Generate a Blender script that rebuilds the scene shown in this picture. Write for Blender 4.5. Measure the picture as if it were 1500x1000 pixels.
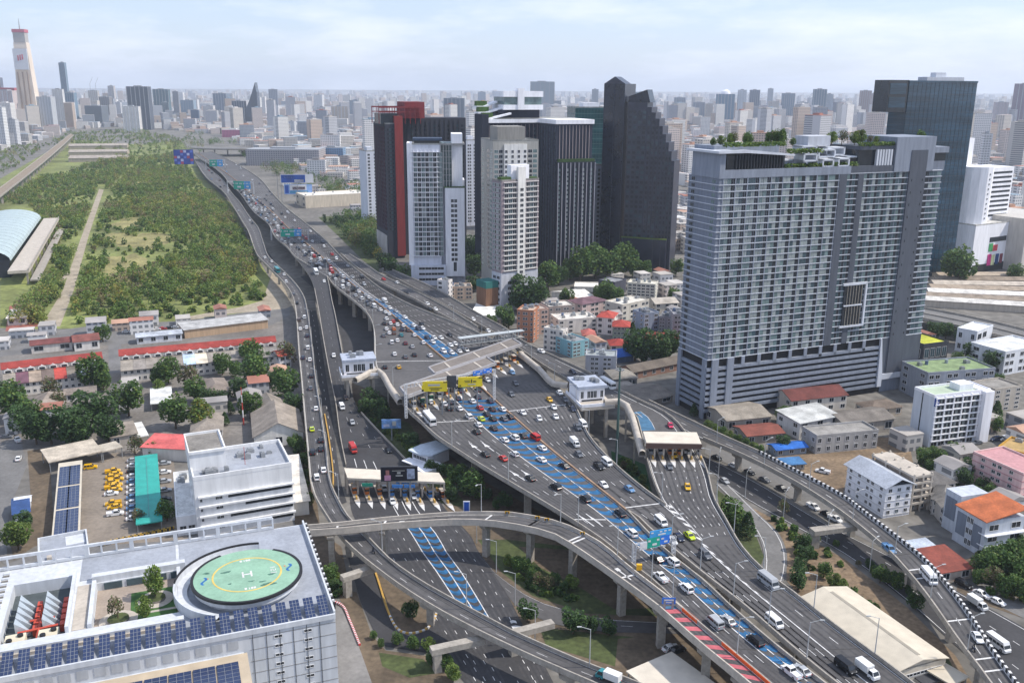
import bpy, math, random
import numpy as np
from mathutils import Vector, Matrix
for o in list(bpy.data.objects): bpy.data.objects.remove(o)
SC = bpy.context.scene
COL = SC.collection
RND = random.Random(7)
# ------------------------------------------------------------------ camera
FPX, PITCH, ROLL, CAMZ = 1346.0, math.radians(15.4), math.radians(0.35), 132.0
cam = bpy.data.objects.new('camera', bpy.data.cameras.new('camera')); COL.objects.link(cam)
cam.data.sensor_width = 36; cam.data.lens = 36 * FPX / 1500
cam.data.clip_start = 1; cam.data.clip_end = 60000
cam.matrix_world = Matrix.Translation((0, 0, CAMZ)) @ Matrix.Rotation(math.pi/2 - PITCH, 4, 'X') @ Matrix.Rotation(ROLL, 4, 'Z')
SC.camera = cam
SC.render.resolution_x, SC.render.resolution_y = 1024, 682
# ------------------------------------------------------------------ sky, sun, exposure
SUN_AZ, SUN_EL = math.radians(88), math.radians(50)      # azimuth clockwise from the view direction (+Y)
world = bpy.data.worlds.new('World'); SC.world = world; world.use_nodes = True
nt = world.node_tree; nt.nodes.clear()
wo = nt.nodes.new('ShaderNodeOutputWorld'); wb = nt.nodes.new('ShaderNodeBackground')
sky = nt.nodes.new('ShaderNodeTexSky'); sky.sky_type = 'NISHITA'; sky.sun_disc = False
sky.sun_elevation = SUN_EL; sky.sun_rotation = SUN_AZ; sky.altitude = 0; sky.air_density = 1.0; sky.dust_density = 0.8; sky.ozone_density = 1.6
tc = nt.nodes.new('ShaderNodeTexCoord'); mp = nt.nodes.new('ShaderNodeMapping'); mp.inputs['Scale'].default_value = (1.6, 1.6, 7.0)
n1 = nt.nodes.new('ShaderNodeTexNoise'); n1.inputs['Scale'].default_value = 2.6; n1.inputs['Detail'].default_value = 7; n1.inputs['Roughness'].default_value = 0.6
rp = nt.nodes.new('ShaderNodeValToRGB'); rp.color_ramp.elements[0].position = 0.46; rp.color_ramp.elements[1].position = 0.70
rp.color_ramp.elements[0].color = (0.0, 0.0, 0.0, 1); rp.color_ramp.elements[1].color = (0.8, 0.8, 0.8, 1)
veil = nt.nodes.new('ShaderNodeMix'); veil.data_type = 'RGBA'; veil.inputs[0].default_value = 0.6; veil.inputs[7].default_value = (3.3, 3.95, 5.5, 1)
mx = nt.nodes.new('ShaderNodeMix'); mx.data_type = 'RGBA'; mx.inputs[7].default_value = (5.7, 5.95, 6.8, 1)
nt.links.new(tc.outputs['Generated'], mp.inputs[0]); nt.links.new(mp.outputs[0], n1.inputs['Vector']); nt.links.new(n1.outputs['Fac'], rp.inputs[0]); nt.links.new(sky.outputs[0], veil.inputs[6])
nt.links.new(rp.outputs[0], mx.inputs[0]); nt.links.new(veil.outputs[2], mx.inputs[6]); nt.links.new(mx.outputs[2], wb.inputs[0])
wb.inputs[1].default_value = 0.135; nt.links.new(wb.outputs[0], wo.inputs[0])
sl = bpy.data.lights.new('sun', 'SUN'); sl.energy = 3.3; sl.angle = math.radians(1.2); sl.color = (1.0, 0.94, 0.85)
sun = bpy.data.objects.new('sun', sl); COL.objects.link(sun)
sd = Vector((math.sin(SUN_AZ)*math.cos(SUN_EL), math.cos(SUN_AZ)*math.cos(SUN_EL), math.sin(SUN_EL)))
sun.rotation_euler = (-sd).to_track_quat('-Z', 'Y').to_euler(); sun.location = sd * 900
SC.view_settings.view_transform = 'Standard'; SC.view_settings.look = 'None'; SC.view_settings.exposure = 0.5; SC.view_settings.gamma = 1.0
SC.render.engine = 'CYCLES'
SC.cycles.max_bounces = 6; SC.cycles.volume_bounces = 1
HAZE_D = 6.8e-5
# ------------------------------------------------------------------ pixel <-> world
_cp, _sp, _cr, _sr = math.cos(PITCH), math.sin(PITCH), math.cos(ROLL), math.sin(ROLL)
def W(px, py, z=0.0):
    x = (px - 750)/FPX; y = -(py - 500)/FPX
    a = x*_cr - y*_sr; b = x*_sr + y*_cr
    r = (a, _cp + b*_sp, -_sp + b*_cp); t = (z - CAMZ)/r[2]
    return Vector((r[0]*t, r[1]*t, z))
def proj(p):
    dz = p[2] - CAMZ; d = p[1]*_cp - dz*_sp; u = p[1]*_sp + dz*_cp
    a = p[0]/d; b = u/d
    return (750 + (a*_cr + b*_sr)*FPX, 500 - (-a*_sr + b*_cr)*FPX)
def htop(p, ytop):
    lo, hi = p[2], 420.0
    for _ in range(40):
        m = (lo+hi)/2
        if proj((p[0], p[1], m))[1] > ytop: lo = m
        else: hi = m
    return lo
# ------------------------------------------------------------------ tags
def tag(o, label=None, cat=None, group=None, kind=None):
    if label: o['label'] = label
    if cat: o['category'] = cat
    if group: o['group'] = group
    if kind: o['kind'] = kind
    return o
def empty(name, loc=(0, 0, 0), rz=0.0, label=None, cat=None, group=None, kind=None):
    o = bpy.data.objects.new(name, None); COL.objects.link(o); o.location = loc; o.rotation_euler = (0, 0, rz)
    o.empty_display_size = 0.5
    return tag(o, label, cat, group, kind)
def link(name, me, parent=None, loc=None, rz=None):
    o = bpy.data.objects.new(name, me); COL.objects.link(o)
    if parent: o.parent = parent
    if loc is not None: o.location = loc
    if rz is not None: o.rotation_euler = (0, 0, rz)
    return o
ORD = ['', 'second', 'third', 'fourth', 'fifth', 'sixth', 'seventh', 'eighth', 'ninth', 'tenth', 'eleventh', 'twelfth']
def ordw(i): return ORD[i] if i < len(ORD) else '%d%s' % (i+1, {1: 'st', 2: 'nd', 3: 'rd'}.get((i+1) % 10 if (i+1) % 100 not in (11, 12, 13) else 0, 'th'))
REG = {}
def reg(o, base, mode='near'): REG.setdefault((base, mode), []).append(o)
def finish_labels():
    for (base, mode), L in REG.items():
        if len(L) == 1: L[0]['label'] = base; continue
        if mode == 'near':
            L.sort(key=lambda o: -proj(o.location)[1])
            for i, o in enumerate(L): o['label'] = base + ', ' + ((ordw(i)+' ') if i else '') + 'nearest the camera'
        else:
            L.sort(key=lambda o: proj(o.location)[0])
            for i, o in enumerate(L): o['label'] = base + ', ' + (('%s from the left' % ordw(i)) if i else 'leftmost')
# ------------------------------------------------------------------ materials
def lin(h):
    h = h.lstrip('#'); v = [int(h[i:i+2], 16)/255 for i in (0, 2, 4)]
    return tuple((c/12.92 if c <= 0.04045 else ((c+0.055)/1.055)**2.4) for c in v) + (1,)
MATS = {}
def mat(name, col, rough=0.8, amt=0.18, scale=0.35, amt2=0.0, scale2=0.03, metal=0.0, spec=0.4, alpha=1.0, bump=0.0, stretch=None, attr=False):
    if name in MATS: return MATS[name]
    m = bpy.data.materials.new(name); m.use_nodes = True; t = m.node_tree; b = t.nodes['Principled BSDF']
    c = lin(col) if isinstance(col, str) else (tuple(col) + (1,))[:4]
    b.inputs['Base Color'].default_value = c; b.inputs['Roughness'].default_value = rough; b.inputs['Metallic'].default_value = metal
    b.inputs['Specular IOR Level'].default_value = spec
    m.diffuse_color = c
    src = None
    if attr:
        a = t.nodes.new('ShaderNodeAttribute'); a.attribute_name = 'Col'; src = a.outputs['Color']
    if amt > 0:
        g = t.nodes.new('ShaderNodeNewGeometry'); vec = g.outputs['Position']
        if stretch:
            mpn = t.nodes.new('ShaderNodeMapping'); mpn.inputs['Scale'].default_value = stretch; t.links.new(vec, mpn.inputs[0]); vec = mpn.outputs[0]
        val = None
        for sc_, am, det in ((scale, amt, 4.0), (scale2, amt2, 3.0)):
            if am <= 0: continue
            n = t.nodes.new('ShaderNodeTexNoise'); n.inputs['Scale'].default_value = sc_; n.inputs['Detail'].default_value = det; t.links.new(vec, n.inputs['Vector'])
            r = t.nodes.new('ShaderNodeMapRange'); r.inputs['From Min'].default_value = 0.3; r.inputs['From Max'].default_value = 0.7
            r.inputs['To Min'].default_value = 1-am; r.inputs['To Max'].default_value = 1+am; t.links.new(n.outputs['Fac'], r.inputs[0])
            if bump and val is None:
                bm = t.nodes.new('ShaderNodeBump'); bm.inputs['Strength'].default_value = bump; t.links.new(n.outputs['Fac'], bm.inputs['Height']); t.links.new(bm.outputs[0], b.inputs['Normal'])
            if val is None: val = r.outputs[0]
            else:
                mu = t.nodes.new('ShaderNodeMath'); mu.operation = 'MULTIPLY'; t.links.new(val, mu.inputs[0]); t.links.new(r.outputs[0], mu.inputs[1]); val = mu.outputs[0]
        vm = t.nodes.new('ShaderNodeVectorMath'); vm.operation = 'SCALE'
        if src: t.links.new(src, vm.inputs[0])
        else: vm.inputs[0].default_value = c[:3]
        t.links.new(val, vm.inputs['Scale']); t.links.new(vm.outputs[0], b.inputs['Base Color'])
    elif src: t.links.new(src, b.inputs['Base Color'])
    MATS[name] = m
    return m
def paint(h): return mat('paint_'+h.strip('#'), h, 0.3, 0.05, 1.5, spec=0.5)
def wallm(h, amt=0.10): return mat('wall_'+h.strip('#'), h, 0.85, amt+.03, 0.8, 0.07, 0.15, stretch=(1, 1, .13))
def roofm(h, amt=0.2): return mat('roof_'+h.strip('#'), h, 0.8, amt+.1, 0.22, 0.16, 1.6)
ASPH = mat('asphalt', (0.088, 0.084, 0.084), 0.85, 0.22, 0.05, 0.14, 0.6, bump=0.05)
WORN = mat('asphalt_tracked', (0.056, 0.054, 0.056), 0.8, 0.35, 0.3, 0.15, 1.5)
JOINT = mat('joint_strip', (0.05, 0.047, 0.045), 0.9, 0.2, 1)
ASPHD = mat('asphalt_dark', (0.046, 0.045, 0.048), 0.85, 0.18, 0.12, 0.12, 1.1)
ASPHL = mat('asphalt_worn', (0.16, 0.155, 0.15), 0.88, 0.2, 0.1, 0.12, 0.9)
CONC = mat('concrete', (0.33, 0.30, 0.26), 0.85, 0.16, 0.25, 0.16, 1.3)
CONCD = mat('concrete_stained', (0.20, 0.185, 0.165), 0.9, 0.25, 0.2, 0.18, 1.2)
CONCL = mat('concrete_pale', (0.46, 0.41, 0.35), 0.85, 0.14, 0.3, 0.1, 1.3)
WHITE = mat('white_marking', (0.62, 0.61, 0.60), 0.7, 0.22, 1.2)
YELLOWL = mat('yellow_marking', (0.50, 0.30, 0.07), 0.7, 0.2, 0.8)
BLUEL = mat('blue_lane', (0.016, 0.105, 0.235), 0.75, 0.35, 0.5, 0.15, 2.5)
BLUEP = mat('blue_pavement', (0.05, 0.14, 0.24), 0.75, 0.25, 0.5)
REDL = mat('red_lane', (0.46, 0.11, 0.13), 0.75, 0.2, 0.6)
ORANGE = mat('orange_barrier', (0.75, 0.13, 0.03), 0.6, 0.12, 0.6)
BLACK = mat('black_paint', (0.015, 0.015, 0.017), 0.6, 0.1, 1)
GLASSD = mat('glass_dark', (0.018, 0.024, 0.032), 0.12, 0.25, 0.3, spec=0.6)
GLASSB = mat('glass_blue', (0.05, 0.085, 0.10), 0.12, 0.25, 0.25, spec=0.6)
GLASST = mat('glass_teal', (0.14, 0.20, 0.20), 0.2, 0.3, 0.3, spec=0.5)
GLASSL = mat('glass_curtained', (0.27, 0.305, 0.30), 0.35, 0.25, 0.4, spec=0.5)
OPEN = mat('deep_opening', (0.02, 0.02, 0.022), 0.9, 0.1, 1)
FRAME = mat('frame_white', (0.62, 0.62, 0.62), 0.6, 0.06, 1)
FRAMED = mat('frame_dark', (0.06, 0.062, 0.07), 0.5, 0.06, 1)
STEEL = mat('steel_grey', (0.30, 0.31, 0.32), 0.5, 0.1, 1, metal=0.3)
TYRE = mat('tyre', (0.02, 0.02, 0.02), 0.9, 0.0)
LAMPG = mat('headlamp_glass', (0.75, 0.75, 0.72), 0.2, 0.0)
LAMPR = mat('tail_lamp', (0.45, 0.02, 0.02), 0.3, 0.0)
BARK = mat('bark', (0.10, 0.075, 0.05), 0.95, 0.2, 2)
def leafm(name, c):
    if name in MATS: return MATS[name]
    m = mat(name, c, 0.6, 0.30, 0.9, 0.25, 0.12, spec=0.25)
    b = m.node_tree.nodes['Principled BSDF']
    tr = m.node_tree.nodes.new('ShaderNodeBsdfTranslucent'); tr.inputs[0].default_value = tuple(min(1, v*1.5) for v in c) + (1,)
    ms = m.node_tree.nodes.new('ShaderNodeMixShader'); ms.inputs[0].default_value = 0.25
    o = m.node_tree.nodes['Material Output']; m.node_tree.links.new(b.outputs[0], ms.inputs[1]); m.node_tree.links.new(tr.outputs[0], ms.inputs[2]); m.node_tree.links.new(ms.outputs[0], o.inputs[0])
    return m
LEAF = [leafm('leaf_green', (0.072, 0.135, 0.032)), leafm('leaf_dark', (0.044, 0.086, 0.027)), leafm('leaf_light', (0.14, 0.195, 0.042)), leafm('leaf_brown', (0.125, 0.105, 0.055)), leafm('leaf_yellow', (0.19, 0.17, 0.03))]
SCRUB = [leafm('scrub_green', (0.115, 0.180, 0.036)), leafm('scrub_dark', (0.062, 0.112, 0.028)), leafm('scrub_light', (0.195, 0.235, 0.05)), leafm('scrub_brown', (0.18, 0.145, 0.075)), leafm('scrub_yellow', (0.27, 0.24, 0.055))]
GRASS = mat('grass_ground', (0.062, 0.078, 0.026), 0.95, 0.4, 0.12, 0.3, 0.7)
DIRT = mat('dirt_ground', (0.19, 0.135, 0.085), 0.95, 0.3, 0.1, 0.25, 0.8)
SOIL = mat('dry_soil', (0.12, 0.09, 0.06), 0.95, 0.35, 0.1, 0.25, 0.7)
SANDY = mat('pale_track', (0.33, 0.28, 0.21), 0.95, 0.2, 0.1, 0.2, 0.6)
SOLAR = mat('solar_cell', (0.02, 0.035, 0.09), 0.18, 0.15, 0.5, spec=0.6)
# ------------------------------------------------------------------ mesh builder
class MB:
    def __init__(s): s.v = []; s.f = []; s.m = []
    def add(s, vs, fs, m=0):
        k = len(s.v); s.v.extend(tuple(p) for p in vs); s.f.extend(tuple(i+k for i in f) for f in fs); s.m.extend([m]*len(fs)); return s
    def quad(s, a, b, c, d, m=0): return s.add((a, b, c, d), ((0, 1, 2, 3),), m)
    def box(s, x, y, z, sx, sy, sz, rot=0.0, m=0, bottom=True):      # centre x,y; base z
        c, n = math.cos(rot), math.sin(rot); P = []
        for zz in (z, z+sz):
            for ux, uy in ((-.5, -.5), (.5, -.5), (.5, .5), (-.5, .5)):
                a, b = ux*sx, uy*sy; P.append((x+a*c-b*n, y+a*n+b*c, zz))
        F = [(4, 5, 6, 7), (0, 1, 5, 4), (1, 2, 6, 5), (2, 3, 7, 6), (3, 0, 4, 7)]
        if bottom: F.append((3, 2, 1, 0))
        return s.add(P, F, m)
    def cuboid(s, x0, x1, y0, y1, z0, z1, m=0): return s.box((x0+x1)/2, (y0+y1)/2, z0, abs(x1-x0), abs(y1-y0), z1-z0, 0, m)
    def prism(s, pts, z0, z1, m=0, mt=None):
        a = sum(pts[i][0]*pts[(i+1) % len(pts)][1]-pts[(i+1) % len(pts)][0]*pts[i][1] for i in range(len(pts)))
        if a < 0: pts = pts[::-1]
        n = len(pts); P = [(p[0], p[1], z0) for p in pts] + [(p[0], p[1], z1) for p in pts]
        s.add(P, [(i, (i+1) % n, n+(i+1) % n, n+i) for i in range(n)] + [tuple(range(n-1, -1, -1))], m)
        return s.add([(p[0], p[1], z1) for p in pts], [tuple(range(n))], m if mt is None else mt)
    def tube(s, p, q, r0, r1=None, n=6, m=0, cap=True):
        p, q = Vector(p), Vector(q); r1 = r0 if r1 is None else r1; d = (q-p).normalized()
        a = d.orthogonal().normalized(); b = d.cross(a); P = []
        for c, r in ((p, r0), (q, r1)):
            for i in range(n):
                t = 2*math.pi*i/n; P.append(c + a*(r*math.cos(t)) + b*(r*math.sin(t)))
        F = [(i, (i+1) % n, n+(i+1) % n, n+i) for i in range(n)]
        if cap: F += [tuple(range(n-1, -1, -1)), tuple(range(n, 2*n))]
        return s.add(P, F, m)
    def loft(s, secs, m=0):                                        # secs: (x, half width low, half width high, z low, z high)
        P = []
        for x, wl, wh, zl, zh in secs: P += [(x, -wl, zl), (x, wl, zl), (x, wh, zh), (x, -wh, zh)]
        n = len(secs); F = []
        for i in range(n-1):
            k = 4*i
            for j in range(4): F.append((k+j, k+4+j, k+4+(j+1) % 4, k+(j+1) % 4))
        F += [(0, 1, 2, 3), (4*n-1, 4*n-2, 4*n-3, 4*n-4)]
        return s.add(P, F, m)
    def mesh(s, name, mats):
        me = bpy.data.meshes.new(name); me.from_pydata(s.v, [], s.f)
        for m in (mats if isinstance(mats, (list, tuple)) else [mats]): me.materials.append(m)
        if any(s.m): me.polygons.foreach_set('material_index', s.m)
        me.update(); return me
    def build(s, name, mats, parent=None, label=None, cat=None, group=None, kind=None):
        return tag(link(name, s.mesh(name, mats), parent), label, cat, group, kind)
def quads_mesh(name, V, mats, mi=None, cols=None):                  # V: (n,4,3) numpy
    n = len(V); me = bpy.data.meshes.new(name)
    me.vertices.add(n*4); me.vertices.foreach_set('co', V.astype(np.float32).ravel())
    me.loops.add(n*4); me.loops.foreach_set('vertex_index', np.arange(n*4, dtype=np.int32))
    me.polygons.add(n); me.polygons.foreach_set('loop_start', np.arange(0, n*4, 4, dtype=np.int32)); me.polygons.foreach_set('loop_total', np.full(n, 4, dtype=np.int32))
    for m in mats: me.materials.append(m)
    if mi is not None: me.polygons.foreach_set('material_index', mi.astype(np.int32))
    me.update(calc_edges=True)
    if cols is not None:
        at = me.attributes.new('Col', 'FLOAT_COLOR', 'FACE'); c4 = np.ones((n, 4), np.float32); c4[:, :3] = cols; at.data.foreach_set('color', c4.ravel())
    return me
def patch(name, px, m, z, label=None, kind='structure', cat=None):
    b = MB(); P = [W(x, y, z) for x, y in px]
    a = sum(P[i][0]*P[(i+1) % len(P)][1]-P[(i+1) % len(P)][0]*P[i][1] for i in range(len(P)))
    if a < 0: P = P[::-1]
    b.add(P, [tuple(range(len(P)))]); return b.build(name, m, None, label, cat, None, kind)
def inpoly(x, y, poly):
    c = False; n = len(poly); j = n-1
    for i in range(n):
        xi, yi = poly[i]; xj, yj = poly[j]
        if (yi > y) != (yj > y) and x < (xj-xi)*(y-yi)/(yj-yi)+xi: c = not c
        j = i
    return c
# ================================================================== ground
g = MB(); S = 45000.0; g.add([(-S, -3000, 0), (S, -3000, 0), (S, 48000, 0), (-S, 48000, 0)], [(0, 1, 2, 3)])
g.build('ground', mat('city_ground', (0.15, 0.14, 0.125), 0.95, 0.3, 0.02, 0.3, 0.2), kind='structure', label='grey brown built-up ground of the city')
patch('grass_field', [(0, 480), (0, 262), (100, 205), (205, 212), (265, 205), (300, 262), (340, 300), (372, 370), (415, 440), (412, 458), (270, 478), (60, 482)], mat('field_ground', (0.165, 0.185, 0.055), 0.95, 0.4, 0.02, 0.3, 0.25), 0.03, 'open overgrown field beside the expressway')
def blob(cx, cy, rx, ry, seed, n=40):
    r = random.Random(seed); ph = [r.uniform(0, 6.28) for _ in range(5)]; o = []
    for i in range(n):
        t = 2*math.pi*i/n; k = 1+.22*math.sin(2*t+ph[0])+.16*math.sin(3*t+ph[1])+.12*math.sin(5*t+ph[2])+.07*math.sin(9*t+ph[3]); o.append((cx+rx*k*math.cos(t), cy+ry*k*math.sin(t)))
    return o
CLEAR = [blob(208, 352, 42, 14, 3), blob(182, 386, 28, 14, 9), blob(186, 328, 22, 8, 5), blob(165, 408, 22, 9, 2), blob(250, 300, 16, 4, 7), blob(205, 270, 18, 4, 12), blob(300, 400, 16, 7, 21)]
DRYG = mat('dry_grass', (0.24, 0.215, 0.085), 0.95, 0.35, 0.06, 0.35, 0.5)
for k, (bl, z_) in enumerate(zip(CLEAR, (.06, .064, .068, .072, .06, .06, .06))): patch('dry_clearing', bl, DRYG, z_, ['dry yellow grass clearing right of the dirt track', 'lower dry clearing in the scrub', 'upper small dry clearing in the scrub', 'small dry clearing nearest the dirt track', 'thin dry gap high in the scrub', 'farthest dry gap in the scrub', 'small dry gap near the expressway'][k])
patch('dirt_track', [(60, 478), (92, 425), (118, 350), (145, 277), (152, 278), (130, 345), (108, 425), (88, 478)], SANDY, 0.07, 'pale dirt track crossing the overgrown field')
patch('path', [(75, 410), (60, 425), (62, 432), (100, 405), (103, 398)], SANDY, 0.065, 'short side path off the dirt track')
patch('side_street', [(0, 510), (0, 495), (150, 475), (268, 470), (400, 452), (425, 448), (425, 462), (390, 480), (270, 498), (160, 505), (0, 522)], ASPHL, 0.05, 'street along the lower edge of the overgrown field')
patch('dirt_verge', [(385, 440), (400, 395), (418, 425), (428, 448), (418, 452), (330, 460), (270, 470), (272, 464), (350, 450)], SANDY, 0.062, 'sandy verge beside the field corner')
patch('lane', [(158, 478), (178, 470), (176, 560), (200, 640), (178, 640), (160, 560)], ASPHL, 0.058, 'lane running between the two shophouse rows')
patch('housing_ground', [(0, 640), (0, 522), (440, 470), (445, 660), (250, 660), (0, 690)], mat('compound_ground', (0.17, 0.155, 0.14), 0.95, 0.25, 0.05, 0.2, 0.6), 0.035, 'grey yard ground of the housing compound')
patch('street', [(0, 820), (0, 650), (18, 640), (30, 645), (40, 680), (20, 730), (8, 780), (12, 830)], ASPHL, 0.06, 'pale concrete street at the left edge')
patch('verge', [(40, 660), (72, 655), (80, 790), (50, 800), (20, 820), (14, 790), (46, 740)], SOIL, 0.05, 'brown earth verge beside the carport')
patch('car_park', [(105, 672), (250, 652), (275, 790), (120, 800)], mat('car_park_paving', (0.22, 0.185, 0.15), 0.9, 0.2, 0.08, 0.15, 0.8), 0.07, 'tan paved car park behind the carport roofs')
patch('yard', [(75, 800), (275, 785), (440, 760), (470, 790), (440, 840), (0, 880), (0, 830)], ASPHL, 0.045, 'grey service yard behind the helipad building')
patch('grass_verge', [(430, 640), (452, 640), (470, 780), (500, 800), (510, 850), (470, 900), (430, 760)], SOIL, 0.05, 'planted strip beside the viaduct')
patch('traffic_island', [(515, 560), (600, 595), (640, 650), (700, 700), (830, 770), (880, 830), (1000, 900), (1130, 1010), (900, 1010), (740, 940), (660, 770), (640, 700), (600, 680), (560, 640), (520, 600)], SOIL, 0.05, 'earth ground under the expressway decks')
patch('lawn', [(700, 790), (745, 790), (830, 800), (890, 850), (960, 890), (965, 902), (860, 898), (780, 872), (735, 838)], GRASS, 0.075, 'rough grass inside the loop road')
patch('bare_soil', [(760, 800), (840, 805), (900, 850), (955, 890), (900, 892), (850, 860), (790, 830)], SOIL, 0.09, 'bare brown soil under the curved ramp')
patch('grass', [(790, 918), (900, 930), (960, 935), (1000, 980), (960, 1005), (900, 975), (800, 945)], GRASS, 0.075, 'short grass beside the lower viaduct')
patch('dirt_yard', [(905, 935), (1010, 925), (1080, 1010), (930, 1010), (900, 985)], SOIL, 0.085, 'dirt parking yard under the ramp')
patch('embankment', [(515, 590), (600, 620), (640, 690), (690, 745), (640, 735), (600, 680), (560, 640)], GRASS, 0.075, 'weedy embankment between toll road and expressway')
patch('grass_strip', [(1050, 716), (1075, 735), (1108, 785), (1119, 815), (1112, 834), (1080, 800), (1055, 750)], GRASS, 0.075, 'grass wedge inside the small loop ramp')
patch('verge_strip', [(1086, 735), (1150, 768), (1240, 820), (1328, 888), (1400, 960), (1430, 1010), (1300, 1010), (1170, 870), (1152, 850), (1153, 812), (1140, 780)], DIRT, 0.05, 'brown earth verge beside the warehouse')
patch('grass_bank', [(1240, 862), (1300, 905), (1390, 965), (1400, 985), (1385, 990), (1300, 930), (1235, 880)], GRASS, 0.07, 'green grass bank along the warehouse wall')
patch('dark_green_grass', [(895, 660), (945, 680), (955, 720), (940, 730), (900, 700)], mat('dark_grass', (0.02, 0.075, 0.025), 0.95, 0.3, 0.2), 0.08, 'dark green grass below the ramp toll gates')  # flat patch in a darker green than the other grass
patch('construction_yard', [(1110, 690), (1180, 640), (1330, 640), (1340, 690), (1240, 700), (1225, 760), (1180, 740)], DIRT, 0.06, 'dusty yard behind the flyover')
patch('scrub_ground', [(1400, 870), (1410, 820), (1500, 790), (1500, 905)], SOIL, 0.05, 'scrubby slope at the right edge')
patch('wood_floor', [(466, 318), (545, 312), (556, 400), (530, 380), (495, 345)], GRASS, 0.05, 'green ground below the trees left of the towers')
patch('dirt_plot', [(494, 868), (522, 866), (545, 930), (565, 952), (640, 962), (690, 1040), (550, 1040), (520, 930)], SOIL, .055, 'brown earth plot below the turning road')
patch('grass_plot', [(555, 955), (620, 965), (640, 985), (600, 992), (560, 975)], GRASS, .07, 'thin grass on the earth plot')
# ================================================================== roads
def catmull(P, n):
    P = [Vector(p) for p in P]
    Q = [2*P[0]-P[1]] + P + [2*P[-1]-P[-2]]; out = []
    for i in range(1, len(Q)-2):
        d0 = max((Q[i]-Q[i-1]).length, .1)**.5; d1 = max((Q[i+1]-Q[i]).length, .1)**.5; d2 = max((Q[i+2]-Q[i+1]).length, .1)**.5
        m1 = ((Q[i]-Q[i-1])/d0 - (Q[i+1]-Q[i-1])/(d0+d1) + (Q[i+1]-Q[i])/d1)*d1
        m2 = ((Q[i+1]-Q[i])/d1 - (Q[i+2]-Q[i])/(d1+d2) + (Q[i+2]-Q[i+1])/d2)*d1
        for k in range(12):
            t = k/12; t2 = t*t; t3 = t2*t
            out.append(Q[i]*(2*t3-3*t2+1) + m1*(t3-2*t2+t) + Q[i+1]*(-2*t3+3*t2) + m2*(t3-t2))
    out.append(P[-1])
    L = [0.0]
    for a, b in zip(out, out[1:]): L.append(L[-1]+(b-a).length)
    if n is None: n = max(3, int(L[-1]/6)+1)
    A = np.array([tuple(p) for p in out]); L = np.array(L); s = np.linspace(0, L[-1], n)
    return np.stack([np.interp(s, L, A[:, k]) for k in range(3)], 1)
def pts3(L, z): return [W(p[0], p[1], p[2] if len(p) > 2 else z) for p in L]
ROADS = {}
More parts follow.
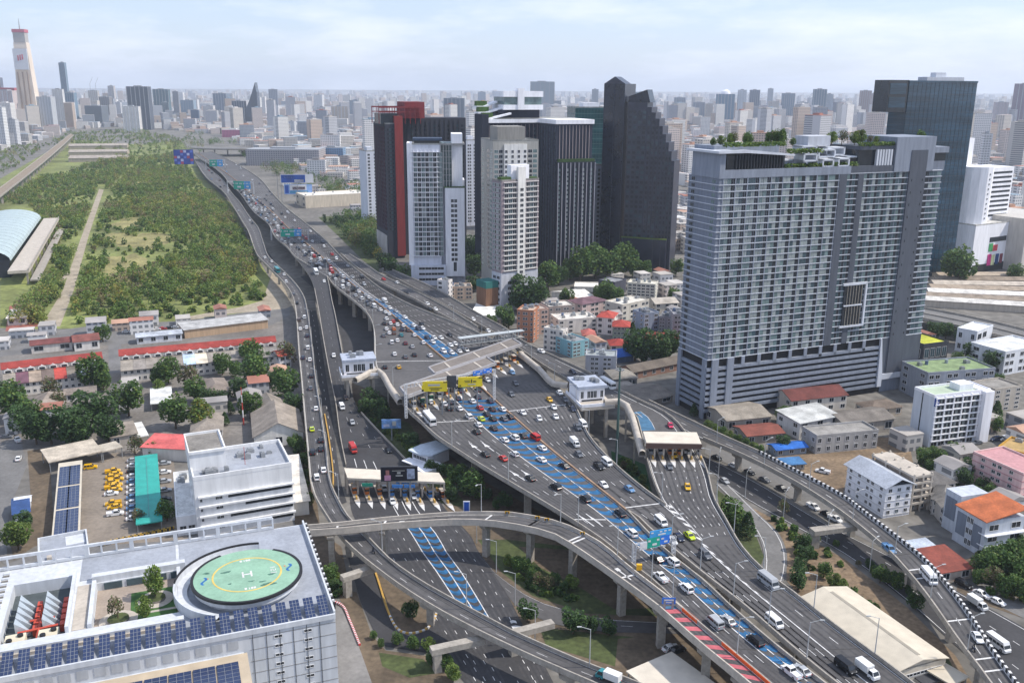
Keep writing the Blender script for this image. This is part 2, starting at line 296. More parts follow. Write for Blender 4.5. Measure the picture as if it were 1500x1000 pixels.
class Road:
    def __init__(s, key, name, label, Lp, Rp, z, n=None, m=ASPH, elevated=True, thick=1.5, girder=True):
        a = pts3(Lp, z); b = pts3(Rp, z)
        if n is None: n = int(max(sum((q-p).length for p, q in zip(a, a[1:])), sum((q-p).length for p, q in zip(b, b[1:])))/5)+2
        s.L = catmull(a, n); s.R = catmull(b, n); s.n = n; s.C = (s.L+s.R)/2
        s.len = np.concatenate([[0], np.cumsum(np.linalg.norm(np.diff(s.C, axis=0), axis=1))])
        s.root = empty(name, tuple(s.C[n//2]), label=label, kind='structure'); s.off = Vector(s.C[n//2])
        s.px = np.array([proj(p) for p in s.C])
        mb = MB(); V = []
        for i in range(n): V += [tuple(s.L[i]), tuple(s.R[i])]
        mb.add(V, [(2*i, 2*i+1, 2*i+3, 2*i+2) for i in range(n-1)])
        s.part('roadway', mb, m)
        if elevated and girder:
            mb = MB(); V = []
            for i in range(n):
                l, r = Vector(s.L[i]), Vector(s.R[i]); w = (r-l); u = w.normalized()
                V += [l+Vector((0, 0, -.02)), l+Vector((0, 0, -.7)), l+u*min(1.5, w.length*.2)+Vector((0, 0, -thick)), r-u*min(1.5, w.length*.2)+Vector((0, 0, -thick)), r+Vector((0, 0, -.7)), r+Vector((0, 0, -.02))]
            F = []
            for i in range(n-1):
                for j in range(5): F.append((6*i+j, 6*i+j+1, 6*i+j+7, 6*i+j+6))
            mb.add(V, F); s.part('girder', mb, CONC)
        s.mark = MB(); ROADS[key] = s
    def part(s, name, mb, m, label=None, kind=None):
        mb.v = [(v[0]-s.off[0], v[1]-s.off[1], v[2]-s.off[2]) for v in mb.v]
        return mb.build(name, m, s.root, label, kind=kind)
    def at(s, t, f):                                     # t: metres along, f: fraction across
        i = np.clip(np.interp(t, s.len, np.arange(s.n)), 0, s.n-1.001); k = int(i); r = i-k
        l = s.L[k]*(1-r)+s.L[k+1]*r; q = s.R[k]*(1-r)+s.R[k+1]*r
        return Vector(l*(1-f)+q*f)
    def tan(s, t, f=.5): return (s.at(min(t+2, s.len[-1]-.01), f)-s.at(max(t-2, 0), f)).normalized()
    def near(s, px, py):
        k = int(np.argmin((s.px[:, 0]-px)**2+(s.px[:, 1]-py)**2)); z = s.C[k][2]
        k2 = min(max(k, 1), s.n-2); t = Vector(s.C[k2+1]-s.C[k2-1]); t.z = 0
        return W(px, py, z), t.normalized(), s.len[k]
    def tp(s, px, py):
        k = int(np.argmin((s.px[:, 0]-px)**2+(s.px[:, 1]-py)**2)); return s.len[k]
    def strip(s, t0, t1, f0, f1, m=0, dz=.02, step=6.0, w=None):
        k = max(1, int((t1-t0)/step)); V = []
        for i in range(k+1):
            t = t0+(t1-t0)*i/k; a = s.at(t, f0)
            if w is None: b = s.at(t, f1)
            else: a = s.at(t, f0); u = (s.at(t, 1)-s.at(t, 0)).normalized(); b = a+u*w/2; a = a-u*w/2
            V += [(a.x, a.y, a.z+dz), (b.x, b.y, b.z+dz)]
        s.mark.add(V, [(2*i, 2*i+1, 2*i+3, 2*i+2) for i in range(k)], m)
    def dashes(s, f, t0=0, t1=None, on=3.0, gap=9.0, w=.17, m=0):
        t1 = s.len[-1] if t1 is None else t1; t = t0
        while t+on < t1: s.strip(t, t+on, f, f, m, w=w, step=10); t += on+gap
    def line(s, f, t0=0, t1=None, w=.2, m=0): s.strip(t0, s.len[-1] if t1 is None else t1, f, f, m, w=w)
    def blue(s, f0, f1, t0, t1, pitch=4.0, frac=.55):                  # broken blue chevron bars in an ETC lane
        t = t0
        while t < t1:
            V = []; K = 6
            for i in range(K+1):
                q = i/K; f = f0+(f1-f0)*q; bow = 1.4*(1-(2*q-1)**2)
                for d in (0, pitch*frac): p = s.at(t+d+bow, f); V.append((p.x, p.y, p.z+.02))
            s.mark.add(V, [(2*i, 2*i+2, 2*i+3, 2*i+1) for i in range(K)], 2); t += pitch
    def flush(s):
        if s.mark.f: s.part('lane_marking', s.mark, [WHITE, YELLOWL, BLUEL, REDL, BLUEP, BLACK, WORN, JOINT], kind='stuff')
    def parapet(s, P, z, h=.95, th=.32, m=CONC, drop=.5, name='parapet', stripes=0):
        A = catmull(pts3(P, z), None); mb = MB(); V = []; n = len(A)
        for i in range(n):
            t = Vector(A[min(i+1, n-1)]-A[max(i-1, 0)]); t.z = 0; t.normalize(); q = Vector((-t.y, t.x, 0))*(th/2); p = Vector(A[i])
            V += [p-q+Vector((0, 0, -drop)), p-q+Vector((0, 0, h)), p+q+Vector((0, 0, h)), p+q+Vector((0, 0, -drop))]
        F = []
        for i in range(n-1):
            for j in range(3): F.append((4*i+j, 4*i+j+1, 4*i+j+5, 4*i+j+4))
        mb.add(V, F+[(0, 1, 2, 3), (4*n-1, 4*n-2, 4*n-3, 4*n-4)])
        o = s.part(name, mb, m)
        if stripes:
            T = np.concatenate([[0], np.cumsum(np.linalg.norm(np.diff(A, axis=0), axis=1))]); t = 0; b = MB(); w = MB(); k = 0
            while t < T[-1]-stripes:
                a_, b_ = [Vector([np.interp(x, T, A[:, c]) for c in range(3)]) for x in (t, t+stripes*.5)]
                d = b_-a_; (w if k % 2 else b).box((a_.x+b_.x)/2, (a_.y+b_.y)/2, a_.z+.12, d.length, th+.08, h-.05, math.atan2(d.y, d.x)); t += stripes*.5; k += 1
            s.part('black_stripe', b, BLACK, kind='stuff'); s.part('white_stripe', w, WHITE, kind='stuff')
        return o
    def piers(s, ts, fs=(.5,), r=.9, cap=True, ztop=1.5, width=None):
        for t in ts:
            l, q = s.at(t, 0), s.at(t, 1); w = (q-l); ang = math.atan2(w.y, w.x); mb = MB()
            for f in fs:
                p = l+w*f; mb.box(p.x, p.y, -.2, 2*r, 1.7*r, p.z-ztop+.2-(1.1 if cap else 0), ang)
            if cap:
                c = (l+q)/2; cw = width or w.length*.62; zt = c.z-ztop+.04
                # hammerhead
                u = w.normalized(); v = Vector((-u.y, u.x, 0)); P = []
                for d in (-.9, .9):
                    for (x, z) in ((-cw/2, zt), (cw/2, zt), (cw/2, zt-.6), (cw*.22+.3, zt-1.5), (-cw*.22-.3, zt-1.5), (-cw/2, zt-.6)):
                        k = c+u*x+v*d; P.append((k.x, k.y, z))
                mb.add(P, [(0, 1, 2, 3, 4, 5), (11, 10, 9, 8, 7, 6)]+[(i, 6+i, 6+(i+1) % 6, (i+1) % 6) for i in range(6)])
            s.part('pier', mb, CONC)
ZM = 12.0
MEDIAN = [(290, 224), (312, 240), (345, 264), (372, 288), (400, 312), (423, 335), (455, 362), (486, 390), (529, 427), (560, 449.6), (608, 490), (653, 528), (708, 571), (724, 586), (760, 618), (788, 643), (836, 683), (900, 734), (918, 749)]
ML_L = [(283, 222), (288, 229), (309, 242), (326, 256), (336, 268.6), (350, 281), (371, 309), (394, 329), (403, 347), (420, 362), (434, 378), (455, 391), (479, 405), (489, 418), (519, 442), (534, 455), (545, 472), (548.5, 493), (549, 521), (552, 540), (562, 551), (585, 582), (598, 602), (616, 618), (638, 639), (666, 658), (700, 680), (740, 704), (772, 723), (804, 742), (841, 765), (884, 794), (930, 832), (960, 855), (1000, 894), (1057, 943), (1124, 1000), (1165, 1036)]
ML_R = MEDIAN + [(977, 810), (1034, 856), (1064, 885), (1139, 950), (1203, 1000), (1255, 1040)]
MR_L = MEDIAN + [(932, 757), (957, 781), (986, 806), (1044, 853), (1094, 892), (1158, 948), (1221, 1000), (1275, 1040)]
T3_Lend = [(975, 741), (1000, 765), (1035, 803), (1090, 853), (1160, 910), (1240, 975), (1272, 1000), (1330, 1045)]
MR_R = [(310, 222), (345, 240), (380, 262), (400, 285), (423, 308), (447, 327), (480, 356), (505, 382), (529, 401), (560, 425), (598, 446), (629, 459), (662, 472), (697, 487), (735, 506), (767, 528), (803, 557), (820, 572), (837, 587), (851, 614), (863, 640), (900, 681), (946, 720)] + T3_Lend
def paired(A, B, zc, n):                                   # resample B so both edges share stations
    return A, B
ML = Road('ML', 'expressway_outbound', 'outbound carriageway of the main elevated expressway', ML_L, ML_R, ZM, 190)
MR = Road('MR', 'expressway_inbound', 'inbound carriageway of the main elevated expressway', MR_L, MR_R, ZM, 190)
FR_L = [(560, 398, 9), (620, 430, 9), (680, 464, 9), (730, 492, 9.5), (768, 517, 10), (796, 536, 10), (830, 556, 10.5), (885, 585, 11), (929, 608, 12), (938, 630, 12), (948, 674, 12), (958, 706, 12), (966, 725, 12)] + T3_Lend
FR_R = [(575, 396, 9), (640, 425, 9), (700, 460, 9), (740, 482, 9.5), (768, 502, 10), (818, 526, 10), (863, 547, 10.5), (903, 570, 11), (940, 589, 12), (970, 603, 12), (989, 617, 12), (1003, 634, 12), (1027, 671, 12), (1037, 696, 12), (1044, 726, 12), (1049, 738, 12), (1065, 766, 12), (1085, 801, 12), (1116, 835, 12), (1171, 877, 12), (1203, 903, 12), (1240, 931, 12), (1312, 984, 12), (1335, 1002, 12), (1390, 1045, 12)]
T3 = Road('T3', 'slip_road', 'slip road through the right-hand toll gates', FR_L, FR_R, ZM, 150)
T2_L = [(434, 378, 12), (446, 393, 12), (454, 405, 11.8), (461, 424, 11.5), (467, 455, 10.5), (474, 498, 8), (484, 553, 5), (492, 592, 3), (498, 637, 1), (507, 683, .12), (512, 720, .12), (516, 750, .12), (545, 800, .12), (590, 865, .12), (628, 915, .12), (656, 958, .12), (682, 1000, .12), (710, 1045, .12)]
T2_R = [(462, 394, 12), (479, 405, 12), (482.5, 420, 11.8), (486, 440, 11), (491, 462, 10), (498, 500, 7.8), (507, 546, 5), (514, 574, 3.5), (529, 605, 2), (551, 629, 1), (577, 656, .3), (604, 684, .12), (630, 715, .12), (655, 748, .12), (690, 785, .12), (700, 806, .12), (723, 836, .12), (748, 880, .12), (776, 935, .12), (804, 986, .12), (830, 1040, .12)]
T2 = Road('T2', 'toll_road', 'toll road descending through the left toll gates', T2_L, T2_R, 0, 130, girder=True, m=ASPHD)
V_L = [(286, 236), (302, 260), (327, 281), (340, 300), (356, 326), (364, 340), (371, 360), (378, 375.6), (393.6, 392), (412, 410.6), (423, 424), (430, 438), (434, 462), (438, 518), (442, 560), (446, 608), (452, 672), (455.6, 708), (463.6, 732), (478, 756), (500, 788), (523, 811), (546, 830), (592, 864), (640, 894), (688, 920), (720, 936), (779, 964), (853, 996), (930, 1030)]
V_R = [(294, 237), (312, 252), (327, 265), (340, 284), (352, 298), (366, 319), (378, 334), (386.6, 359), (393.6, 377), (407.6, 391), (426, 409), (437, 422), (446, 438), (450, 455), (456, 497), (463, 560), (469.6, 601.6), (478, 660), (484, 708), (497, 737), (510, 759), (532, 781.6), (564, 815), (576, 826), (620, 856), (668, 883), (720, 911), (750, 927), (808, 953), (862, 976), (916, 996), (990, 1026)]
VD = Road('V', 'viaduct', 'narrow two-lane viaduct curving along the left side', V_L, V_R, 8.0, 150)
C_F = [(436, 774), (500, 768.5), (558, 762), (612, 757.5), (660, 754), (708, 753), (750, 754), (782, 759), (820, 768), (852, 782), (884, 801), (922, 833.6), (956, 860), (982, 880), (1000, 894.6), (1057, 943.6), (1124, 1000.6), (1165, 1036.6)]
C_N = [(438, 781), (500, 777), (558, 771), (612, 767), (660, 764), (708, 765), (740, 768.5), (769, 774), (804, 782), (831, 796), (857, 813), (901, 844), (930, 865), (961, 888), (982, 906), (1026, 945), (1081, 990), (1120, 1023)]
CR = Road('C', 'ramp', 'curved ramp on tall piers from the helipad building', C_F, C_N, ZM-.01, 110, thick=1.6)
F_N = [(935, 592, 9), (985, 620, 8.5), (1030, 643, 8), (1095, 671, 7.5), (1162, 706, 7.5), (1213, 738, 7.5), (1250, 765, 7.5), (1302, 809, 7.5), (1333, 843, 7.5), (1362, 880, 7.5), (1406, 943, 7.5), (1437, 984, 7.5), (1470, 1030, 7.5)]
F_F = [(950, 588, 9), (1000, 612, 8.5), (1059, 640, 8), (1111.6, 663, 7.5), (1162, 689, 7.5), (1240, 731, 7.5), (1265, 751, 7.5), (1302, 779, 7.5), (1354, 821, 7.5), (1380, 849, 7.5), (1416, 896, 7.5), (1458, 961, 7.5), (1485, 998, 7.5), (1505, 1026, 7.5)]
FL = Road('F', 'flyover', 'flyover with black and white striped parapet', F_N, F_F, 7.5, 90)
SR = Road('S', 'merging_lane', 'elevated merging road right of the main expressway', [(499, 372), (529, 397), (560, 416), (608, 439), (650, 463), (697, 486.6)], [(512, 373), (537, 389), (560, 404), (608, 427), (650, 449), (704, 484)], ZM-.01, 40)
G1 = Road('G', 'frontage_road', 'ground level road below the flyover', [(1034, 683), (1086, 726), (1149, 762), (1240, 813), (1328, 880), (1400, 945), (1475, 1010)], [(1029, 667), (1108, 706), (1203, 763), (1300, 812), (1400, 864), (1500, 918), (1600, 975)], .12, 60, ASPHD, elevated=False)
G3 = Road('U', 'underpass_road', 'side road with parked cars under the flyover', [(1032, 664), (1110, 700), (1205, 757), (1300, 806), (1400, 856), (1500, 905)], [(1035, 650), (1130, 690), (1240, 748), (1335, 796), (1410, 835), (1510, 885)], .09, 40, ASPHL, elevated=False)
LP = Road('LP', 'loop_ramp', 'small loop ramp beside the right-hand toll road', [(1048, 708), (1075, 735), (1100, 768), (1113, 790), (1119, 815), (1117, 842), (1100, 880)], [(1066, 708), (1112, 753), (1138, 777), (1151, 803), (1153, 825), (1148, 850), (1132, 885)], .16, 40, ASPHL, elevated=False)
BR = Road('B', 'branch_road', 'branch road passing under the curved ramp', [(700, 806), (723, 836), (753, 859), (784, 878), (830, 893), (880, 905), (975, 911), (1060, 915)], [(735, 858), (755, 885), (790, 905), (820, 915), (880, 924), (930, 926), (975, 927), (1060, 930)], .16, 40, ASPH, elevated=False)
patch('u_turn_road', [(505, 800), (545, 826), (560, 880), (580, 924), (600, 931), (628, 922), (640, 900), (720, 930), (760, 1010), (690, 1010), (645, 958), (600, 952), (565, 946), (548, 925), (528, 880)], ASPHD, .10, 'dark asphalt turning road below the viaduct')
patch('service_lane', [(488, 884), (500, 890), (520, 930), (545, 1000), (560, 1040), (495, 1040)], mat('lane_concrete', (.2, .19, .18), .9, .2, .1, .12, .9), .08, 'grey concrete lane beside the helipad building')
ti = patch('earth_island', [(550, 836), (575, 850), (640, 885), (632, 910), (618, 922), (598, 926), (583, 920)], SOIL, .22, 'tear-shaped earth island with kerb under the viaduct')
# parapets, piers
ML.parapet(ML_L[0:6], ZM); ML.parapet(ML_L[7:12], ZM); ML.parapet(ML_L[12:], ZM)
ML.parapet(MEDIAN, ZM, .7, .5, mat('median_brown', (.34, .22, .14), .85, .2, .3, .15, 1), name='median_barrier', drop=0)
ML.parapet(ML_R[18:], ZM, .95, .4); MR.parapet(MR_L[18:], ZM, .95, .4)
MR.parapet(MR_R[:23]+[(975, 741)], ZM)
T3.parapet(FR_L[:13], 0); T3.parapet(FR_R, 0)
T2.parapet(T2_L[3:10], 0); T2.parapet(T2_R[1:8], 0); T2.parapet(T2_R[8:12], 0, .8, .3, m=CONCL)
VD.parapet(V_L, 8, 1.0); VD.parapet(V_R, 8, 1.0)
CR.parapet(C_F[:15], ZM, 1.0, .35, m=CONCL); CR.parapet(C_N, ZM, 1.0, .35, m=CONCL, drop=1.0)
CR.parapet([(1000, 894.4), (1022, 913)], ZM, .9, .5, m=ORANGE, drop=0, name='orange_barrier'); CR.parapet([(1058, 944), (1124, 1000.3), (1150, 1023)], ZM, .9, .5, m=ORANGE, drop=0, name='orange_barrier')
FL.parapet(F_N[2:], 0, 1.0, .4); FL.parapet(F_F[:4], 0, 1.0, .4); FL.parapet(F_F[3:], 7.5, 1.0, .5, stripes=2.0)
SR.parapet([(499, 372), (529, 397), (560, 416), (608, 439), (650, 463), (690, 483)], ZM); SR.parapet([(512, 373), (537, 389), (560, 404), (608, 427), (650, 449), (700, 480)], ZM)
def rng(a, b, n): return [a+(b-a)*i/(n-1) for i in range(n)]
ML.piers(rng(ML.tp(440, 370), ML.tp(1120, 970), 17), (.28, .72), 1.1, width=10); MR.piers(rng(MR.tp(640, 470), MR.tp(1180, 960), 13), (.3, .7), 1.1, width=10)
T3.piers(rng(T3.tp(760, 510), T3.tp(1010, 720), 8), (.5,), 1.1)
VD.piers(rng(VD.tp(330, 285), VD.tp(860, 985), 24), (.5,), .9)
CR.piers([CR.tp(x, y) for x, y in ((487, 774), (559, 767), (712, 759), (777, 767), (838, 786), (912, 841), (966, 884), (1032, 943), (1085, 985))], (.5,), .95, width=4.5)
FL.piers([FL.tp(x, y) for x, y in ((1020, 632), (1085, 662), (1165, 705), (1250, 757), (1335, 835), (1395, 905), (1440, 970))], (.5,), .95, width=5)
T2.piers([T2.tp(470, 425), T2.tp(476, 450), T2.tp(481, 475), T2.tp(487, 510)], (.5,), .9)
SR.piers(rng(10, SR.len[-1]-10, 5), (.5,), .9)
# portal beams under the viaduct
for (a, b, nm) in (((508, 842), (545, 830), 'cross'), ((640, 948), (700, 935), 'cross'), ((752, 925), (802, 912), 'cross')):
    mb = MB(); p, q = W(a[0], a[1], 6.2), W(b[0], b[1], 6.2); d = q-p
    mb.box((p.x+q.x)/2, (p.y+q.y)/2, 4.9, d.length+3, 2.2, 1.5, math.atan2(d.y, d.x))
    for r in (p, ): mb.box(r.x, r.y, -.2, 1.8, 2.0, 5.2, math.atan2(d.y, d.x))
    VD.part('portal_beam', mb, CONC)
mb = MB(); p, q = W(1194, 775, 6.0), W(1248, 768, 6.0); d = q-p
mb.box((p.x+q.x)/2, (p.y+q.y)/2, 4.6, d.length+2, 3.0, 1.5, math.atan2(d.y, d.x)); mb.box(p.x, p.y, -.2, 2.6, 2.0, 5.0, math.atan2(d.y, d.x)); FL.part('portal_beam', mb, CONC)
# markings
t_toll = ML.tp(640, 575)
nL = 7
for i in range(1, 8): ML.dashes(i/8, ML.tp(330, 250), ML.tp(545, 470)) if i in (1, 2, 3, 4, 5, 6, 7) else 0
ML.line(.985, 0, ML.tp(640, 520), .22, 1); ML.line(.015)
tb0, tb1 = ML.tp(665, 590), ML.len[-1]-1
tm = ML.tp(900, 770)
for i in range(1, 5): ML.dashes(.13*i, tb0+16, ML.tp(860, 745))
tq = ML.tp(810, 700)
ML.blue(.60, .79, tb0-6, tb1, 5.2); ML.blue(.795, .98, tb0-6, tb1, 5.2)
for f in (.585, .79, .985): ML.line(f, tb0-8, tb1, .3)
for f in (.2, .4): ML.dashes(f, ML.tp(870, 755), tb1)
for x, y in ((735, 655), (778, 705), (855, 770)):
    t = ML.tp(x, y)-4
    for f in (.24, .38):
        ML.strip(t, t+9, f, f, 0, w=.35); 
        V = []
        for dt, df in ((9, 0), (5.5, -.03), (5.5, .03)): p = ML.at(t-dt+10, f+df); V.append((p.x, p.y, p.z+.025))
        ML.mark.add(V, [(0, 1, 2)])
for (a, b) in (((596, 524), (640, 520)), ((560, 540), (600, 532))): pass
MR.blue(.02, .13, MR.tp(500, 395), MR.tp(690, 520), 6, .8); MR.blue(.135, .25, MR.tp(560, 440), MR.tp(690, 520), 6, .8)
for f in (.01, .13, .255): MR.line(f, MR.tp(480, 380), MR.tp(690, 520), .28)
for i in range(3, 9): MR.dashes(i/9, MR.tp(350, 250), MR.tp(690, 500))
for i in range(1, 7): MR.dashes(i/7, MR.tp(790, 600), MR.tp(900, 700))
for i in range(1, 4): MR.dashes(i/4.2, MR.tp(905, 715), MR.len[-1])
MR.line(.985, MR.tp(800, 560), MR.tp(960, 745), .25); MR.line(.985, MR.tp(1020, 800), MR.len[-1], .3); MR.line(.02, MR.tp(720, 580), MR.len[-1])
for f in (.2, .4, .6, .8): T3.dashes(f, T3.tp(990, 690), T3.tp(1060, 790), 1.5, 4)
T3.line(.04, T3.tp(985, 660), T3.tp(1010, 740)); T3.line(.93, T3.tp(985, 660), T3.len[-1]); T3.dashes(.5, T3.tp(1080, 820), T3.len[-1])
T3.strip(T3.tp(945, 605), T3.tp(968, 628), .03, .36, 4); T3.line(.36, T3.tp(945, 605), T3.tp(968, 628)); T3.line(.19, T3.tp(945, 605), T3.tp(968, 628)); T3.line(.85, T3.tp(800, 530), T3.tp(975, 630))
T3.dashes(.5, 0, T3.tp(930, 600))
for k in range(14):                                        # gore chevrons
    t = T3.tp(1000, 745)+k*4.2; V = []
    for f, d in ((.0, 0), (.0, 1.8), (.11-.006*k, 3.4), (.11-.006*k, 1.6)): p = T3.at(t+d, f); V.append((p.x, p.y, p.z+.02))
    T3.mark.add(V, [(0, 1, 2, 3)])
T3.line(.11, T3.tp(1000, 742), T3.tp(1040, 795))
b0, b1 = T2.tp(615, 735), T2.len[-1]-1
T2.blue(.46, .565, b0, T2.tp(715, 905), 4.0); T2.blue(.575, .68, b0, T2.tp(715, 905), 4.0)
for f in (.455, .57, .685): T2.line(f, b0-12, T2.tp(720, 915), .3)
for f in (.13, .24, .35, .79, .9): T2.dashes(f, b0+10, b1, 1.6, 5)
for f in (.5,): T2.dashes(f, 0, T2.tp(515, 600))
for f in (.25, .5, .75): T2.dashes(f, T2.tp(515, 600), T2.tp(550, 670))
for f in (.15, .29, .43): T2.line(f, T2.tp(550, 675), T2.tp(556, 690), .3)
for f in (.2, .4, .6, .8): T2.dashes(f, T2.tp(720, 960), b1, 1.6, 4)
for k in range(7):
    t = T2.tp(728, 882)+k*2.6; w = .03+.022*k; V = []
    for f, d in ((.9-w/2, 0), (.9-w/2, 1.3), (.9+.02, -.4+1.3), (.9+.02, -.4), (.9+.02+w, 0), (.9+.02+w, 1.3)): p = T2.at(t+d, f); V.append((p.x, p.y, p.z+.03))
    T2.mark.add(V, [(0, 1, 2, 3), (3, 2, 5, 4)])
VD.dashes(.5); VD.line(.05); VD.line(.95); CR.line(.06); CR.line(.94)
for x, y in ((493, 773), (562, 766), (712, 759), (775, 766), (780, 768), (842, 786), (848, 790), (915, 842)):
    t = CR.tp(x, y); CR.strip(t, t+.6, .03, .97, 0)
for x, y in ((590, 765), (905, 835)): t = CR.tp(x, y); CR.strip(t, t+5, .5, .5, 0, w=.35); CR.strip(t-1.5, t, .5, .5, 0, w=1.1)
tr = CR.tp(985, 893); k = 0
CR.strip(CR.tp(975, 887), CR.tp(985, 897), .06, .94, 4)
while tr < CR.len[-1]-3: CR.strip(tr, tr+1.9, .12, .88, 3, .03); tr += 4.0
FL.dashes(.5); FL.line(.06); FL.line(.94)
for x, y in ((1345, 830), (1357, 848), (1405, 905), (1440, 965), (1452, 982)): t = FL.tp(x, y); FL.strip(t, t+.5, .06, .94, 0)
SR.dashes(.5); G1.dashes(.33, on=2, gap=5); G1.dashes(.66, on=2, gap=5); G1.line(.96); G1.line(.04)
LP.line(.12); LP.line(.88); BR.line(.05); BR.dashes(.5)
for t in (ML.tp(610, 526), ML.tp(690, 612), ML.tp(885, 770)): ML.strip(t, t+.5, .02, .98 if t < tb0 else .56, 0)
for t in (MR.tp(790, 590), MR.tp(945, 745)): MR.strip(t, t+.5, .02, .98, 0)
for rd, lanes, t0, t1 in ((ML, [.08, .20, .32, .44], tb0, tm), (ML, [.1, .3, .5], tm, ML.len[-1]), (ML, [(i+.5)/8 for i in range(8)], ML.tp(330, 250), ML.tp(545, 470)), (MR, [.35, .45, .55, .65, .75, .85], MR.tp(400, 290), MR.tp(690, 500)), (MR, [.08, .22, .36, .5, .64, .78, .92], MR.tp(760, 570), MR.tp(905, 715)), (MR, [.13, .36, .6, .84], MR.tp(905, 715), MR.len[-1]), (T3, [.25, .7], 0, T3.tp(930, 600)), (T3, [.12, .3, .5, .7, .88], T3.tp(990, 672), T3.tp(1050, 770)), (T3, [.25, .7], T3.tp(1060, 790), T3.len[-1]), (VD, [.27, .73], 0, VD.len[-1]), (CR, [.5], 0, CR.len[-1]), (FL, [.28, .72], 0, FL.len[-1]), (T2, [.3, .7], 0, T2.tp(515, 600)), (T2, [.07, .19, .3, .41, .74, .85, .95], b0, b1)):
    for f in lanes:
        for s_ in (-1, 1):
            wd = (rd.at((t0+t1)/2, 1)-rd.at((t0+t1)/2, 0)).length; rd.strip(t0, t1-.5, f+s_*.8/wd, 0, 6, .008, w=.6)
for rd, st in ((ML, 38), (MR, 38), (T3, 34), (VD, 30), (CR, 30), (FL, 32)):
    t = 8.0
    while t < rd.len[-1]-3: rd.strip(t, t+.35, .01, .99, 7, .012); t += st
for r in ROADS.values(): r.flush()
# red and white kerb of the service lane, kerb of the island
kb = Road('K', 'kerb', 'red and white painted kerb along the concrete lane', [(484, 880), (500, 888), (512, 912), (525, 945)], [(487, 879), (503, 887), (515, 911), (528, 944)], .1, 12, CONC, elevated=False)
mb = MB(); A = catmull(pts3([(485, 880), (501, 887), (513, 911), (527, 945)], .1), 60)
for i in range(59):
    p, q = Vector(A[i]), Vector(A[i+1]); d = q-p; mb.box((p.x+q.x)/2, (p.y+q.y)/2, .1, d.length, .5, .45, math.atan2(d.y, d.x), i % 2)
kb.part('kerb_block', mb, [mat('kerb_red', (.5, .05, .05), .7, .1), WHITE], kind='stuff')
mb = MB(); A = catmull(pts3([(549, 836), (583, 921), (598, 927), (620, 923), (634, 911), (642, 886)], .2), 60)
for i in range(59):
    p, q = Vector(A[i]), Vector(A[i+1]); d = q-p; mb.box((p.x+q.x)/2, (p.y+q.y)/2, .05, d.length, .5, .4, math.atan2(d.y, d.x), 0 if i < 28 or i % 2 else 1)
tag(mb.build('kerb', [YELLOWL, WHITE]), 'yellow and white kerb round the earth island', None, None, 'structure')
mb = MB(); A = catmull(pts3([(490, 600, 2.2), (497, 637, 1), (505, 690, .1), (508, 735, .1), (513, 748, .1), (522, 760, .1)], 0), 50)
for i in range(49):
    p, q = Vector(A[i]), Vector(A[i+1]); d = q-p; mb.box((p.x+q.x)/2-4.2, (p.y+q.y)/2, .05, d.length, .45, .5, math.atan2(d.y, d.x))
tag(mb.build('kerb', YELLOWL), 'faded yellow kerb between viaduct and toll road', None, None, 'structure')
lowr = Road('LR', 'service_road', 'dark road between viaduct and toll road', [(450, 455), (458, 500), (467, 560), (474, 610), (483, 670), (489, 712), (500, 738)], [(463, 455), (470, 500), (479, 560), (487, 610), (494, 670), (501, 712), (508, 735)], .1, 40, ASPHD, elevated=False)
lowr.dashes(.5); lowr.flush()
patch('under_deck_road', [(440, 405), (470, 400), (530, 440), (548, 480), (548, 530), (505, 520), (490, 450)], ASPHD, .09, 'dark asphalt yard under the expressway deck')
patch('shaded_road', [(300, 236), (330, 258), (352, 290), (372, 330), (390, 365), (402, 382), (440, 425), (450, 455), (440, 440), (400, 400), (365, 340), (330, 285), (300, 255)], ASPHD, .08, 'road in the gap beside the viaduct, coloured dark for its shade')  # dark asphalt colour stands in for the shade in this gap
# ================================================================== building kit
WCACHE = {}; FOOT = []
PAT = {'g': GLASSL, 't': GLASST, 'k': GLASSD, 'o': OPEN, 'b': GLASSB}
def window_mesh(ww, wh, g, fr):
    k = (round(ww, 2), round(wh, 2), g.name, fr.name)
    if k not in WCACHE:
        mb = MB(); t = min(.12, ww*.1)
        mb.quad((-ww/2, -.03, 0), (ww/2, -.03, 0), (ww/2, -.03, wh), (-ww/2, -.03, wh), 0)
        for x0, x1, z0, z1 in ((-ww/2-t, -ww/2, -t, wh+t), (ww/2, ww/2+t, -t, wh+t), (-ww/2, ww/2, -t, 0), (-ww/2, ww/2, wh, wh+t), (-t*.3, t*.3, 0, wh)):
            mb.quad((x0, -.1, z0), (x1, -.1, z0), (x1, -.1, z1), (x0, -.1, z1), 1)
            mb.quad((x0, 0, z1), (x0, -.1, z1), (x1, -.1, z1), (x1, 0, z1), 1); mb.quad((x1, 0, z0), (x1, 0, z1), (x1, -.1, z1), (x1, -.1, z0), 1); mb.quad((x0, 0, z0), (x0, -.1, z0), (x0, -.1, z1), (x0, 0, z1), 1)
        WCACHE[k] = mb.mesh('window', [g, fr])
    return WCACHE[k]
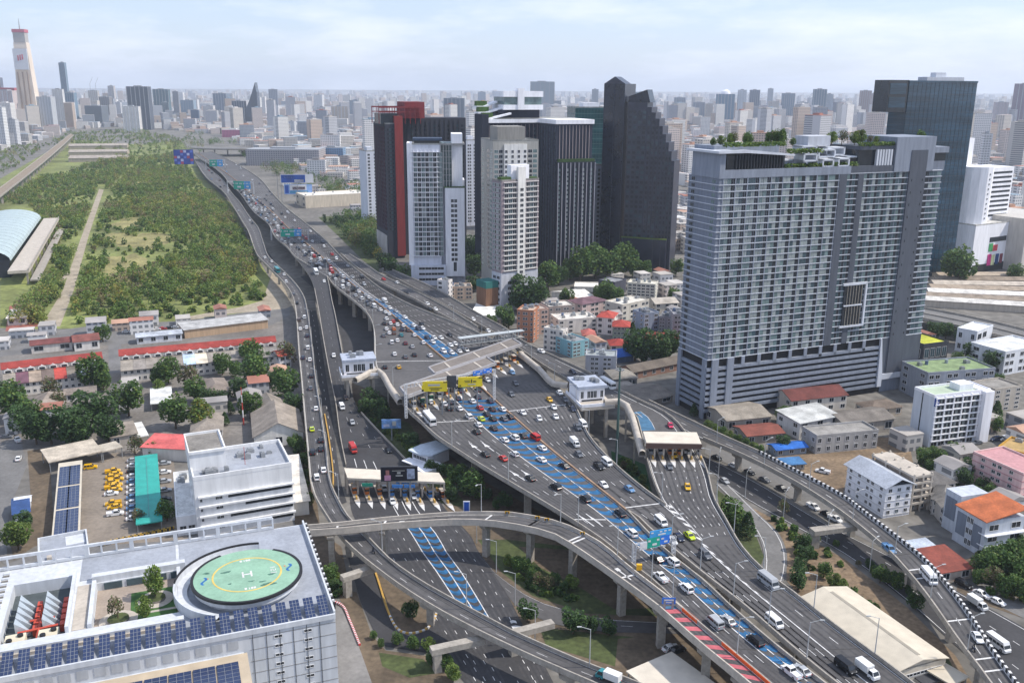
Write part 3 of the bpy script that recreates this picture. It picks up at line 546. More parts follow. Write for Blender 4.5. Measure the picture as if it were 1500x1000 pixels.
class Bld:
    def __init__(s, name, label, cat, C, R, d, top=None, h=None, z0=0.0, group=None):
        c = W(C[0], C[1], z0); r = W(R[0], R[1], z0) if isinstance(R, tuple) else c+Vector((R*math.cos(.3648), R*math.sin(.3648), 0)); u = r-c; s.w = u.length; s.rz = math.atan2(u.y, u.x)
        if isinstance(d, tuple):
            l = W(d[0], d[1], z0)-c; d = abs(-u.y*l.x+u.x*l.y)/s.w
        s.d = d; s.h = (htop(c, top)-z0) if h is None else h
        s.root = empty(name, c, s.rz, label, cat, group); s.win = []; s.c = c; s.note()
    def note(s): m = s.c+Vector((math.cos(s.rz)*s.w/2-math.sin(s.rz)*s.d/2, math.sin(s.rz)*s.w/2+math.cos(s.rz)*s.d/2, 0)); FOOT.append((m.x, m.y, math.hypot(s.w, s.d)/2))
    def part(s, name, mb, m, parent=None, label=None, kind=None): return mb.build(name, m, parent or s.root, label, kind=kind)
    def wall(s, m, x0=0, x1=None, y0=0, y1=None, z0=0, z1=None, name='wall'):
        return s.part(name, MB().cuboid(x0, s.w if x1 is None else x1, y0, s.d if y1 is None else y1, z0, s.h if z1 is None else z1), m)
    def loc(s, side, q, z, e=0.0, w=None, d=None, ox=0, oy=0):
        w = s.w if w is None else w; d = s.d if d is None else d
        if side == 'f': return (ox+q, oy-e, z), 0.0
        if side == 'r': return (ox+w+e, oy+q, z), math.pi/2
        if side == 'l': return (ox-e, oy+d-q, z), -math.pi/2
        return (ox+w-q, oy+d+e, z), math.pi
    def grid(s, side, a, b, z0, fh, nf, pat, wf=.82, hf=.6, sill=.22, frame=FRAME, box=None, choices=None, e=0.0):
        n = len(pat); cw = (b-a)/n; kw = box or {}
        for f in range(nf):
            for i, ch in enumerate(pat):
                if ch == '.': continue
                m = RND.choice(choices or (GLASSL, GLASST, GLASSB, GLASSD, GLASSB)) if ch == 'r' else PAT[ch]
                p, rz = s.loc(side, a+(i+.5)*cw, z0+f*fh+fh*sill, e, **kw)
                s.win.append((p, rz, cw*wf, fh*hf, m, frame))
    def bands(s, zs, bh, e, m, x0=0, x1=None, y0=0, y1=None, name='floor_band'):
        x1 = s.w if x1 is None else x1; y1 = s.d if y1 is None else y1
        me = MB().cuboid(x0-e, x1+e, y0-e, y1+e, 0, bh).mesh(name, m)
        for z in zs: link(name, me, s.root, (0, 0, z))
    def fins(s, side, qs, z0, z1, wd, e, m, name='fin', box=None):
        me = MB().box(0, -e/2, 0, wd, e, z1-z0).mesh(name, m)
        for q in qs:
            p, rz = s.loc(side, q, z0, **(box or {})); link(name, me, s.root, p, rz)
    def roof(s, m, par=.9, th=.3, pm=None, x0=0, x1=None, y0=0, y1=None, z=None):
        x1 = s.w if x1 is None else x1; y1 = s.d if y1 is None else y1; z = s.h if z is None else z
        r = s.part('roof', MB().cuboid(x0+.02, x1-.02, y0+.02, y1-.02, z, z+.12), m)
        if par:
            mb = MB(); e = .06
            for a in ((x0-e, x1+e, y0-e, y0+th), (x0-e, x1+e, y1-th, y1+e), (x0-e, x0+th, y0+th, y1-th), (x1-th, x1+e, y0+th, y1-th)): mb.cuboid(*a, z-.05, z+par)
            s.part('roof_parapet', mb, pm or m, r)
        return r
    def gable(s, m, rise, ov=.5, axis='x', z=None, th=.18, wallm_=None, x0=0, x1=None, y0=0, y1=None):
        x1 = s.w if x1 is None else x1; y1 = s.d if y1 is None else y1; z = s.h if z is None else z; mb = MB()
        if axis == 'x':
            ym = (y0+y1)/2; A = [(x0-ov, y0-ov, z), (x1+ov, y0-ov, z), (x1+ov, ym, z+rise), (x0-ov, ym, z+rise), (x0-ov, y1+ov, z), (x1+ov, y1+ov, z)]
            T = [(x0+.05, y0+.05, z), (x0+.05, y1-.05, z), (x0+.05, ym, z+rise-.1), (x1-.05, y0+.05, z), (x1-.05, y1-.05, z), (x1-.05, ym, z+rise-.1)]
        else:
            xm = (x0+x1)/2; A = [(x0-ov, y0-ov, z), (x0-ov, y1+ov, z), (xm, y1+ov, z+rise), (xm, y0-ov, z+rise), (x1+ov, y0-ov, z), (x1+ov, y1+ov, z)]
            T = [(x0+.05, y0+.05, z), (x1-.05, y0+.05, z), (xm, y0+.05, z+rise-.1), (x0+.05, y1-.05, z), (x1-.05, y1-.05, z), (xm, y1-.05, z+rise-.1)]
        P = [tuple(p) for p in A]+[(p[0], p[1], p[2]-th) for p in A]
        o = s.part('roof', mb.add(P, [(0, 1, 2, 3), (3, 2, 5, 4), (9, 8, 7, 6), (10, 11, 8, 9), (0, 6, 7, 1), (4, 5, 11, 10), (0, 3, 9, 6), (3, 4, 10, 9), (1, 7, 8, 2), (2, 8, 11, 5)]), m)
        if wallm_: s.part('gable_wall', MB().add(T, [(0, 1, 2), (3, 4, 5)]), wallm_)
        return o
    def hip(s, m, rise, ov=.5, z=None, x0=0, x1=None, y0=0, y1=None):
        x1 = s.w if x1 is None else x1; y1 = s.d if y1 is None else y1; z = s.h if z is None else z
        k = min(x1-x0, y1-y0)/2
        if x1-x0 >= y1-y0: r1, r2 = (x0+k, (y0+y1)/2), (x1-k+.01, (y0+y1)/2)
        else: r1, r2 = ((x0+x1)/2, y0+k), ((x0+x1)/2, y1-k+.01)
        P = [(x0-ov, y0-ov, z), (x1+ov, y0-ov, z), (x1+ov, y1+ov, z), (x0-ov, y1+ov, z), (*r1, z+rise), (*r2, z+rise)]
        F = [(0, 1, 5, 4), (1, 2, 5), (2, 3, 4, 5), (3, 0, 4)] if x1-x0 >= y1-y0 else [(0, 1, 4), (1, 2, 5, 4), (2, 3, 5), (3, 0, 4, 5)]
        return s.part('roof', MB().add(P, F+[(3, 2, 1, 0)]), m)
    def units(s, n, z=None, x0=0, x1=None, y0=0, y1=None, m=STEEL, name='rooftop_unit'):
        x1 = s.w if x1 is None else x1; y1 = s.d if y1 is None else y1; z = s.h if z is None else z
        for _ in range(n):
            a, b, hh = RND.uniform(1, 2.6), RND.uniform(1, 2.4), RND.uniform(.8, 1.8)
            mb = MB().box(0, 0, .1, a, b, hh).box(0, 0, hh+.1, a*.6, b*.6, .25); o = s.part(name, mb, m)
            o.location = (RND.uniform(x0+2, max(x0+2.1, x1-2)), RND.uniform(y0+2, max(y0+2.1, y1-2)), z)
    def flush(s, maxn=300):
        M = Matrix.Translation(s.c) @ Matrix.Rotation(s.rz, 4, 'Z')
        L = sorted(s.win, key=lambda e: (M @ Vector(e[0]) - Vector((0, 0, CAMZ))).length)
        for p, rz, ww, wh, g, fr in L[:maxn]:
            link('window', window_mesh(ww, wh, g, fr), s.root, p, rz)
        rest = L[maxn:]
        if rest:
            mats = []; mb = MB()
            for p, rz, ww, wh, g, fr in rest:
                if g not in mats: mats.append(g)
                c, n = math.cos(rz), math.sin(rz); o = Vector(p) + Vector((n*.04, -c*.04, 0)); u = Vector((c, n, 0))*ww/2; v = Vector((0, 0, wh))
                mb.quad(o-u, o+u, o+u+v, o-u+v, mats.index(g))
            mb.build('upper_windows', mats, s.root, kind='stuff')
        return s
# ================================================================== towers
# --- large grey condominium
b = Bld('condominium_tower', 'large grey condominium slab with striped floors and rooftop garden', 'building', (1031, 614), (1339, 566), (993, 591), top=262)
GW, GD, GL = wallm('#737a87'), wallm('#50555f'), wallm('#838a97'); WB = wallm('#c4c8d0', .05)
w, d, h = b.w, b.d, b.h
zp, zm = 21.0, 25.5; nf = 28; fh = (h-zm)/nf
b.wall(GW, z0=zm); b.wall(OPEN, .6, w-.6, .6, d-.6, 0, zm, 'podium_core')
for k in range(8): b.part('parking_slab', MB().cuboid(-.5, w*.80, -.5, d+.3, 3.0+k*2.55, 3.0+k*2.55+1.25), GL)
b.part('dark_core', MB().cuboid(w*.512, w*.545, -.35, 1, zm, h), GD); b.part('dark_core', MB().cuboid(w*.597, w*.622, -.35, 1, zm, h), GD)
b.part('solid_wall', MB().cuboid(w*.835, w*.915, -.7, 2, 8, h+9), GD)
b.part('podium_wall', MB().cuboid(w*.80, w, -.3, d, 8, zm), GD); b.part('podium_wall', MB().cuboid(w*.82, w*.99, .5, d, 0, 8), GL)
b.part('white_frame', MB().add([(w*.795, -.9, 3.0), (w*.815, -.9, 3.0), (w*.815, -.9, 9), (w*.795, -.9, zm), (w*.79, -.9, zm), (w*.795, .1, 3.0), (w*.815, .1, 3.0), (w*.815, .1, 9), (w*.795, .1, zm), (w*.79, .1, zm)], [(0, 1, 2, 3, 4), (0, 5, 6, 1), (1, 6, 7, 2), (2, 7, 8, 3), (3, 8, 9, 4), (4, 9, 5, 0)]).cuboid(w*.815, w*1.0, -.9, .1, 6.2, 8.8), WB)
b.fins('f', [w*.03, w*.095], 0, zm, 3.2, .8, GL, 'podium_pier'); b.fins('l', [1.5, d-1.5], 0, zm, 2.4, .8, GL, 'podium_pier')
b.fins('f', [w*(.15+.07*i) for i in range(9)], zp, zm, 1.6, .5, GL, 'podium_pier')
b.bands([zm+i*fh for i in range(nf+1)], .24, .28, WB)
b.fins('f', [w*.018+i*w*.0493-.2 for i in range(11)], zm, h, .45, .22, GL, 'pier')
nb = 10
for i in range(nb):
    a = w*.018+i*w*.0493; b.grid('f', a, a+w*.046, zm, fh, nf, 'rrk', .93, .80, .14, GL, choices=(GLASSL, GLASST, GLASSL, GLASSB, GLASSL))
for i in range(2):
    a = w*.547+i*w*.025; b.grid('f', a, a+w*.024, zm, fh, nf, 'rk', .9, .8, .14, FRAMED, choices=(GLASSB, GLASST, GLASSB))
for i in range(5):
    a = w*.624+i*w*.042; b.grid('f', a, a+w*.04, zm, fh, nf, 'rkb', .9, .8, .14, FRAMED, choices=(GLASSB, GLASST, GLASSL))
b.grid('f', w*.92, w*.998, zm, fh, nf, 'krbt', .88, .7, .2, FRAMED)
b.grid('l', d*.05, d*.95, zm, fh, nf, 'k..t', .5, .5, .25, GL); b.grid('f', w*.84, w*.91, zm, fh*2, nf//2, 'k..k', .25, .2, .2, GD, e=.7)
b.flush(300)
# tall glazed sky-lobby opening
so = b.part('sky_lobby', MB().cuboid(w*.585, w*.672, -.62, .3, zm+3*fh, zm+10*fh), GLASSD)
fr = MB()
for a in ((w*.575, w*.685, zm+2.8*fh, zm+3.0*fh+.3), (w*.575, w*.69, zm+9.9*fh, zm+10.2*fh+.2), (w*.682, w*.690, zm+2.8*fh, zm+10.1*fh), (w*.585, w*.672, zm+6.4*fh, zm+6.6*fh)): fr.cuboid(a[0], a[1], -1.1, -.3, a[2], a[3])
b.part('opening_frame', fr, WB, so)
for i in range(6): b.part('mullion', MB().cuboid(w*(.598+.0135*i), w*(.5995+.0135*i), -.9, -.5, zm+3*fh, zm+9.9*fh), wallm('#9a9388'), so)
# crown
b.wall(GL, -.3, w*.56, -.3, d*.9, h, h+3.2, 'crown_wall'); b.wall(GD, w*.56, w*.84, -.2, d*.9, h, h+3.0, 'crown_wall')
b.wall(GLASSD, w*.03, w*.27, .8, d*.8, h+3.2, h+9, 'crown_glass'); b.fins('f', [w*(.03+.012*i) for i in range(3, 20)], h+3.2, h+9, .25, -.6, FRAMED, 'mullion')
b.wall(GL, -.2, w*.02, -.2, d*.9, h+3.2, h+10.5, 'crown_wall')
b.part('canopy', MB().add([(-2, -1.5, h+10.5), (w*.10, -1.5, h+10.8), (w*.30, -1, h+8.6), (w*.30, d, h+8.6), (-2, d, h+10.5), (-2, -1.5, h+9.6), (w*.10, -1.5, h+9.6), (w*.30, -1, h+8.0), (w*.30, d, h+8.0), (-2, d, h+9.6)], [(0, 1, 2, 3, 4), (9, 8, 7, 6, 5), (0, 5, 6, 1), (1, 6, 7, 2), (2, 7, 8, 3), (3, 8, 9, 4), (4, 9, 5, 0)]), WB)
b.wall(GL, w*.01, w*.28, d*.3, d*.95, h+9, h+12, 'garden_deck')
for i, (x, y, z, ww, hh) in enumerate([(.30, .3, 3, 6, 3), (.345, .0, 5.5, 7, 3.2), (.38, .3, 8.3, 8, 3), (.36, .1, 3, 8, 3), (.43, .0, 3, 6, 3.2), (.44, .2, 6.5, 9, 3.4), (.50, 0, 3, 6, 3.5), (.49, .3, 7, 10, 3.5), (.55, .1, 3.0, 8, 4)]):
    q = b.part('garden_frame', MB().cuboid(w*x, w*x+ww, d*y, d*y+6, h+z, h+z+.6).cuboid(w*x, w*x+ww, d*y, d*y+6, h+z+hh-.6, h+z+hh).cuboid(w*x, w*x+.7, d*y, d*y+6, h+z, h+z+hh).cuboid(w*x+ww-.7, w*x+ww, d*y, d*y+6, h+z, h+z+hh), WB)
b.wall(GLASSD, w*.60, w*.76, 1.5, d*.8, h+3, h+9.5, 'crown_glass'); b.fins('f', [w*(.68+.013*i) for i in range(6)], h+3, h+9.5, .9, -1.2, WB, 'white_fin')
b.wall(GD, w*.60, w*.78, .4, d*.9, h+9.5, h+11, 'crown_wall'); b.wall(GL, w*.76, w*.95, -.5, d*.9, h+.2, h+14.5, 'crown_wall'); b.wall(GW, w*.95, w*1.02, 1, d*.9, h, h+4, 'crown_wall'); b.wall(GLASSD, w*.95, w*1.02, 1, d*.9, h+4, h+7.5, 'crown_glass'); b.wall(GL, w*.95, w*1.03, .6, d*.9, h+7.5, h+10, 'crown_wall')
b.wall(wallm('#b9bcc4'), w*.42, w*.52, d*.4, d*.8, h+11, h+15, 'plant_room')
CONDO = b
# --- L-shaped dark blue glass tower
b = Bld('glass_office_tower', 'dark blue glass tower with a boxy overhang at the top', 'building', (1299, 410), (1394, 402), 17, top=118)
w, d, h = b.w, b.d, b.h
gm = mat('curtain_wall', (.020, .055, .09), .1, .5, .06, .3, .5, spec=.6, stretch=(.25, .25, 2.5))
b.wall(gm); b.bands([8+i*4.05 for i in range(int((h-12)/4.05))], .12, .12, FRAMED, name='mullion_band'); b.fins('f', [w*i/16 for i in range(1, 16)], 0, h, .1, .12, FRAMED, 'mullion')
oh = b.part('overhang', MB().cuboid(-17, -.05, .5, d*.85, h-21, h+.2), GLASSD)
b.part('overhang_glass', MB().cuboid(-16, -2, .2, .5, h-18, h-11).cuboid(-16, -2, .2, .5, h-9, h-2), gm, oh)
b.part('rooftop_ring', MB().cuboid(w*.3, w*.85, d*.2, d*.7, h, h+2.5).cuboid(w*.45, w*.6, d*.3, d*.6, h+2.5, h+5.5), WB)
b.part('podium', MB().cuboid(-1, w*.35, -6, -.1, 0, 26), CONCL)
b.bands([3+i*3.6 for i in range(6)], 1.6, 0, OPEN, -1.2, w*.355, -6.3, -6.05, name='louvre')
b.part('crown_line', MB().cuboid(-.3, w+.3, -.3, d+.3, h-1.2, h), gm)
# --- white apartment tower
b = Bld('white_apartment_tower', 'white apartment tower with stepped white side block and balconies', 'building', (603, 417), (682, 416), 22, top=212)
w, d, h = b.w, b.d, b.h; PW, WW = wallm('#c9ccd6', .06), wallm('#e8e8ec', .05)
b.wall(PW, 0, w*.56, 0, d, 0, h); b.wall(PW, w*.56, w, 5, d, 0, h*.75); fh = 3.35; nf = int((h-22)/fh)
b.wall(WW, -1.2, w*.06, -.6, d*.9, 14, h+1, 'corner_pier')
b.grid('f', w*.08, w*.50, 20, fh, nf, 'rkrkrk', .9, .75, .12, FRAME, choices=(GLASST, GLASSB, GLASSL)); b.bands([20+i*fh for i in range(nf+1)], .3, 1.0, WW, w*.07, w*.505, -.2, 2)
b.fins('f', [w*(.08+.07*i) for i in range(7)], 20, h-3, .3, .9, WW)
b.grid('l', 2, d-2, 20, fh, nf, 'k.k.', .5, .5); b.grid('f', w*.51, w*.60, 20, fh, nf, 'bt', .92, .85, .08, FRAME, e=.1)
b.wall(WW, w*.64, w*.99, -1.5, d*.8, 6, h*.70, 'white_block'); b.part('planted_ledge', MB().cuboid(w*.62, w*1.0, -1.6, d*.8, h*.70, h*.70+.7), LEAF[0])
b.grid('f', w*.74, w*.86, 16, fh, int((h*.7-20)/fh), 'kk', .8, .62, e=1.5)
b.wall(GLASST, w*.57, w*.77, 3.5, d, h*.70, h+1, 'glazed_block'); b.fins('f', [w*(.57+.05*i) for i in range(5)], h*.7, h, .25, -3.2, FRAME, 'mullion'); b.bands([h*.7+i*4 for i in range(1, 8)], .25, .2, FRAME, w*.57, w*.77, 3.4, 6)
b.wall(WW, w*.77, w*.965, 2.5, d, h*.70, h+7, 'white_block')
b.wall(GLASSD, w*.1, w*.55, 3, d*.8, h, h+2.5, 'crown_glass'); b.wall(wallm('#39475c'), w*.08, w*.6, 2, d*.8, h+2.5, h+4, 'crown_wall')
b.wall(PW, 0, w*.64, -3, 0, 0, 14, 'podium'); b.grid('f', w*.14, w*.6, 2, 3.8, 3, 'oooo', .95, .4, .4, e=3); b.grid('f', w*.78, w*.84, 8, 7, 1, 'k', .9, .9, e=1.5)
b.roof(roofm('#9a9a98')); b.flush(220)
# --- red and charcoal tower behind it
b = Bld('charcoal_red_tower', 'charcoal tower with a bright red vertical stripe and red roof frame', 'building', (570, 379), 13.0, (551, 367), top=182)
w, d, h = b.w, b.d, b.h; CH = wallm('#33353f'); PL = wallm('#4a2e38'); RED = wallm('#84312f')
b.wall(CH); fh = 3.2; nf = int((h-24)/fh)
b.part('red_stripe', MB().cuboid(w*.55, w*1.05, -1.2, 3, 2, h+6), RED); b.grid('f', w*.08, w*.5, 22, fh, nf, 'kbk', .7, .6, frame=FRAMED)
b.grid('l', 1, d-1, 22, fh, nf, 'kbkbkbk', .55, .6, frame=PL); b.fins('l', [d*i/8 for i in range(1, 8)], 22, h-2, .9, .5, PL); b.wall(wallm('#a9a4a0'), -.4, w*.4, 4, d, 0, 18, 'podium'); b.fins('l', [d*i/9 for i in range(1, 9)], 2, 18, .6, .8, wallm('#c9c6c2'))
x1 = w+57; b.wall(CH, w*1.06, x1, 15, d, 0, h+4, 'rear_wing'); bx = dict(w=x1, d=d, oy=15)
b.grid('f', w+2, x1-1, h-52, fh, 16, 'k.bk.k.bk.k.bk', .55, .6, frame=FRAMED, box=dict(oy=15)); b.grid('r', 1, d-17, h-70, fh, 20, 'k.k.', .6, .6, frame=FRAMED, box=dict(w=x1, oy=15)); b.fins('f', [w+4+i*3.9 for i in range(13)], h-54, h+2, .5, .5, wallm('#22242c'), box=dict(oy=15))
b.part('green_terrace', MB().cuboid(w*1.1, w+16, 16, d-2, h+4, h+5.5), LEAF[0])
rf = MB(); zt = h+13
for i in range(9):
    x = -w*.3+i*(w+20)/8
    for y in (4, d*.7): rf.cuboid(x, x+.5, y, y+.5, h, zt)
for y in (4, d*.7): rf.cuboid(-w*.3, w+16, y, y+.6, zt-1, zt); rf.cuboid(-w*.3, w+16, y, y+.6, zt-4.5, zt-3.8)
rf.cuboid(w+4, w+20, 5, d*.7, h+4, zt+3.5)
b.part('red_roof_frame', rf, wallm('#7d2c30')); b.wall(GLASSD, -w*.2, w*.8, 3, d*.6, h, h+8, 'crown_glass'); b.roof(roofm('#77797a')); b.flush(150)
# --- beige white tower behind the grey-tan one
b = Bld('beige_apartment_tower', 'beige and white apartment tower rising behind the taupe tower', 'building', (722, 428), (786, 424), (704, 416), top=207)
w, d, h = b.w, b.d, b.h; BG, WH2 = wallm('#a3a19b'), wallm('#dcdad5')
b.wall(BG); fh = 3.2; nf = int((h-16)/fh)
b.part('white_bay', MB().cuboid(w*.24, w*.74, -.8, 1, 12, h-2), WH2); b.grid('f', w*.25, w*.73, 14, fh, nf, 'k.k.k.k', .7, .55, e=.8); b.grid('f', w*.02, w*.22, 14, fh, nf, 'tk', .8, .62); b.grid('f', w*.76, w*.98, 14, fh, nf, 'kt', .8, .62); b.grid('l', 1, d-1, 14, fh, nf, 't.kt', .8, .62)
b.wall(wallm('#8f8c86'), w*.12, w*.72, 2, d*.7, h, h+9, 'plant_room'); b.roof(roofm('#8b8b87')); b.flush(120)
# --- taupe tower in front
b = Bld('taupe_apartment_tower', 'slim taupe tower with white window stack and parking podium', 'building', (734, 457), (787, 449), (721, 452), top=266)
w, d, h = b.w, b.d, b.h; TP, LG = wallm('#8b8085'), wallm('#b8bac2')
b.wall(LG, 0, w, 0, d, 0, 24, 'podium'); b.wall(TP, 0, w, 0, d, 24, h); fh = 3.12; nf = int((h-25)/fh)
b.part('white_stack', MB().cuboid(w*.42, w*.62, -.9, 1, 18, h+8), WH2); b.grid('f', w*.45, w*.59, 19, fh, nf+1, 'k', .6, .55, e=.9)
for a, c in ((.08, .40), (.66, .96)):
    b.grid('f', w*a, w*c, 25, fh, nf, 'kbk', .9, .68, .15, FRAME); b.bands([25+i*fh for i in range(nf+1)], .22, .7, WH2, w*a, w*c, -.1, 1)
b.grid('l', 1, d-1, 25, fh, nf, 'tkgk', .85, .65)
b.grid('f', w*.18, w*.44, 2, 3.4, 5, 'ooo', .95, .55, .3, LG); b.grid('l', 1, d-1, 2, 3.4, 6, 'oo', .7, .5, .3, LG)
b.wall(WW, w*.30, w*.78, 2, d*.6, h, h+9, 'plant_room'); b.part('roof_planting', MB().cuboid(w*.02, w*.28, 1, d*.5, h, h+2.2), LEAF[0]); b.part('roof_planting', MB().cuboid(w*.8, w*.98, 1, d*.5, h, h+1.5), LEAF[0]); b.roof(roofm('#84827e')); b.flush(280)
b.part('teal_hoarding', MB().cuboid(-9, -.2, 3, 14, 0, 17).cuboid(-9.05, -.2, 2.9, 3, 11, 17), wallm('#7a5a45')); b.part('netting', MB().cuboid(-9.1, -.15, 2.8, 14.1, 15, 19), wallm('#2c6a66'))
# --- dark twin tower complex with terraced white roof
b = Bld('dark_condominium_complex', 'dark ribbed condominium complex with white terraced sky garden roof', 'building', (811, 404), 28.0, 58.0, top=182)
w, d, h = b.w, b.d, b.h; NV, NV2 = wallm('#232836'), wallm('#2f3442'); fh = 3.15; nfl = int((h-22)/fh)
b.wall(NV2, 0, w, 0, d, 0, h); b.wall(NV, -40, -.05, 31, d, 0, h, 'left_wing'); b.wall(NV, -45, -40.05, 29, 46, 0, h+6, 'left_slab')
b.grid('l', d-31, d-1, 18, fh, nfl, '.b.k.b.k.b.k', .8, .6, frame=FRAMED); b.fins('l', [d-31+i*2.5 for i in range(0, 13, 2)], 8, h-2, .5, .4, wallm('#454a58'))
b.grid('f', -39.5, -1, 20, fh, nfl, '.b.k.b.k.b.k.b.k.b.', .8, .6, frame=FRAMED, box=dict(oy=31)); b.fins('f', [-39+i*3.1 for i in range(13)], 12, h-1, .45, .5, wallm('#6d6468'), box=dict(oy=31))
b.fins('f', [w*i/11 for i in range(1, 11)], h-24, h-1, .4, .5, wallm('#9a8e8e'))
b.wall(NV, -.5, w+1.5, -4, -.1, 0, h-26, 'front_wing'); bx = dict(oy=-4); nfl = int((h-46)/fh)
b.grid('f', 0, w+1, 18, fh, nfl, 'tk.gk.tk.gk.tk', .9, .62, frame=NV, box=bx); b.fins('f', [.2+(w+.6)*i/9 for i in range(0, 10)], 2, h-26.5, .45, .7, wallm('#9c9ca6'), box=bx); b.grid('f', 0, w+1, 2, 7, 2, 'kkkkkk', .8, .8, frame=NV2, box=bx)
b.part('terrace_planting', MB().cuboid(.5, w+.8, -3.8, -.8, h-26, h-24), LEAF[1])
b.part('white_cornice', MB().cuboid(-.8, w+.8, -1.4, d+.5, h, h+3), WW); b.part('white_cornice', MB().cuboid(-40, -.85, 29.6, d+.5, h, h+2.6), WW); b.part('roof', MB().cuboid(-39, w, 31, d, h+3, h+3.2), roofm('#8a8a86'))
b.wall(NV, -30, 2, 36, d-2, h+3.2, h+9, 'roof_core'); b.wall(WW, -27, 4, 34, d, h+9, h+12.5, 'roof_slab'); b.wall(GLASST, -26, 3, 35, d-1, h+12.5, h+18, 'sky_lounge'); b.wall(WW, -27, 4, 34, d, h+18, h+22, 'roof_slab'); b.wall(WW, -16, -11, 33.4, 40, h+9, h+24, 'roof_tower')
for z, x0, x1, y0 in ((5.5, -44, -22, 31), (9.5, -45, -25, 37), (13.5, -44, -28, 44)):
    P = [(x0, y0, z-2), (x0+6, y0, z-2), (x1, y0, z+1.5), (x1, y0+9, z+1.5), (x0+6, y0+9, z-2), (x0, y0+9, z-2)]; P = [(x, y, h+zz) for x, y, zz in P]
    b.part('terrace', MB().add(P+[(x, y, zz-1.2) for x, y, zz in P], [(0, 1, 4, 5), (1, 2, 3, 4), (11, 10, 7, 6), (10, 9, 8, 7), (0, 6, 7, 1), (1, 7, 8, 2), (2, 8, 9, 3), (3, 9, 10, 4), (4, 10, 11, 5), (5, 11, 6, 0)]), WW); b.part('terrace_planting', MB().cuboid(x0+1, x0+9, y0+3, y0+8, h+z-2, h+z+1.5), LEAF[0])
b.wall(NV, -40, -20, 36, d, h+2.6, h+6, 'terrace_core'); b.flush(150)
# --- green glass tower
b = Bld('green_glass_tower', 'teal green glass office tower behind the dark complex', 'building', (838, 366), (882, 365), 30, top=158)
tg = mat('teal_curtain', (.03, .11, .11), .12, .35, .12, spec=.6, stretch=(.4, .4, 2)); b.wall(tg); b.bands([i*4 for i in range(2, int(b.h/4))], .35, .15, wallm('#5c7c7a'), name='spandrel'); b.fins('f', [b.w*i/10 for i in range(1, 10)], 4, b.h, .15, .2, wallm('#4c6c6c'), 'mullion'); b.roof(roofm('#9a9c9a')); b.wall(WW, b.w*.3, b.w*.8, 5, 20, b.h, b.h+4, 'plant_room')
# --- black stepped tower
b = Bld('black_stepped_tower', 'black office tower with tall slab and stepped crystalline right side', 'building', (911, 393), (973, 398), (869, 381), top=150)
w, d, h = b.w, b.d, b.h; BK = mat('black_cladding', (.011, .014, .027), .22, .4, .12, .3, .6, spec=.5); BK2 = mat('black_panel', (.026, .029, .048), .3, .35, .2, spec=.5)
q = W(906, 390); sx = [0, .44, .54, .63, .72, .80, .88, .95, 1.02, 1.09]; ty = [150, 157, 165, 174, 185, 197, 209, 222, 236]
for i in range(9):
    x0, x1 = w*sx[i], w*sx[i+1]; zt = htop(W(911+(973-911)*sx[i], 393+5*sx[i]), ty[i]); b.wall(BK2, x0, x1, .0+i*.22, d-8+i*.5, 0, zt, 'stepped_block')
    nfl = int((zt-26)/3.6); n = max(1, int((x1-x0)/3.4)); b.grid('f', x0+.3, x1-.3, 24, 3.6, nfl, 'r'*n, .62, .55, .2, FRAMED, box=dict(oy=i*.22), choices=(GLASSD, GLASSD, GLASSB)); b.bands([24+k*3.6 for k in range(0, nfl, 1)], .35, .25, BK, x0+.25, x1-.3, .3+i*.22, d-9+i*.5)  # blue panes mixed among dark ones imitate varied reflections by colour
b.part('podium', MB().cuboid(-1, w*1.02, -2.5, 1, 0, 24), BK2); b.part('planted_ledge', MB().cuboid(-1, w*1.02, -2.4, -.2, 24, 24.8), LEAF[2])
b.fins('f', [0, w*.72, w*.9], 0, 24, .5, 3.2, wallm('#4a4a52'))
zs = htop(W(906, 388), 123); b.wall(BK, -w*.55, -w*.07, -1.5, d*1.15, 0, zs, 'tall_slab'); b.part('slab_crown', MB().add([(-w*.55, -1.5, zs), (-w*.07, -1.5, zs), (-w*.07, d*.6, zs), (-w*.55, d*.6, zs), (-w*.31, -1.5, zs+5), (-w*.31, d*.6, zs+5)], [(0, 1, 4), (1, 2, 5, 4), (2, 3, 5), (3, 0, 4, 5)]), BK2)
b.part('crystal_crown', MB().add([(0, 0, h), (w*.5, 0, h), (w*.5, d*.6, h), (0, d*.6, h), (w*.42, 0, h+9), (w*.42, d*.6, h+9), (0, 0, h+4), (0, d*.6, h+4)], [(0, 1, 4, 6), (1, 2, 5, 4), (2, 3, 7, 5), (3, 0, 6, 7), (6, 4, 5, 7)]), BK)
b.fins('f', [-w*.55+.1, -w*.31, -w*.07-.1], 0, zs, .2, .3, wallm('#3a3f4d'), box=dict(oy=-1.5)); b.flush(200)
# --- slim white towers
for (C, R, top, lab, rows) in (((540, 330), (556, 329), 222, 'slim white tower left of the charcoal red tower', 'k.k'), ((684, 331), (701, 330), 206, 'slim white tower seen between charcoal and dark towers', 'kk.kk'), ((861, 386), (877, 384), 243, 'pale grey slim block beside the black tower', 'k.k')):
    b = Bld('slim_tower', lab, 'building', C, R, 22, top=top); b.wall(PW); nf = int(b.h/3.2)-1; b.grid('f', 1, b.w-1, 3, 3.2, nf, rows, .7, .55); b.grid('r', 1, b.d-1, 3, 3.2, nf, 'k..k', .5, .5); b.roof(roofm('#93938f')); b.wall(PW, b.w*.2, b.w*.7, 4, 12, b.h, b.h+4, 'plant_room'); b.flush(60)
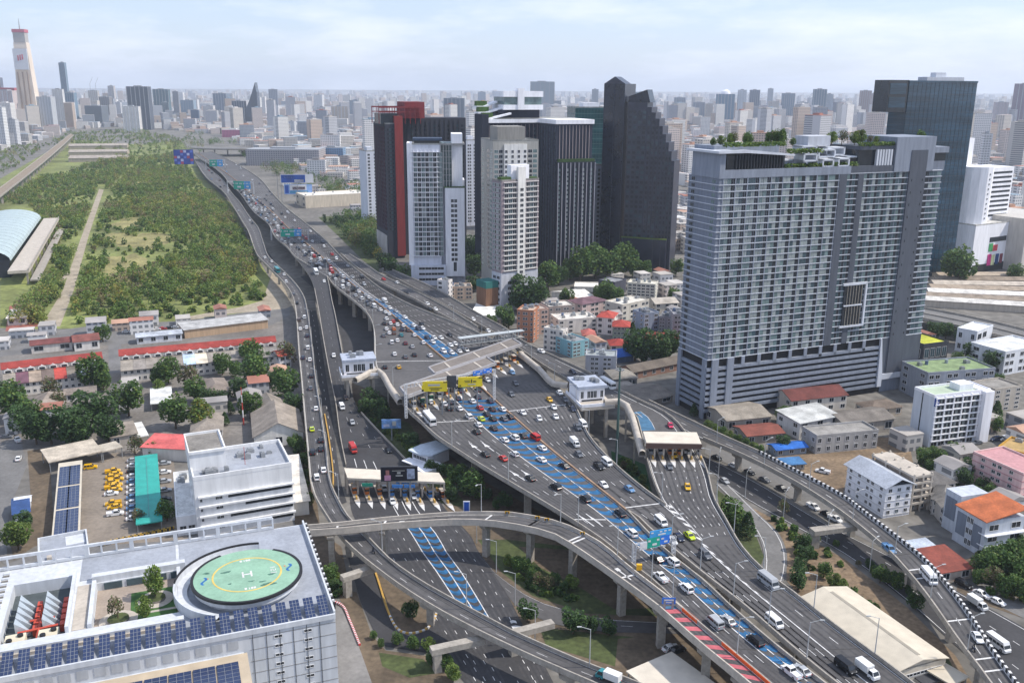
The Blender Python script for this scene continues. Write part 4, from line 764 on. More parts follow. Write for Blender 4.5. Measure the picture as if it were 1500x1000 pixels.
# --- shopping complex at the right edge
b = Bld('shopping_complex', 'white shopping complex with curved tower and colourful posters', 'building', (1420, 401), (1530, 384), 60, top=331)
w, d, h = b.w, b.d, b.h
b.wall(WW, 0, w*.42, 0, d, 0, h); b.wall(wallm('#b8b4ae'), w*.42, w, -14, d, 0, h+4, 'projecting_wing')
b.wall(OPEN, w*.02, w*.42, -.2, 0, 0, 6, 'entrance'); b.wall(GLASSD, w*.20, w*.41, -.3, 0, h*.62, h*.72, 'dark_window')
for i, (x, z, ww, hh, c) in enumerate(((.20, .42, .05, .17, '#3f9a5a'), (.25, .42, .06, .13, '#c94b55'), (.20, .12, .045, .24, '#d63b87'), (.25, .12, .04, .22, '#cfd3a0'), (.305, .13, .04, .22, '#26467a'), (.36, .14, .035, .2, '#7a3440'))):
    b.part('poster', MB().cuboid(w*x, w*(x+ww), -.35, 0, h*z, h*(z+hh)), wallm(c, .3))
mb = MB(); n = 14; R0 = 13
mb.prism([(14+R0*math.cos(t), 16+R0*math.sin(t)) for t in [2*math.pi*i/n for i in range(n)]], h, h+42); b.part('curved_tower', mb, WW)
b.grid('f', 11, 17, h+3, 3.6, 10, 'k', .2, .3, e=-3.2); b.wall(WW, 22, w*.62, 14, d*.6, h, h+40, 'banded_block'); b.bands([h+3+i*3.6 for i in range(10)], 1.5, .15, GLASSD, 24, w*.6, 14, d*.5, name='window_band'); b.wall(WW, 8, 18, 22, 30, h+40, h+62, 'lift_tower'); b.roof(roofm('#b5b3ae'), x1=w*.42); b.flush(60)
# ================================================================== foreground buildings
class Tld(Bld):                                             # corners given at roof height zr
    def __init__(s, name, label, cat, C, R, d, zr, group=None, ext=0.0):
        c = W(C[0], C[1], zr); r = W(R[0], R[1], zr) if isinstance(R, tuple) else c+Vector((R*math.cos(math.radians(20.8)), R*math.sin(math.radians(20.8)), 0))
        u = (r-c); s.w = u.length; s.rz = math.atan2(u.y, u.x)
        if isinstance(d, tuple): l = W(d[0], d[1], zr)-c; d = abs(-u.y*l.x+u.x*l.y)/s.w
        s.d = d; s.h = zr; c = Vector((c.x, c.y, 0)); s.root = empty(name, c, s.rz, label, cat, group); s.win = []; s.c = c; s.note()
    def lp(s, px, py, z):
        p = W(px, py, z)-s.c; c, n = math.cos(s.rz), math.sin(s.rz); return Vector((p.x*c+p.y*n, -p.x*n+p.y*c, z))
def lpb(s, px, py, z): return Tld.lp(s, px, py, z)
Bld.lp = lpb
# --- helipad building
HW = wallm('#c2c5c9', .08); HG = mat('roof_grey_paint', (.30, .32, .36), .8, .14, .15, .1, 1)
b = Tld('helipad_building', 'white building with green rooftop helipad, courtyard and solar panels', 'building', (0, 985), (488, 893), (440, 768), 18.0)
w, d, h = b.w, b.d, b.h; X0 = -38
k1, k2, k3, k4 = b.lp(138, 858, h), b.lp(258, 832, h), b.lp(263, 893, h), b.lp(138, 921, h)
cx0, cx1, cy0, cy1 = (k1.x+k4.x)/2, (k2.x+k3.x)/2, (k3.y+k4.y)/2, (k1.y+k2.y)/2       # courtyard void
e1, e2 = b.lp(22, 850, h), b.lp(112, 842, h); e3 = b.lp(20, 940, h); px0, px1, py0, py1 = e1.x, e2.x-.5, e3.y, e2.y   # plant yard
b.wall(HW, cx1, w, 0, d, 0, h); b.wall(HW, px1, cx0, 0, d, 0, h); b.wall(HW, cx0, cx1, 0, cy0, 0, h); b.wall(HW, cx0, cx1, cy1, d, 0, h); b.wall(HW, px0, px1, 0, py0, 0, h); b.wall(HW, px0, px1, py1, d, 0, h); b.wall(HW, X0, px0, 0, d, 0, h)
b.part('roof', MB().cuboid(cx1+.8, w-.6, 3.5, d-.5, h, h+.1), HG); b.part('rear_roof', MB().cuboid(px1+1.5, cx1, cy1+2.4, d-.6, h+.02, h+.12), HG); b.part('side_roof', MB().cuboid(px1+1.2, cx0-1.2, cy0, cy1, h+.02, h+.12), CONCL); b.part('solar_deck', MB().cuboid(X0, w-.6, -2.4, 4.4, h+.02, h+.14), HG); b.wall(HW, X0, w, -2.6, -.02, 0, h)
# courtyard garden
gy = b.part('courtyard_floor', MB().cuboid(cx0, cx1, cy0, cy1, 15, 16), mat('courtyard_paving', (.33, .27, .22), .9, .15, .2, .1, 1.5))
b.part('lawn', MB().cuboid(cx0+(cx1-cx0)*.42, cx1-.4, cy0+.5, cy1-4, 16, 16.1), mat('court_lawn', (.05, .12, .03), .95, .3, .4), gy); b.part('garden_path', MB().cuboid(cx0+(cx1-cx0)*.42, cx1, cy0+5.2, cy0+6, 16.1, 16.16), CONCL, gy)
for (fx, fy, r) in ((.28, .22, 2.3), (.72, .55, 2.2)):
    x, y = cx0+(cx1-cx0)*fx, cy0+(cy1-cy0)*fy; mb = MB(); n = 20
    mb.prism([(x+r*1.8*math.cos(2*math.pi*i/n), y+r*1.8*math.sin(2*math.pi*i/n)) for i in range(n)], 16.1, 16.2); b.part('circular_path', mb, CONCL, gy)
    mb = MB().prism([(x+r*math.cos(2*math.pi*i/n), y+r*math.sin(2*math.pi*i/n)) for i in range(n)], 16.2, 16.75, 0, 1); b.part('planter', mb, [CONCD, GRASS], gy)
for i in range(4): b.part('glass_bay', MB().cuboid(cx0+1.5+i*5, cx0+5.5+i*5, cy1-.2, cy1+.1, 16.2, 17.8), GLASSB, gy)
COURT = [(cx0+(cx1-cx0)*fx, cy0+(cy1-cy0)*fy, hh) for fx, fy, hh in ((.28, .22, 7), (.72, .58, 9), (.60, .12, 6.5))]; HB = b
# parapet walls and open frames
mb = MB()
for a in ((X0, w, -2.9, -2.45, h-.5, h+.7), (w-.3, w+.12, -2.4, d, h-.5, h+1.2), (cx1, cx1+.8, cy0, cy1, h, h+1.0), (cx0-.9, cx0, cy0, cy1, h, h+1.0), (X0, cx1+1, 4.9, 6.4, h-.5, h+1.8), (px1, px1+.7, py0, py1, h, h+1.5)): mb.cuboid(*a)
b.part('roof_parapet', mb, HW); b.part('cornice_line', MB().cuboid(X0, cx1+1, 4.4, 4.9, h+.1, h+.9), CONCL)
fr = MB()
for zz in (h+.2, h+3.0): fr.cuboid(X0+20, w-8, d-.5, d+.1, zz, zz+.7)
n = 22
for i in range(n+1): x = X0+20+(w-8-X0-20)*i/n; fr.cuboid(x-(.5 if i % 3 == 0 else .2), x+(.5 if i % 3 == 0 else .2), d-.48, d+.05, h, h+3.2)
b.part('open_parapet_frame', fr, HW)
b.part('bridge_beam', MB().cuboid(cx0-1, cx1+2, cy1+.4, cy1+2.2, h-.2, h+1.6), HW)
st = MB()
for i in range(34): y = 1+i*(d-2)/34; st.box(w+.45, y, h-.2, .5, .55, 1.5, 0, i % 2)
b.part('striped_edge', st, [BLACK, WHITE], kind='stuff')
st = MB()
for i in range(30): y = 6+i*(d-7)/30; st.box(px0-2.2, y, h-.2, 1.4, .5, .5, 0, i % 2)
b.part('louvred_edge', st, [CONCD, HW], kind='stuff')
# solar row along the front edge
hl_, r0, r1 = 2.7, .35, 2.3; sl_ = (r1-r0)/(2*hl_); me = MB(); zf = lambda y, o: r0+(y+hl_)*sl_+o
me.add([(x, y, zf(y, o)) for o in (0, -.08) for x, y in ((-1.05, -hl_), (1.05, -hl_), (1.05, hl_), (-1.05, hl_))], [(0, 1, 2, 3), (4, 7, 6, 5), (0, 4, 5, 1), (1, 5, 6, 2), (2, 6, 7, 3), (3, 7, 4, 0)], 0)
for i in range(1, 3): me.quad(*[(x, y, zf(y, .02)) for x, y in ((-1.05+.7*i-.03, -hl_), (-1.05+.7*i+.03, -hl_), (-1.05+.7*i+.03, hl_), (-1.05+.7*i-.03, hl_))], 1)
for i in range(1, 6): me.quad(*[(x, y, zf(y, .02)) for y, x in ((-hl_+.9*i-.03, -1.05), (-hl_+.9*i-.03, 1.05), (-hl_+.9*i+.03, 1.05), (-hl_+.9*i+.03, -1.05))], 1)
me.box(0, -1.9, 0, 1.8, .08, .5, 0, 1).box(0, 1.9, 0, 1.8, .08, 1.9, 0, 1); PANEL = me.mesh('solar_panel', [SOLAR, STEEL])
for i in range(27): x = w-2.2-i*3.02; link('solar_panel', PANEL, b.root, (x, .6, h+.1))
# lower front roof with panel fields, and front walls
b.wall(HW, X0, w*.70, -19, -2.6, 0, h-4.5, 'lower_wall'); b.part('lower_roof', MB().cuboid(X0, w*.71, -19, -3.3, h-4.5, h-4.3), mat('tan_roof', (.45, .37, .27), .85, .12, .3))
pan = MB().cuboid(0, 4.4, 0, 8, 0, .12)
for i in range(1, 3): pan.cuboid(4.4*i/3-.03, 4.4*i/3+.03, 0, 8, .12, .14, 1)
for i in range(1, 6): pan.cuboid(0, 4.4, 8*i/6-.03, 8*i/6+.03, .12, .14, 1)
pm = pan.mesh('solar_field', [SOLAR, STEEL])
for i in range(8): link('solar_field', pm, b.root, (w*.69-5.2-i*4.75, -14.3, h-4.15))
for i in range(16): b.part('wall_panel', MB().cuboid(w*.70-3.2-i*3.3, w*.70-1.0-i*3.3, -2.72, -2.6, h-3.4, h-1.4), wallm('#a9acb0'))
fw = MB()
for i in range(6):
    x = w*.73+i*(w*.26)/6; fw.cuboid(x, x+.1, -2.72, -2.58, 0, h+.5)
b.part('wall_rib', fw, FRAMED, kind='stuff')
b.grid('f', w*.74, w*.98, 1, 2.3, 7, '.k.k.', .5, .25, .3, e=2.6); b.bands([2+i*2.9 for i in range(6)], .08, .0, CONCD, w*.72, w, -2.66, -2.6, name='panel_joint'); b.grid('r', 2, d-2, 2, 3.4, 4, 'k.k.k.k.k', .6, .45); b.flush(200)
# helipad
hc = b.lp(362, 840.5, h+3.2); RH = 12.2
def ring(r0, r1, z0, z1, a0=0, a1=2*math.pi, n=56):
    mb = MB(); 
    for i in range(n):
        t, q = a0+(a1-a0)*i/n, a0+(a1-a0)*(i+1)/n
        P = [(hc.x+r*math.cos(a), hc.y+r*math.sin(a), z) for z in (z0, z1) for r, a in ((r0, t), (r1, t), (r1, q), (r0, q))]
        mb.add(P, [(4, 5, 6, 7), (1, 2, 6, 5), (3, 0, 4, 7), (3, 2, 1, 0)])
    return mb
HGRN = mat('helipad_green', (.24, .40, .29), .8, .12, .25, .08, 1.4)
hp = b.part('helipad', MB().prism([(hc.x+RH*math.cos(2*math.pi*i/64), hc.y+RH*math.sin(2*math.pi*i/64)) for i in range(64)], h+1.4, h+3.2, 1, 0), [HGRN, HW])
b.part('safety_ring', ring(RH-.1, RH+.55, h+2.7, h+3.3, math.radians(115), math.radians(415)), BLACK, hp)
b.part('helipad_drum', ring(RH-2.5, RH-1.2, h, h+1.6), HW, hp)
b.part('spiral_ramp', ring(RH+1.4, RH+4.0, h+.1, h+.9, math.radians(75), math.radians(240)), HW, hp); b.part('ramp_wall', ring(RH+4.0, RH+4.4, h, h+2.4, math.radians(75), math.radians(240)), HW, hp); b.part('ramp_rail', ring(RH+4.05, RH+4.35, h+2.4, h+2.9, math.radians(75), math.radians(170)), BLACK, hp)
b.part('yellow_circle', ring(7.6, 8.0, h+3.2, h+3.24), mat('pad_yellow', (.62, .45, .12), .8, .15), hp)
for sx_, sy_, r_, sd_ in ((-4.6, 2.6, 1.0, 1), (5.4, -1.8, .9, 2), (4.2, -6.2, 1.5, 3), (3.0, -4.6, .7, 4), (-9.0, 3.6, .8, 5), (-4.2, -3.2, .5, 6), (.6, -3.6, .6, 8)):
    b.part('stain', MB().prism([(hc.x+sx_+(x-0), hc.y+sy_+(y-0)) for x, y in blob(0, 0, r_, r_*.5, sd_, 18)], h+3.2, h+3.215), mat('pad_stain', (.07, .16, .12), .9, .3, 1.5), hp)
z = h+3.24; H = MB()
def rct(mb, x, y, sx, sy, rot=0): mb.box(hc.x+x, hc.y+y, h+3.2, sx, sy, .04, rot)
for x in (-.95, .95): rct(H, x, 0, .42, 2.6)
rct(H, 0, 0, 1.5, .42); b.part('landing_letter', H, WHITE, hp, 'white letter H at the centre of the helipad')
T = MB()                                               # digits 151 / side marks
for j, ch in enumerate(('1', '5', '1')):
    y = -1.3+j*1.3
    if ch == '1': rct(T, 6.0, y, 1.3, .28)
    else:
        for dx in (-.5, 0, .5): rct(T, 6.0+dx, y, .18, .9)
        rct(T, 5.75, y+.36, .5, .2); rct(T, 6.25, y-.36, .5, .2)
b.part('pad_number', T, WHITE, hp)
T = MB()
for sy in (-1, 1):
    for j, xx in enumerate((-.9, -.1, .5, 1.1)): rct(T, xx, sy*6.7, .5 if j != 1 else .2, .8)
b.part('pad_figures', T, WHITE, hp)
for sx in (-1, 1):
    mb = MB()
    for i in range(12):
        t = i/11*2-1; rct(mb, sx*9.7+.55*math.sin(t*2.6), t*1.5, .55, .34, 0)
    b.part('blue_emblem', mb, mat('emblem_blue', (.03, .16, .42), .7, .1), hp); b.part('orange_mark', MB().box(hc.x+sx*9.7-.9*sx, hc.y+.9, h+3.2, .35, .5, .04), mat('emblem_orange', (.6, .2, .08), .7, .1), hp)
# cooling towers and plant
pl = b.part('plant_yard_floor', MB().cuboid(px0, px1, py0, py1, 14, 15), mat('plant_floor', (.07, .085, .09), .9, .2, .5))
for j, fx in enumerate((.2, .62)):
    for i in range(5):
        x, y = px0+(px1-px0)*fx, py0+7+i*2.6; m_ = MB()
        m_.loft([(-.1, 1.1, 1.1, 15, 19), (2.8, .2, .2, 15, 15.8)]); o = b.part('cooling_cowl', m_, mat('galvanised', (.5, .56, .6), .45, .12, .6, metal=.4)); o.location = (x, y, 0)
        b.part('red_vent_box', MB().cuboid(x+3.2, x+4.2, y-1, y+.8, 15, 16.8), mat('red_pipe', (.5, .07, .04), .6, .15))
rp_ = mat('red_pipe', (.5, .07, .04), .6, .15); xm = px0+(px1-px0)*.55
b.part('red_pipework', MB().tube((xm, py0+.5, 16.6), (xm, py0+10, 16.6), .35, m=0).tube((px0+3, py0+5.5, 16.8), (px1-2, py0+6.2, 16.8), .3).tube((px0+5, py0+9.8, 16.8), (px1-3, py0+9.8, 16.8), .3), rp_)
for fx in (.22, .72):
    x = px0+(px1-px0)*fx; o = b.part('chiller', MB().cuboid(x-2, x+2, py0+.8, py0+4.6, 15, 17.2), mat('chiller_cream', (.62, .56, .42), .7, .1))
    b.part('chiller_fan', MB().tube((x-1, py0+1.8, 17.2), (x-1, py0+1.8, 17.7), .6, n=10), BLACK, o); b.part('chiller_fan', MB().tube((x+1, py0+3.4, 17.2), (x+1, py0+3.4, 17.7), .6, n=10), BLACK, o)
# annexe with flat roof behind
a = Tld('annexe_building', 'low annexe with grey flat roof behind the helipad building', 'building', (57, 831), (132, 816), (63, 791), 9.0); a.wall(HW); a.roof(HG, 1.0, .35, HW); a.part('roof_sheet', MB().cuboid(a.w*.55, a.w*.95, a.d*.6, a.d*.95, 9.12, 9.2), HW); a.part('roof_hatch', MB().cuboid(2, 3.2, 3, 4.5, 9.1, 9.9), CONCL); a.grid('f', 1, a.w-1, 1, 4, 2, 'k.k.k', .6, .5); a.flush()
# --- white office
b = Tld('white_office_block', 'white office block with strip windows and rooftop plant', 'building', (283, 704), (427, 682), (412, 647), 18.5)
w, d, h = b.w, b.d, b.h; OW = wallm('#dcdcdc', .06); b.wall(OW)
for k, (z, xs) in enumerate(((12.6, (.33, .99)), (9.4, (.5, .99)), (6.2, (.34, .99)), (3.0, (.55, .99)))):
    b.part('window_band', MB().cuboid(w*xs[0], w*xs[1], -.06, .2, z-1.2, z), GLASSD); b.part('brow', MB().cuboid(w*.03, w+.4, -.9, .1, z+.05, z+.55), OW)
    for x in (.2, .235): b.win.append(((w*(x+.02), 0, z-1.2), 0, w*.03, 1.1, GLASSD, FRAME))
    b.win.append(((w*.06, 0, z-1.3), 0, w*.02, .9, GLASSD, FRAME))
b.grid('l', 2, d-2, 1, 3.2, 5, 'k..k..k', .5, .4); b.roof(HG, 1.2, .4, OW); b.wall(OW, -.1, w*.36, d*.35, d+3, h, h+5.5, 'stair_tower'); b.part('stair_roof', MB().cuboid(.3, w*.34, d*.4, d+2.5, h+5.5, h+5.6), CONCD); b.part('stair_parapet', MB().cuboid(-.2, w*.37, d*.33, d*.37, h+5.5, h+6.3).cuboid(-.2, w*.37, d+2.7, d+3.1, h+5.5, h+6.3).cuboid(-.2, 0, d*.37, d+2.7, h+5.5, h+6.3).cuboid(w*.355, w*.37, d*.37, d+2.7, h+5.5, h+6.3), OW)
b.units(9, x0=1, x1=w*.42, y0=0, y1=d*.35); b.units(8, x0=w*.45, x1=w*.95, y0=d*.4, y1=d); b.part('mast', MB().tube((w*.55, d*.3, h), (w*.55, d*.3, h+6), .08), mat('mast_red', (.45, .06, .05), .6, .1)); b.flush()
a = Tld('white_side_building', 'low white building attached left of the office block', 'building', (258, 759), 6.0, (248, 694), 6.0); a.wall(OW); a.roof(roofm('#c9c9c6'), .5, .3, OW); a.grid('f', .5, a.w-.5, 1, 3, 1, 'kk', .7, .5); a.units(6, y0=a.d*.7); a.flush()
# --- carports and canopies
def canopy(name, lab, C, R, dd, zr, rm, cat='canopy', th=.35, posts=True, slope=0):
    t = Tld(name, lab, cat, C, R, dd, zr); mb = MB(); w, d = t.w, t.d
    mb.add([(0, 0, zr), (w, 0, zr), (w, d, zr+slope), (0, d, zr+slope), (0, 0, zr-th), (w, 0, zr-th), (w, d, zr+slope-th), (0, d, zr+slope-th)], [(0, 1, 2, 3), (7, 6, 5, 4), (0, 4, 5, 1), (1, 5, 6, 2), (2, 6, 7, 3), (3, 7, 4, 0)]); t.part('roof', mb, rm)
    if posts:
        k = max(2, int(d/8)+1)
        for i in range(k):
            for x in (.4, w-.4): t.part('post', MB().box(x, .5+(d-1)*i/(k-1), 0, .25, .25, zr-th+slope*i/(k-1)), STEEL)
    return t
t = canopy('solar_carport', 'long cream carport roof carrying two rows of solar panels', (75, 791), (117, 784), (73, 680), 4.2, mat('cream_sheet', (.55, .49, .39), .7, .1, .3))
hl_ = t.d*.14; pan = MB().cuboid(-1.7, 1.7, -hl_, hl_, 0, .12)
for i in range(1, 3): pan.cuboid(-1.7+1.13*i-.03, -1.7+1.13*i+.03, -hl_, hl_, .12, .14, 1)
for i in range(1, 8): pan.cuboid(-1.7, 1.7, -hl_+hl_/4*i-.03, -hl_+hl_/4*i+.03, .12, .14, 1)
pm = pan.mesh('solar_panel', [SOLAR, STEEL])
for x in (.30, .70):
    for i in range(3): link('solar_panel', pm, t.root, (t.w*x, t.d*(.19+.3*i), 4.22))
canopy('shed_canopy', 'pale shed roof across the top of the car park', (71, 677), (150, 660), (70, 658), 4.6, roofm('#b5aa9a'), slope=.6); canopy('small_canopy', 'narrow pale canopy right of the shed roof', (149, 661.5), (180, 654), (146, 651), 4.3, roofm('#b0a798'))
t = canopy('green_canopy', 'long turquoise shade roof over parked cars', (199, 768), (238, 762), (198, 668), 3.2, mat('turquoise_sheet', (.03, .33, .28), .6, .14, .3, .08, 1.5))
t.part('roof_seam', MB().cuboid(t.w*.48, t.w*.52, t.d*.08, t.d*.95, 3.21, 3.3), mat('turquoise_seam', (.06, .26, .24), .6, .1))
canopy('white_carport', 'white flat carport roof in the housing compound', (220, 591.5), (253, 588), (214, 569), 3.6, roofm('#cfcfcc')); canopy('white_porch', 'small white porch roof beside the compound lane', (200, 640), (218, 637), (202, 618), 3.2, roofm('#d6d4cf'))
# --- shophouse rows
def shoprow(lab, C, R, ridge, zr, cols, lab_col, nback, side):
    t = Tld('shophouse_row', lab, 'row house', C, R, 11.0, zr); w, d = t.w, t.d; n = len(cols); uw = w/n
    t.wall(wallm('#cfc9c2'), 0, w, .3, d, 0, zr-.2)
    for i, c in enumerate(cols):
        x0, x1 = i*uw+.04, (i+1)*uw-.04
        t.part('roof_unit', MB().add([(x0, -.4, zr), (x1, -.4, zr), (x1, d, zr+2.2), (x0, d, zr+2.2), (x0, -.4, zr-.2), (x1, -.4, zr-.2), (x1, d, zr+2.0), (x0, d, zr+2.0)], [(0, 1, 2, 3), (7, 6, 5, 4), (0, 4, 5, 1), (1, 5, 6, 2), (3, 7, 4, 0)]), roofm(c, .25))
    t.grid('f', 0, w, .3, 3, 2, ('.k.k'*n), .9, .4, .3, e=-.28)
    t.wall(wallm('#d8d2cb'), 0, w, d, d+8, 0, zr+4.2, 'rear_wall'); rr = t.gable(roofm('#8f3a33', .2), 2.0, .5, 'x', zr+4.2, y0=d, y1=d+8)
    m = nback; dm = MB().add([(-1.6, 0, 0), (1.6, 0, 0), (1.6, 0, 1.1), (0, 0, 2.0), (-1.6, 0, 1.1), (-1.6, 2.5, 0), (1.6, 2.5, 0), (1.6, 2.5, 1.1), (0, 2.5, 2.0), (-1.6, 2.5, 1.1)], [(0, 1, 2, 3, 4), (1, 6, 7, 2), (2, 7, 8, 3), (3, 8, 9, 4), (4, 9, 5, 0)]).quad((-1.1, -.03, .1), (1.1, -.03, .1), (1.1, -.03, 1), (-1.1, -.03, 1), 1)
    dmesh = dm.mesh('dormer', [wallm('#d9d6d2'), GLASSD])
    for i in range(m): link('dormer', dmesh, t.root, (w*(i+.5)/m, d-.9, zr+2.4))
    t.flush(200); return t
shoprow('right row of shophouses with long red rear roof', (176.5, 543), (409, 520.5), 0, 6.0, ['#8d857b', '#87807a', '#8b837b', '#857d76', '#8a8279', '#b9cbe0', '#d9cdb9', '#8c857d', '#868078', '#8b847c', '#7f7a75', '#85807a', '#7e7a76'], '', 15, 0)
shoprow('left row of shophouses with patchwork front roofs', (4, 564), (153, 546), 0, 6.0, ['#8d857b', '#6a4a55', '#99897a', '#6d5f58', '#a8453c', '#7a7268', '#c4c8cc', '#cdd2d6'], '', 9, 0)
def house(name, lab, C, R, d, zr, wc, rc, roof='hip', rise=2.5, rows=1, pat='k.k', cat='house', axis='x', ov=.6, cls=Tld, top=None, units=0, side='k.k', maxn=200):
    t = cls(name, lab, cat, C, R, d, zr) if cls is Tld else Bld(name, lab, cat, C, R, d, top=top, h=zr)
    m = wallm(wc); t.wall(m); rm = roofm(rc); fh = max(2.2, t.h/rows)
    if roof == 'hip': t.hip(rm, rise, ov)
    elif roof == 'gable': t.gable(rm, rise, ov, axis, wallm_=m)
    elif roof == 'shed': t.part('roof', MB().add([(-ov, -ov, t.h), (t.w+ov, -ov, t.h), (t.w+ov, t.d+ov, t.h+rise), (-ov, t.d+ov, t.h+rise), (-ov, -ov, t.h-.2), (t.w+ov, -ov, t.h-.2), (t.w+ov, t.d+ov, t.h+rise-.2), (-ov, t.d+ov, t.h+rise-.2)], [(0, 1, 2, 3), (7, 6, 5, 4), (0, 4, 5, 1), (1, 5, 6, 2), (2, 6, 7, 3), (3, 7, 4, 0)]), rm)
    else: t.roof(rm, .8, .25, m)
    if pat: t.grid('f', .4, t.w-.4, 0, t.h/rows, rows, pat, .7, .5, .3)
    if side: t.grid('l', .4, t.d-.4, 0, t.h/rows, rows, side, .5, .45, .3); t.grid('r', .4, t.d-.4, 0, t.h/rows, rows, side, .5, .45, .3)
    if units: t.units(units)
    if units > 2:
        for k in range(2): t.part('water_tank', MB().tube((t.w*(.25+.3*k), t.d*.7, t.h), (t.w*(.25+.3*k), t.d*.7, t.h+1.9), .75, n=10), roofm('#8f979c' if k else '#5d6c86'))
    t.flush(maxn); return t
house('gabled_hall', 'grey gabled hall with white front beside the viaduct', (372, 640), (444, 633), (395, 603), 4.5, '#cfccc6', '#8b8176', 'gable', 5, pat='..k..', axis='y')
house('gabled_shed', 'smaller grey gabled shed behind the hall', (382, 606), (420, 601), 16, 4.5, '#a8a29a', '#837a70', 'gable', 3.5, axis='y')
house('grey_roof_house', 'grey hipped roof house among the compound trees', (280, 633), (325, 629), 20, 4.2, '#a8a29a', '#857c72'); house('hipped_house', 'brown grey hipped roof house below the shophouses', (300, 577), (338, 572), 20, 4.2, '#b0aaa2', '#7f746b')
house('compound_house', 'wide grey roof house left of the compound trees', (38, 604), (78, 601), 24, 4.2, '#b0aaa2', '#857a70'); house('low_house', 'low roof house beside the yellow van lane', (130, 602), (172, 597), 9, 4, '#b8b2aa', '#8f857b', 'gable', 1.8)
house('red_roof_shed', 'long shed with bright salmon red roof', (208, 654), (288, 658), (206, 638), 5, '#cfc8c0', '#c25f5c', 'shed', 1.2, pat=None); house('brown_shed', 'low grey brown shed behind the car park trees', (163, 640), (200, 634), 12, 4, '#a59e95', '#8a8075', 'shed', 1.0, pat='k.k')
house('verandah_house', 'long low white house under the left shophouse row', (95, 578), (140, 573), 8, 3.6, '#cfcbc6', '#7d736b', 'gable', 1.5); house('street_house', 'white house with maroon roof on the field-side street', (108, 501), (145, 497), 14, 5, '#d6d2cc', '#7a4a42', 'gable', 2); house('street_shed', 'maroon roofed shed left of the white street house', (45, 506), (105, 500), 10, 4.5, '#c5bfb8', '#6d3f3c', 'gable', 1.6)
house('bus_shed', 'long pale grey shed roof along the field street', (200, 494), (266, 488), 9, 4, '#c9cbd0', '#a8adb5', 'gable', 1.2, pat='k.k.k.k'); house('long_shed', 'long tan wall and grey roof shed beside the field', (270, 483), (392, 468), 14, 5, '#b59a7e', '#a9a8a6', 'shed', .8, pat=None); house('corner_house', 'small white and blue house with red roof by the viaduct', (409, 522), (426, 519), 9, 6.5, '#d5d3d6', '#a0483c', 'gable', 2, rows=2, pat='kk')
house('red_court', 'pale pavilion roof on the red paved court', (10, 466), (38, 464), 20, 4.5, '#c9c0b8', '#d5cbc2', 'shed', .6); patch('red_court_paving', [(8, 485), (14, 448), (64, 444), (56, 478)], mat('red_paving', (.28, .10, .075), .9, .25, .15), .075, 'red paved court beside the dirt track')
house('blue_stall', 'blue and white roofed stall on the left street', (20, 752), (42, 748), (24, 730), 3, '#b8bcc4', '#2f4a78', 'gable', 1.2, pat=None, side=None, cat='stall'); house('white_stall', 'white awning stall behind the blue stall', (23, 736), (43, 733), 4, 3, '#c8c8c8', '#d8dade', 'gable', 1.0, pat=None, side=None, cat='stall')
house('pale_roof_hall', 'white sloping roof between office block and viaduct', (428, 735), (452, 732), (425, 668), 5, '#c9c4bc', '#d2cbc0', 'shed', .3, pat=None)
# yellow and black barriers behind the helipad building
bm_ = MB().box(0, 0, 0, 1.5, .5, .15, 0, 1).box(-.45, 0, .15, .5, .3, .8, 0, 0).box(.1, 0, .15, .5, .3, .8, 0, 1).box(.6, 0, .15, .4, .3, .8, 0, 0).mesh('barrier', [mat('barrier_yellow', (.55, .34, .05), .7, .1), BLACK]); p, q = W(150, 799, .05), W(250, 777, .05)
for i in range(24): o = link('traffic_barrier', bm_, None, p.lerp(q, i/23)+Vector((0, .9*(i % 2), 0)), math.radians(20.8+RND.uniform(-8, 8))); tag(o, None, 'barrier', 'stored traffic barriers'); reg(o, 'yellow and black traffic barrier stored behind the helipad building', 'left')
# radio mast in the compound
m_ = MB(); p = W(357, 622); s_ = 0
for i in range(5): m_.tube((0, 0, i*3.2), (0, 0, i*3.2+3.2), .38-.05*i, .33-.05*i, 6, i % 2)
o = m_.build('radio_mast', [mat('mast_red', (.45, .06, .05), .6, .1), WHITE], None, 'red and white radio mast among the compound trees', 'mast'); o.location = p
# --- station and railway viaduct
b = Tld('station_hall', 'station hall with long ribbed barrel roof at the left edge', 'station', (-60, 398), (15, 378), 120, 14.0)
w = b.w; p2 = W(60, 316, 14); dv = p2-(b.c+Vector((w*math.cos(b.rz), w*math.sin(b.rz), 14))); L_ = dv.length
b.root.rotation_euler = (0, 0, math.atan2(dv.y, dv.x)-math.pi/2); b.root.location = Vector((W(15, 378, 14).x, W(15, 378, 14).y, 0)); b.rz = b.root.rotation_euler[2]; b.c = Vector(b.root.location)
n = 12; RW = 46
for k in range(16):
    mb = MB(); y0, y1 = L_*k/16+.3, L_*(k+1)/16-.3; P = []
    for i in range(n+1):
        t = math.pi*i/n
        for y in (y0, y1): P.append((-RW/2+RW/2*math.cos(t), y, 12+9*math.sin(t)))
    b.part('roof_bay', mb.add(P, [(2*i, 2*i+2, 2*i+3, 2*i+1) for i in range(n)]), mat('ribbed_roof', (.42, .50, .50), .5, .1, .3, metal=.2))
b.part('hall_wall', MB().cuboid(-RW+1, -1, .5, L_-.5, 0, 12), GLASSD); b.part('platform_deck', MB().cuboid(1, 14, -30, L_*1.05, 8, 10), CONCL)
for i in range(10): b.part('platform_column', MB().box(12.5, -28+i*(L_*1.05+26)/9, 0, 1.2, 1.2, 8), CONC)
b.part('platform_wall', MB().cuboid(13.6, 14.2, -30, L_*1.05, 10, 11), CONC); b.part('lower_deck', MB().cuboid(14.5, 20, -34, L_*.9, 3, 4), CONC)
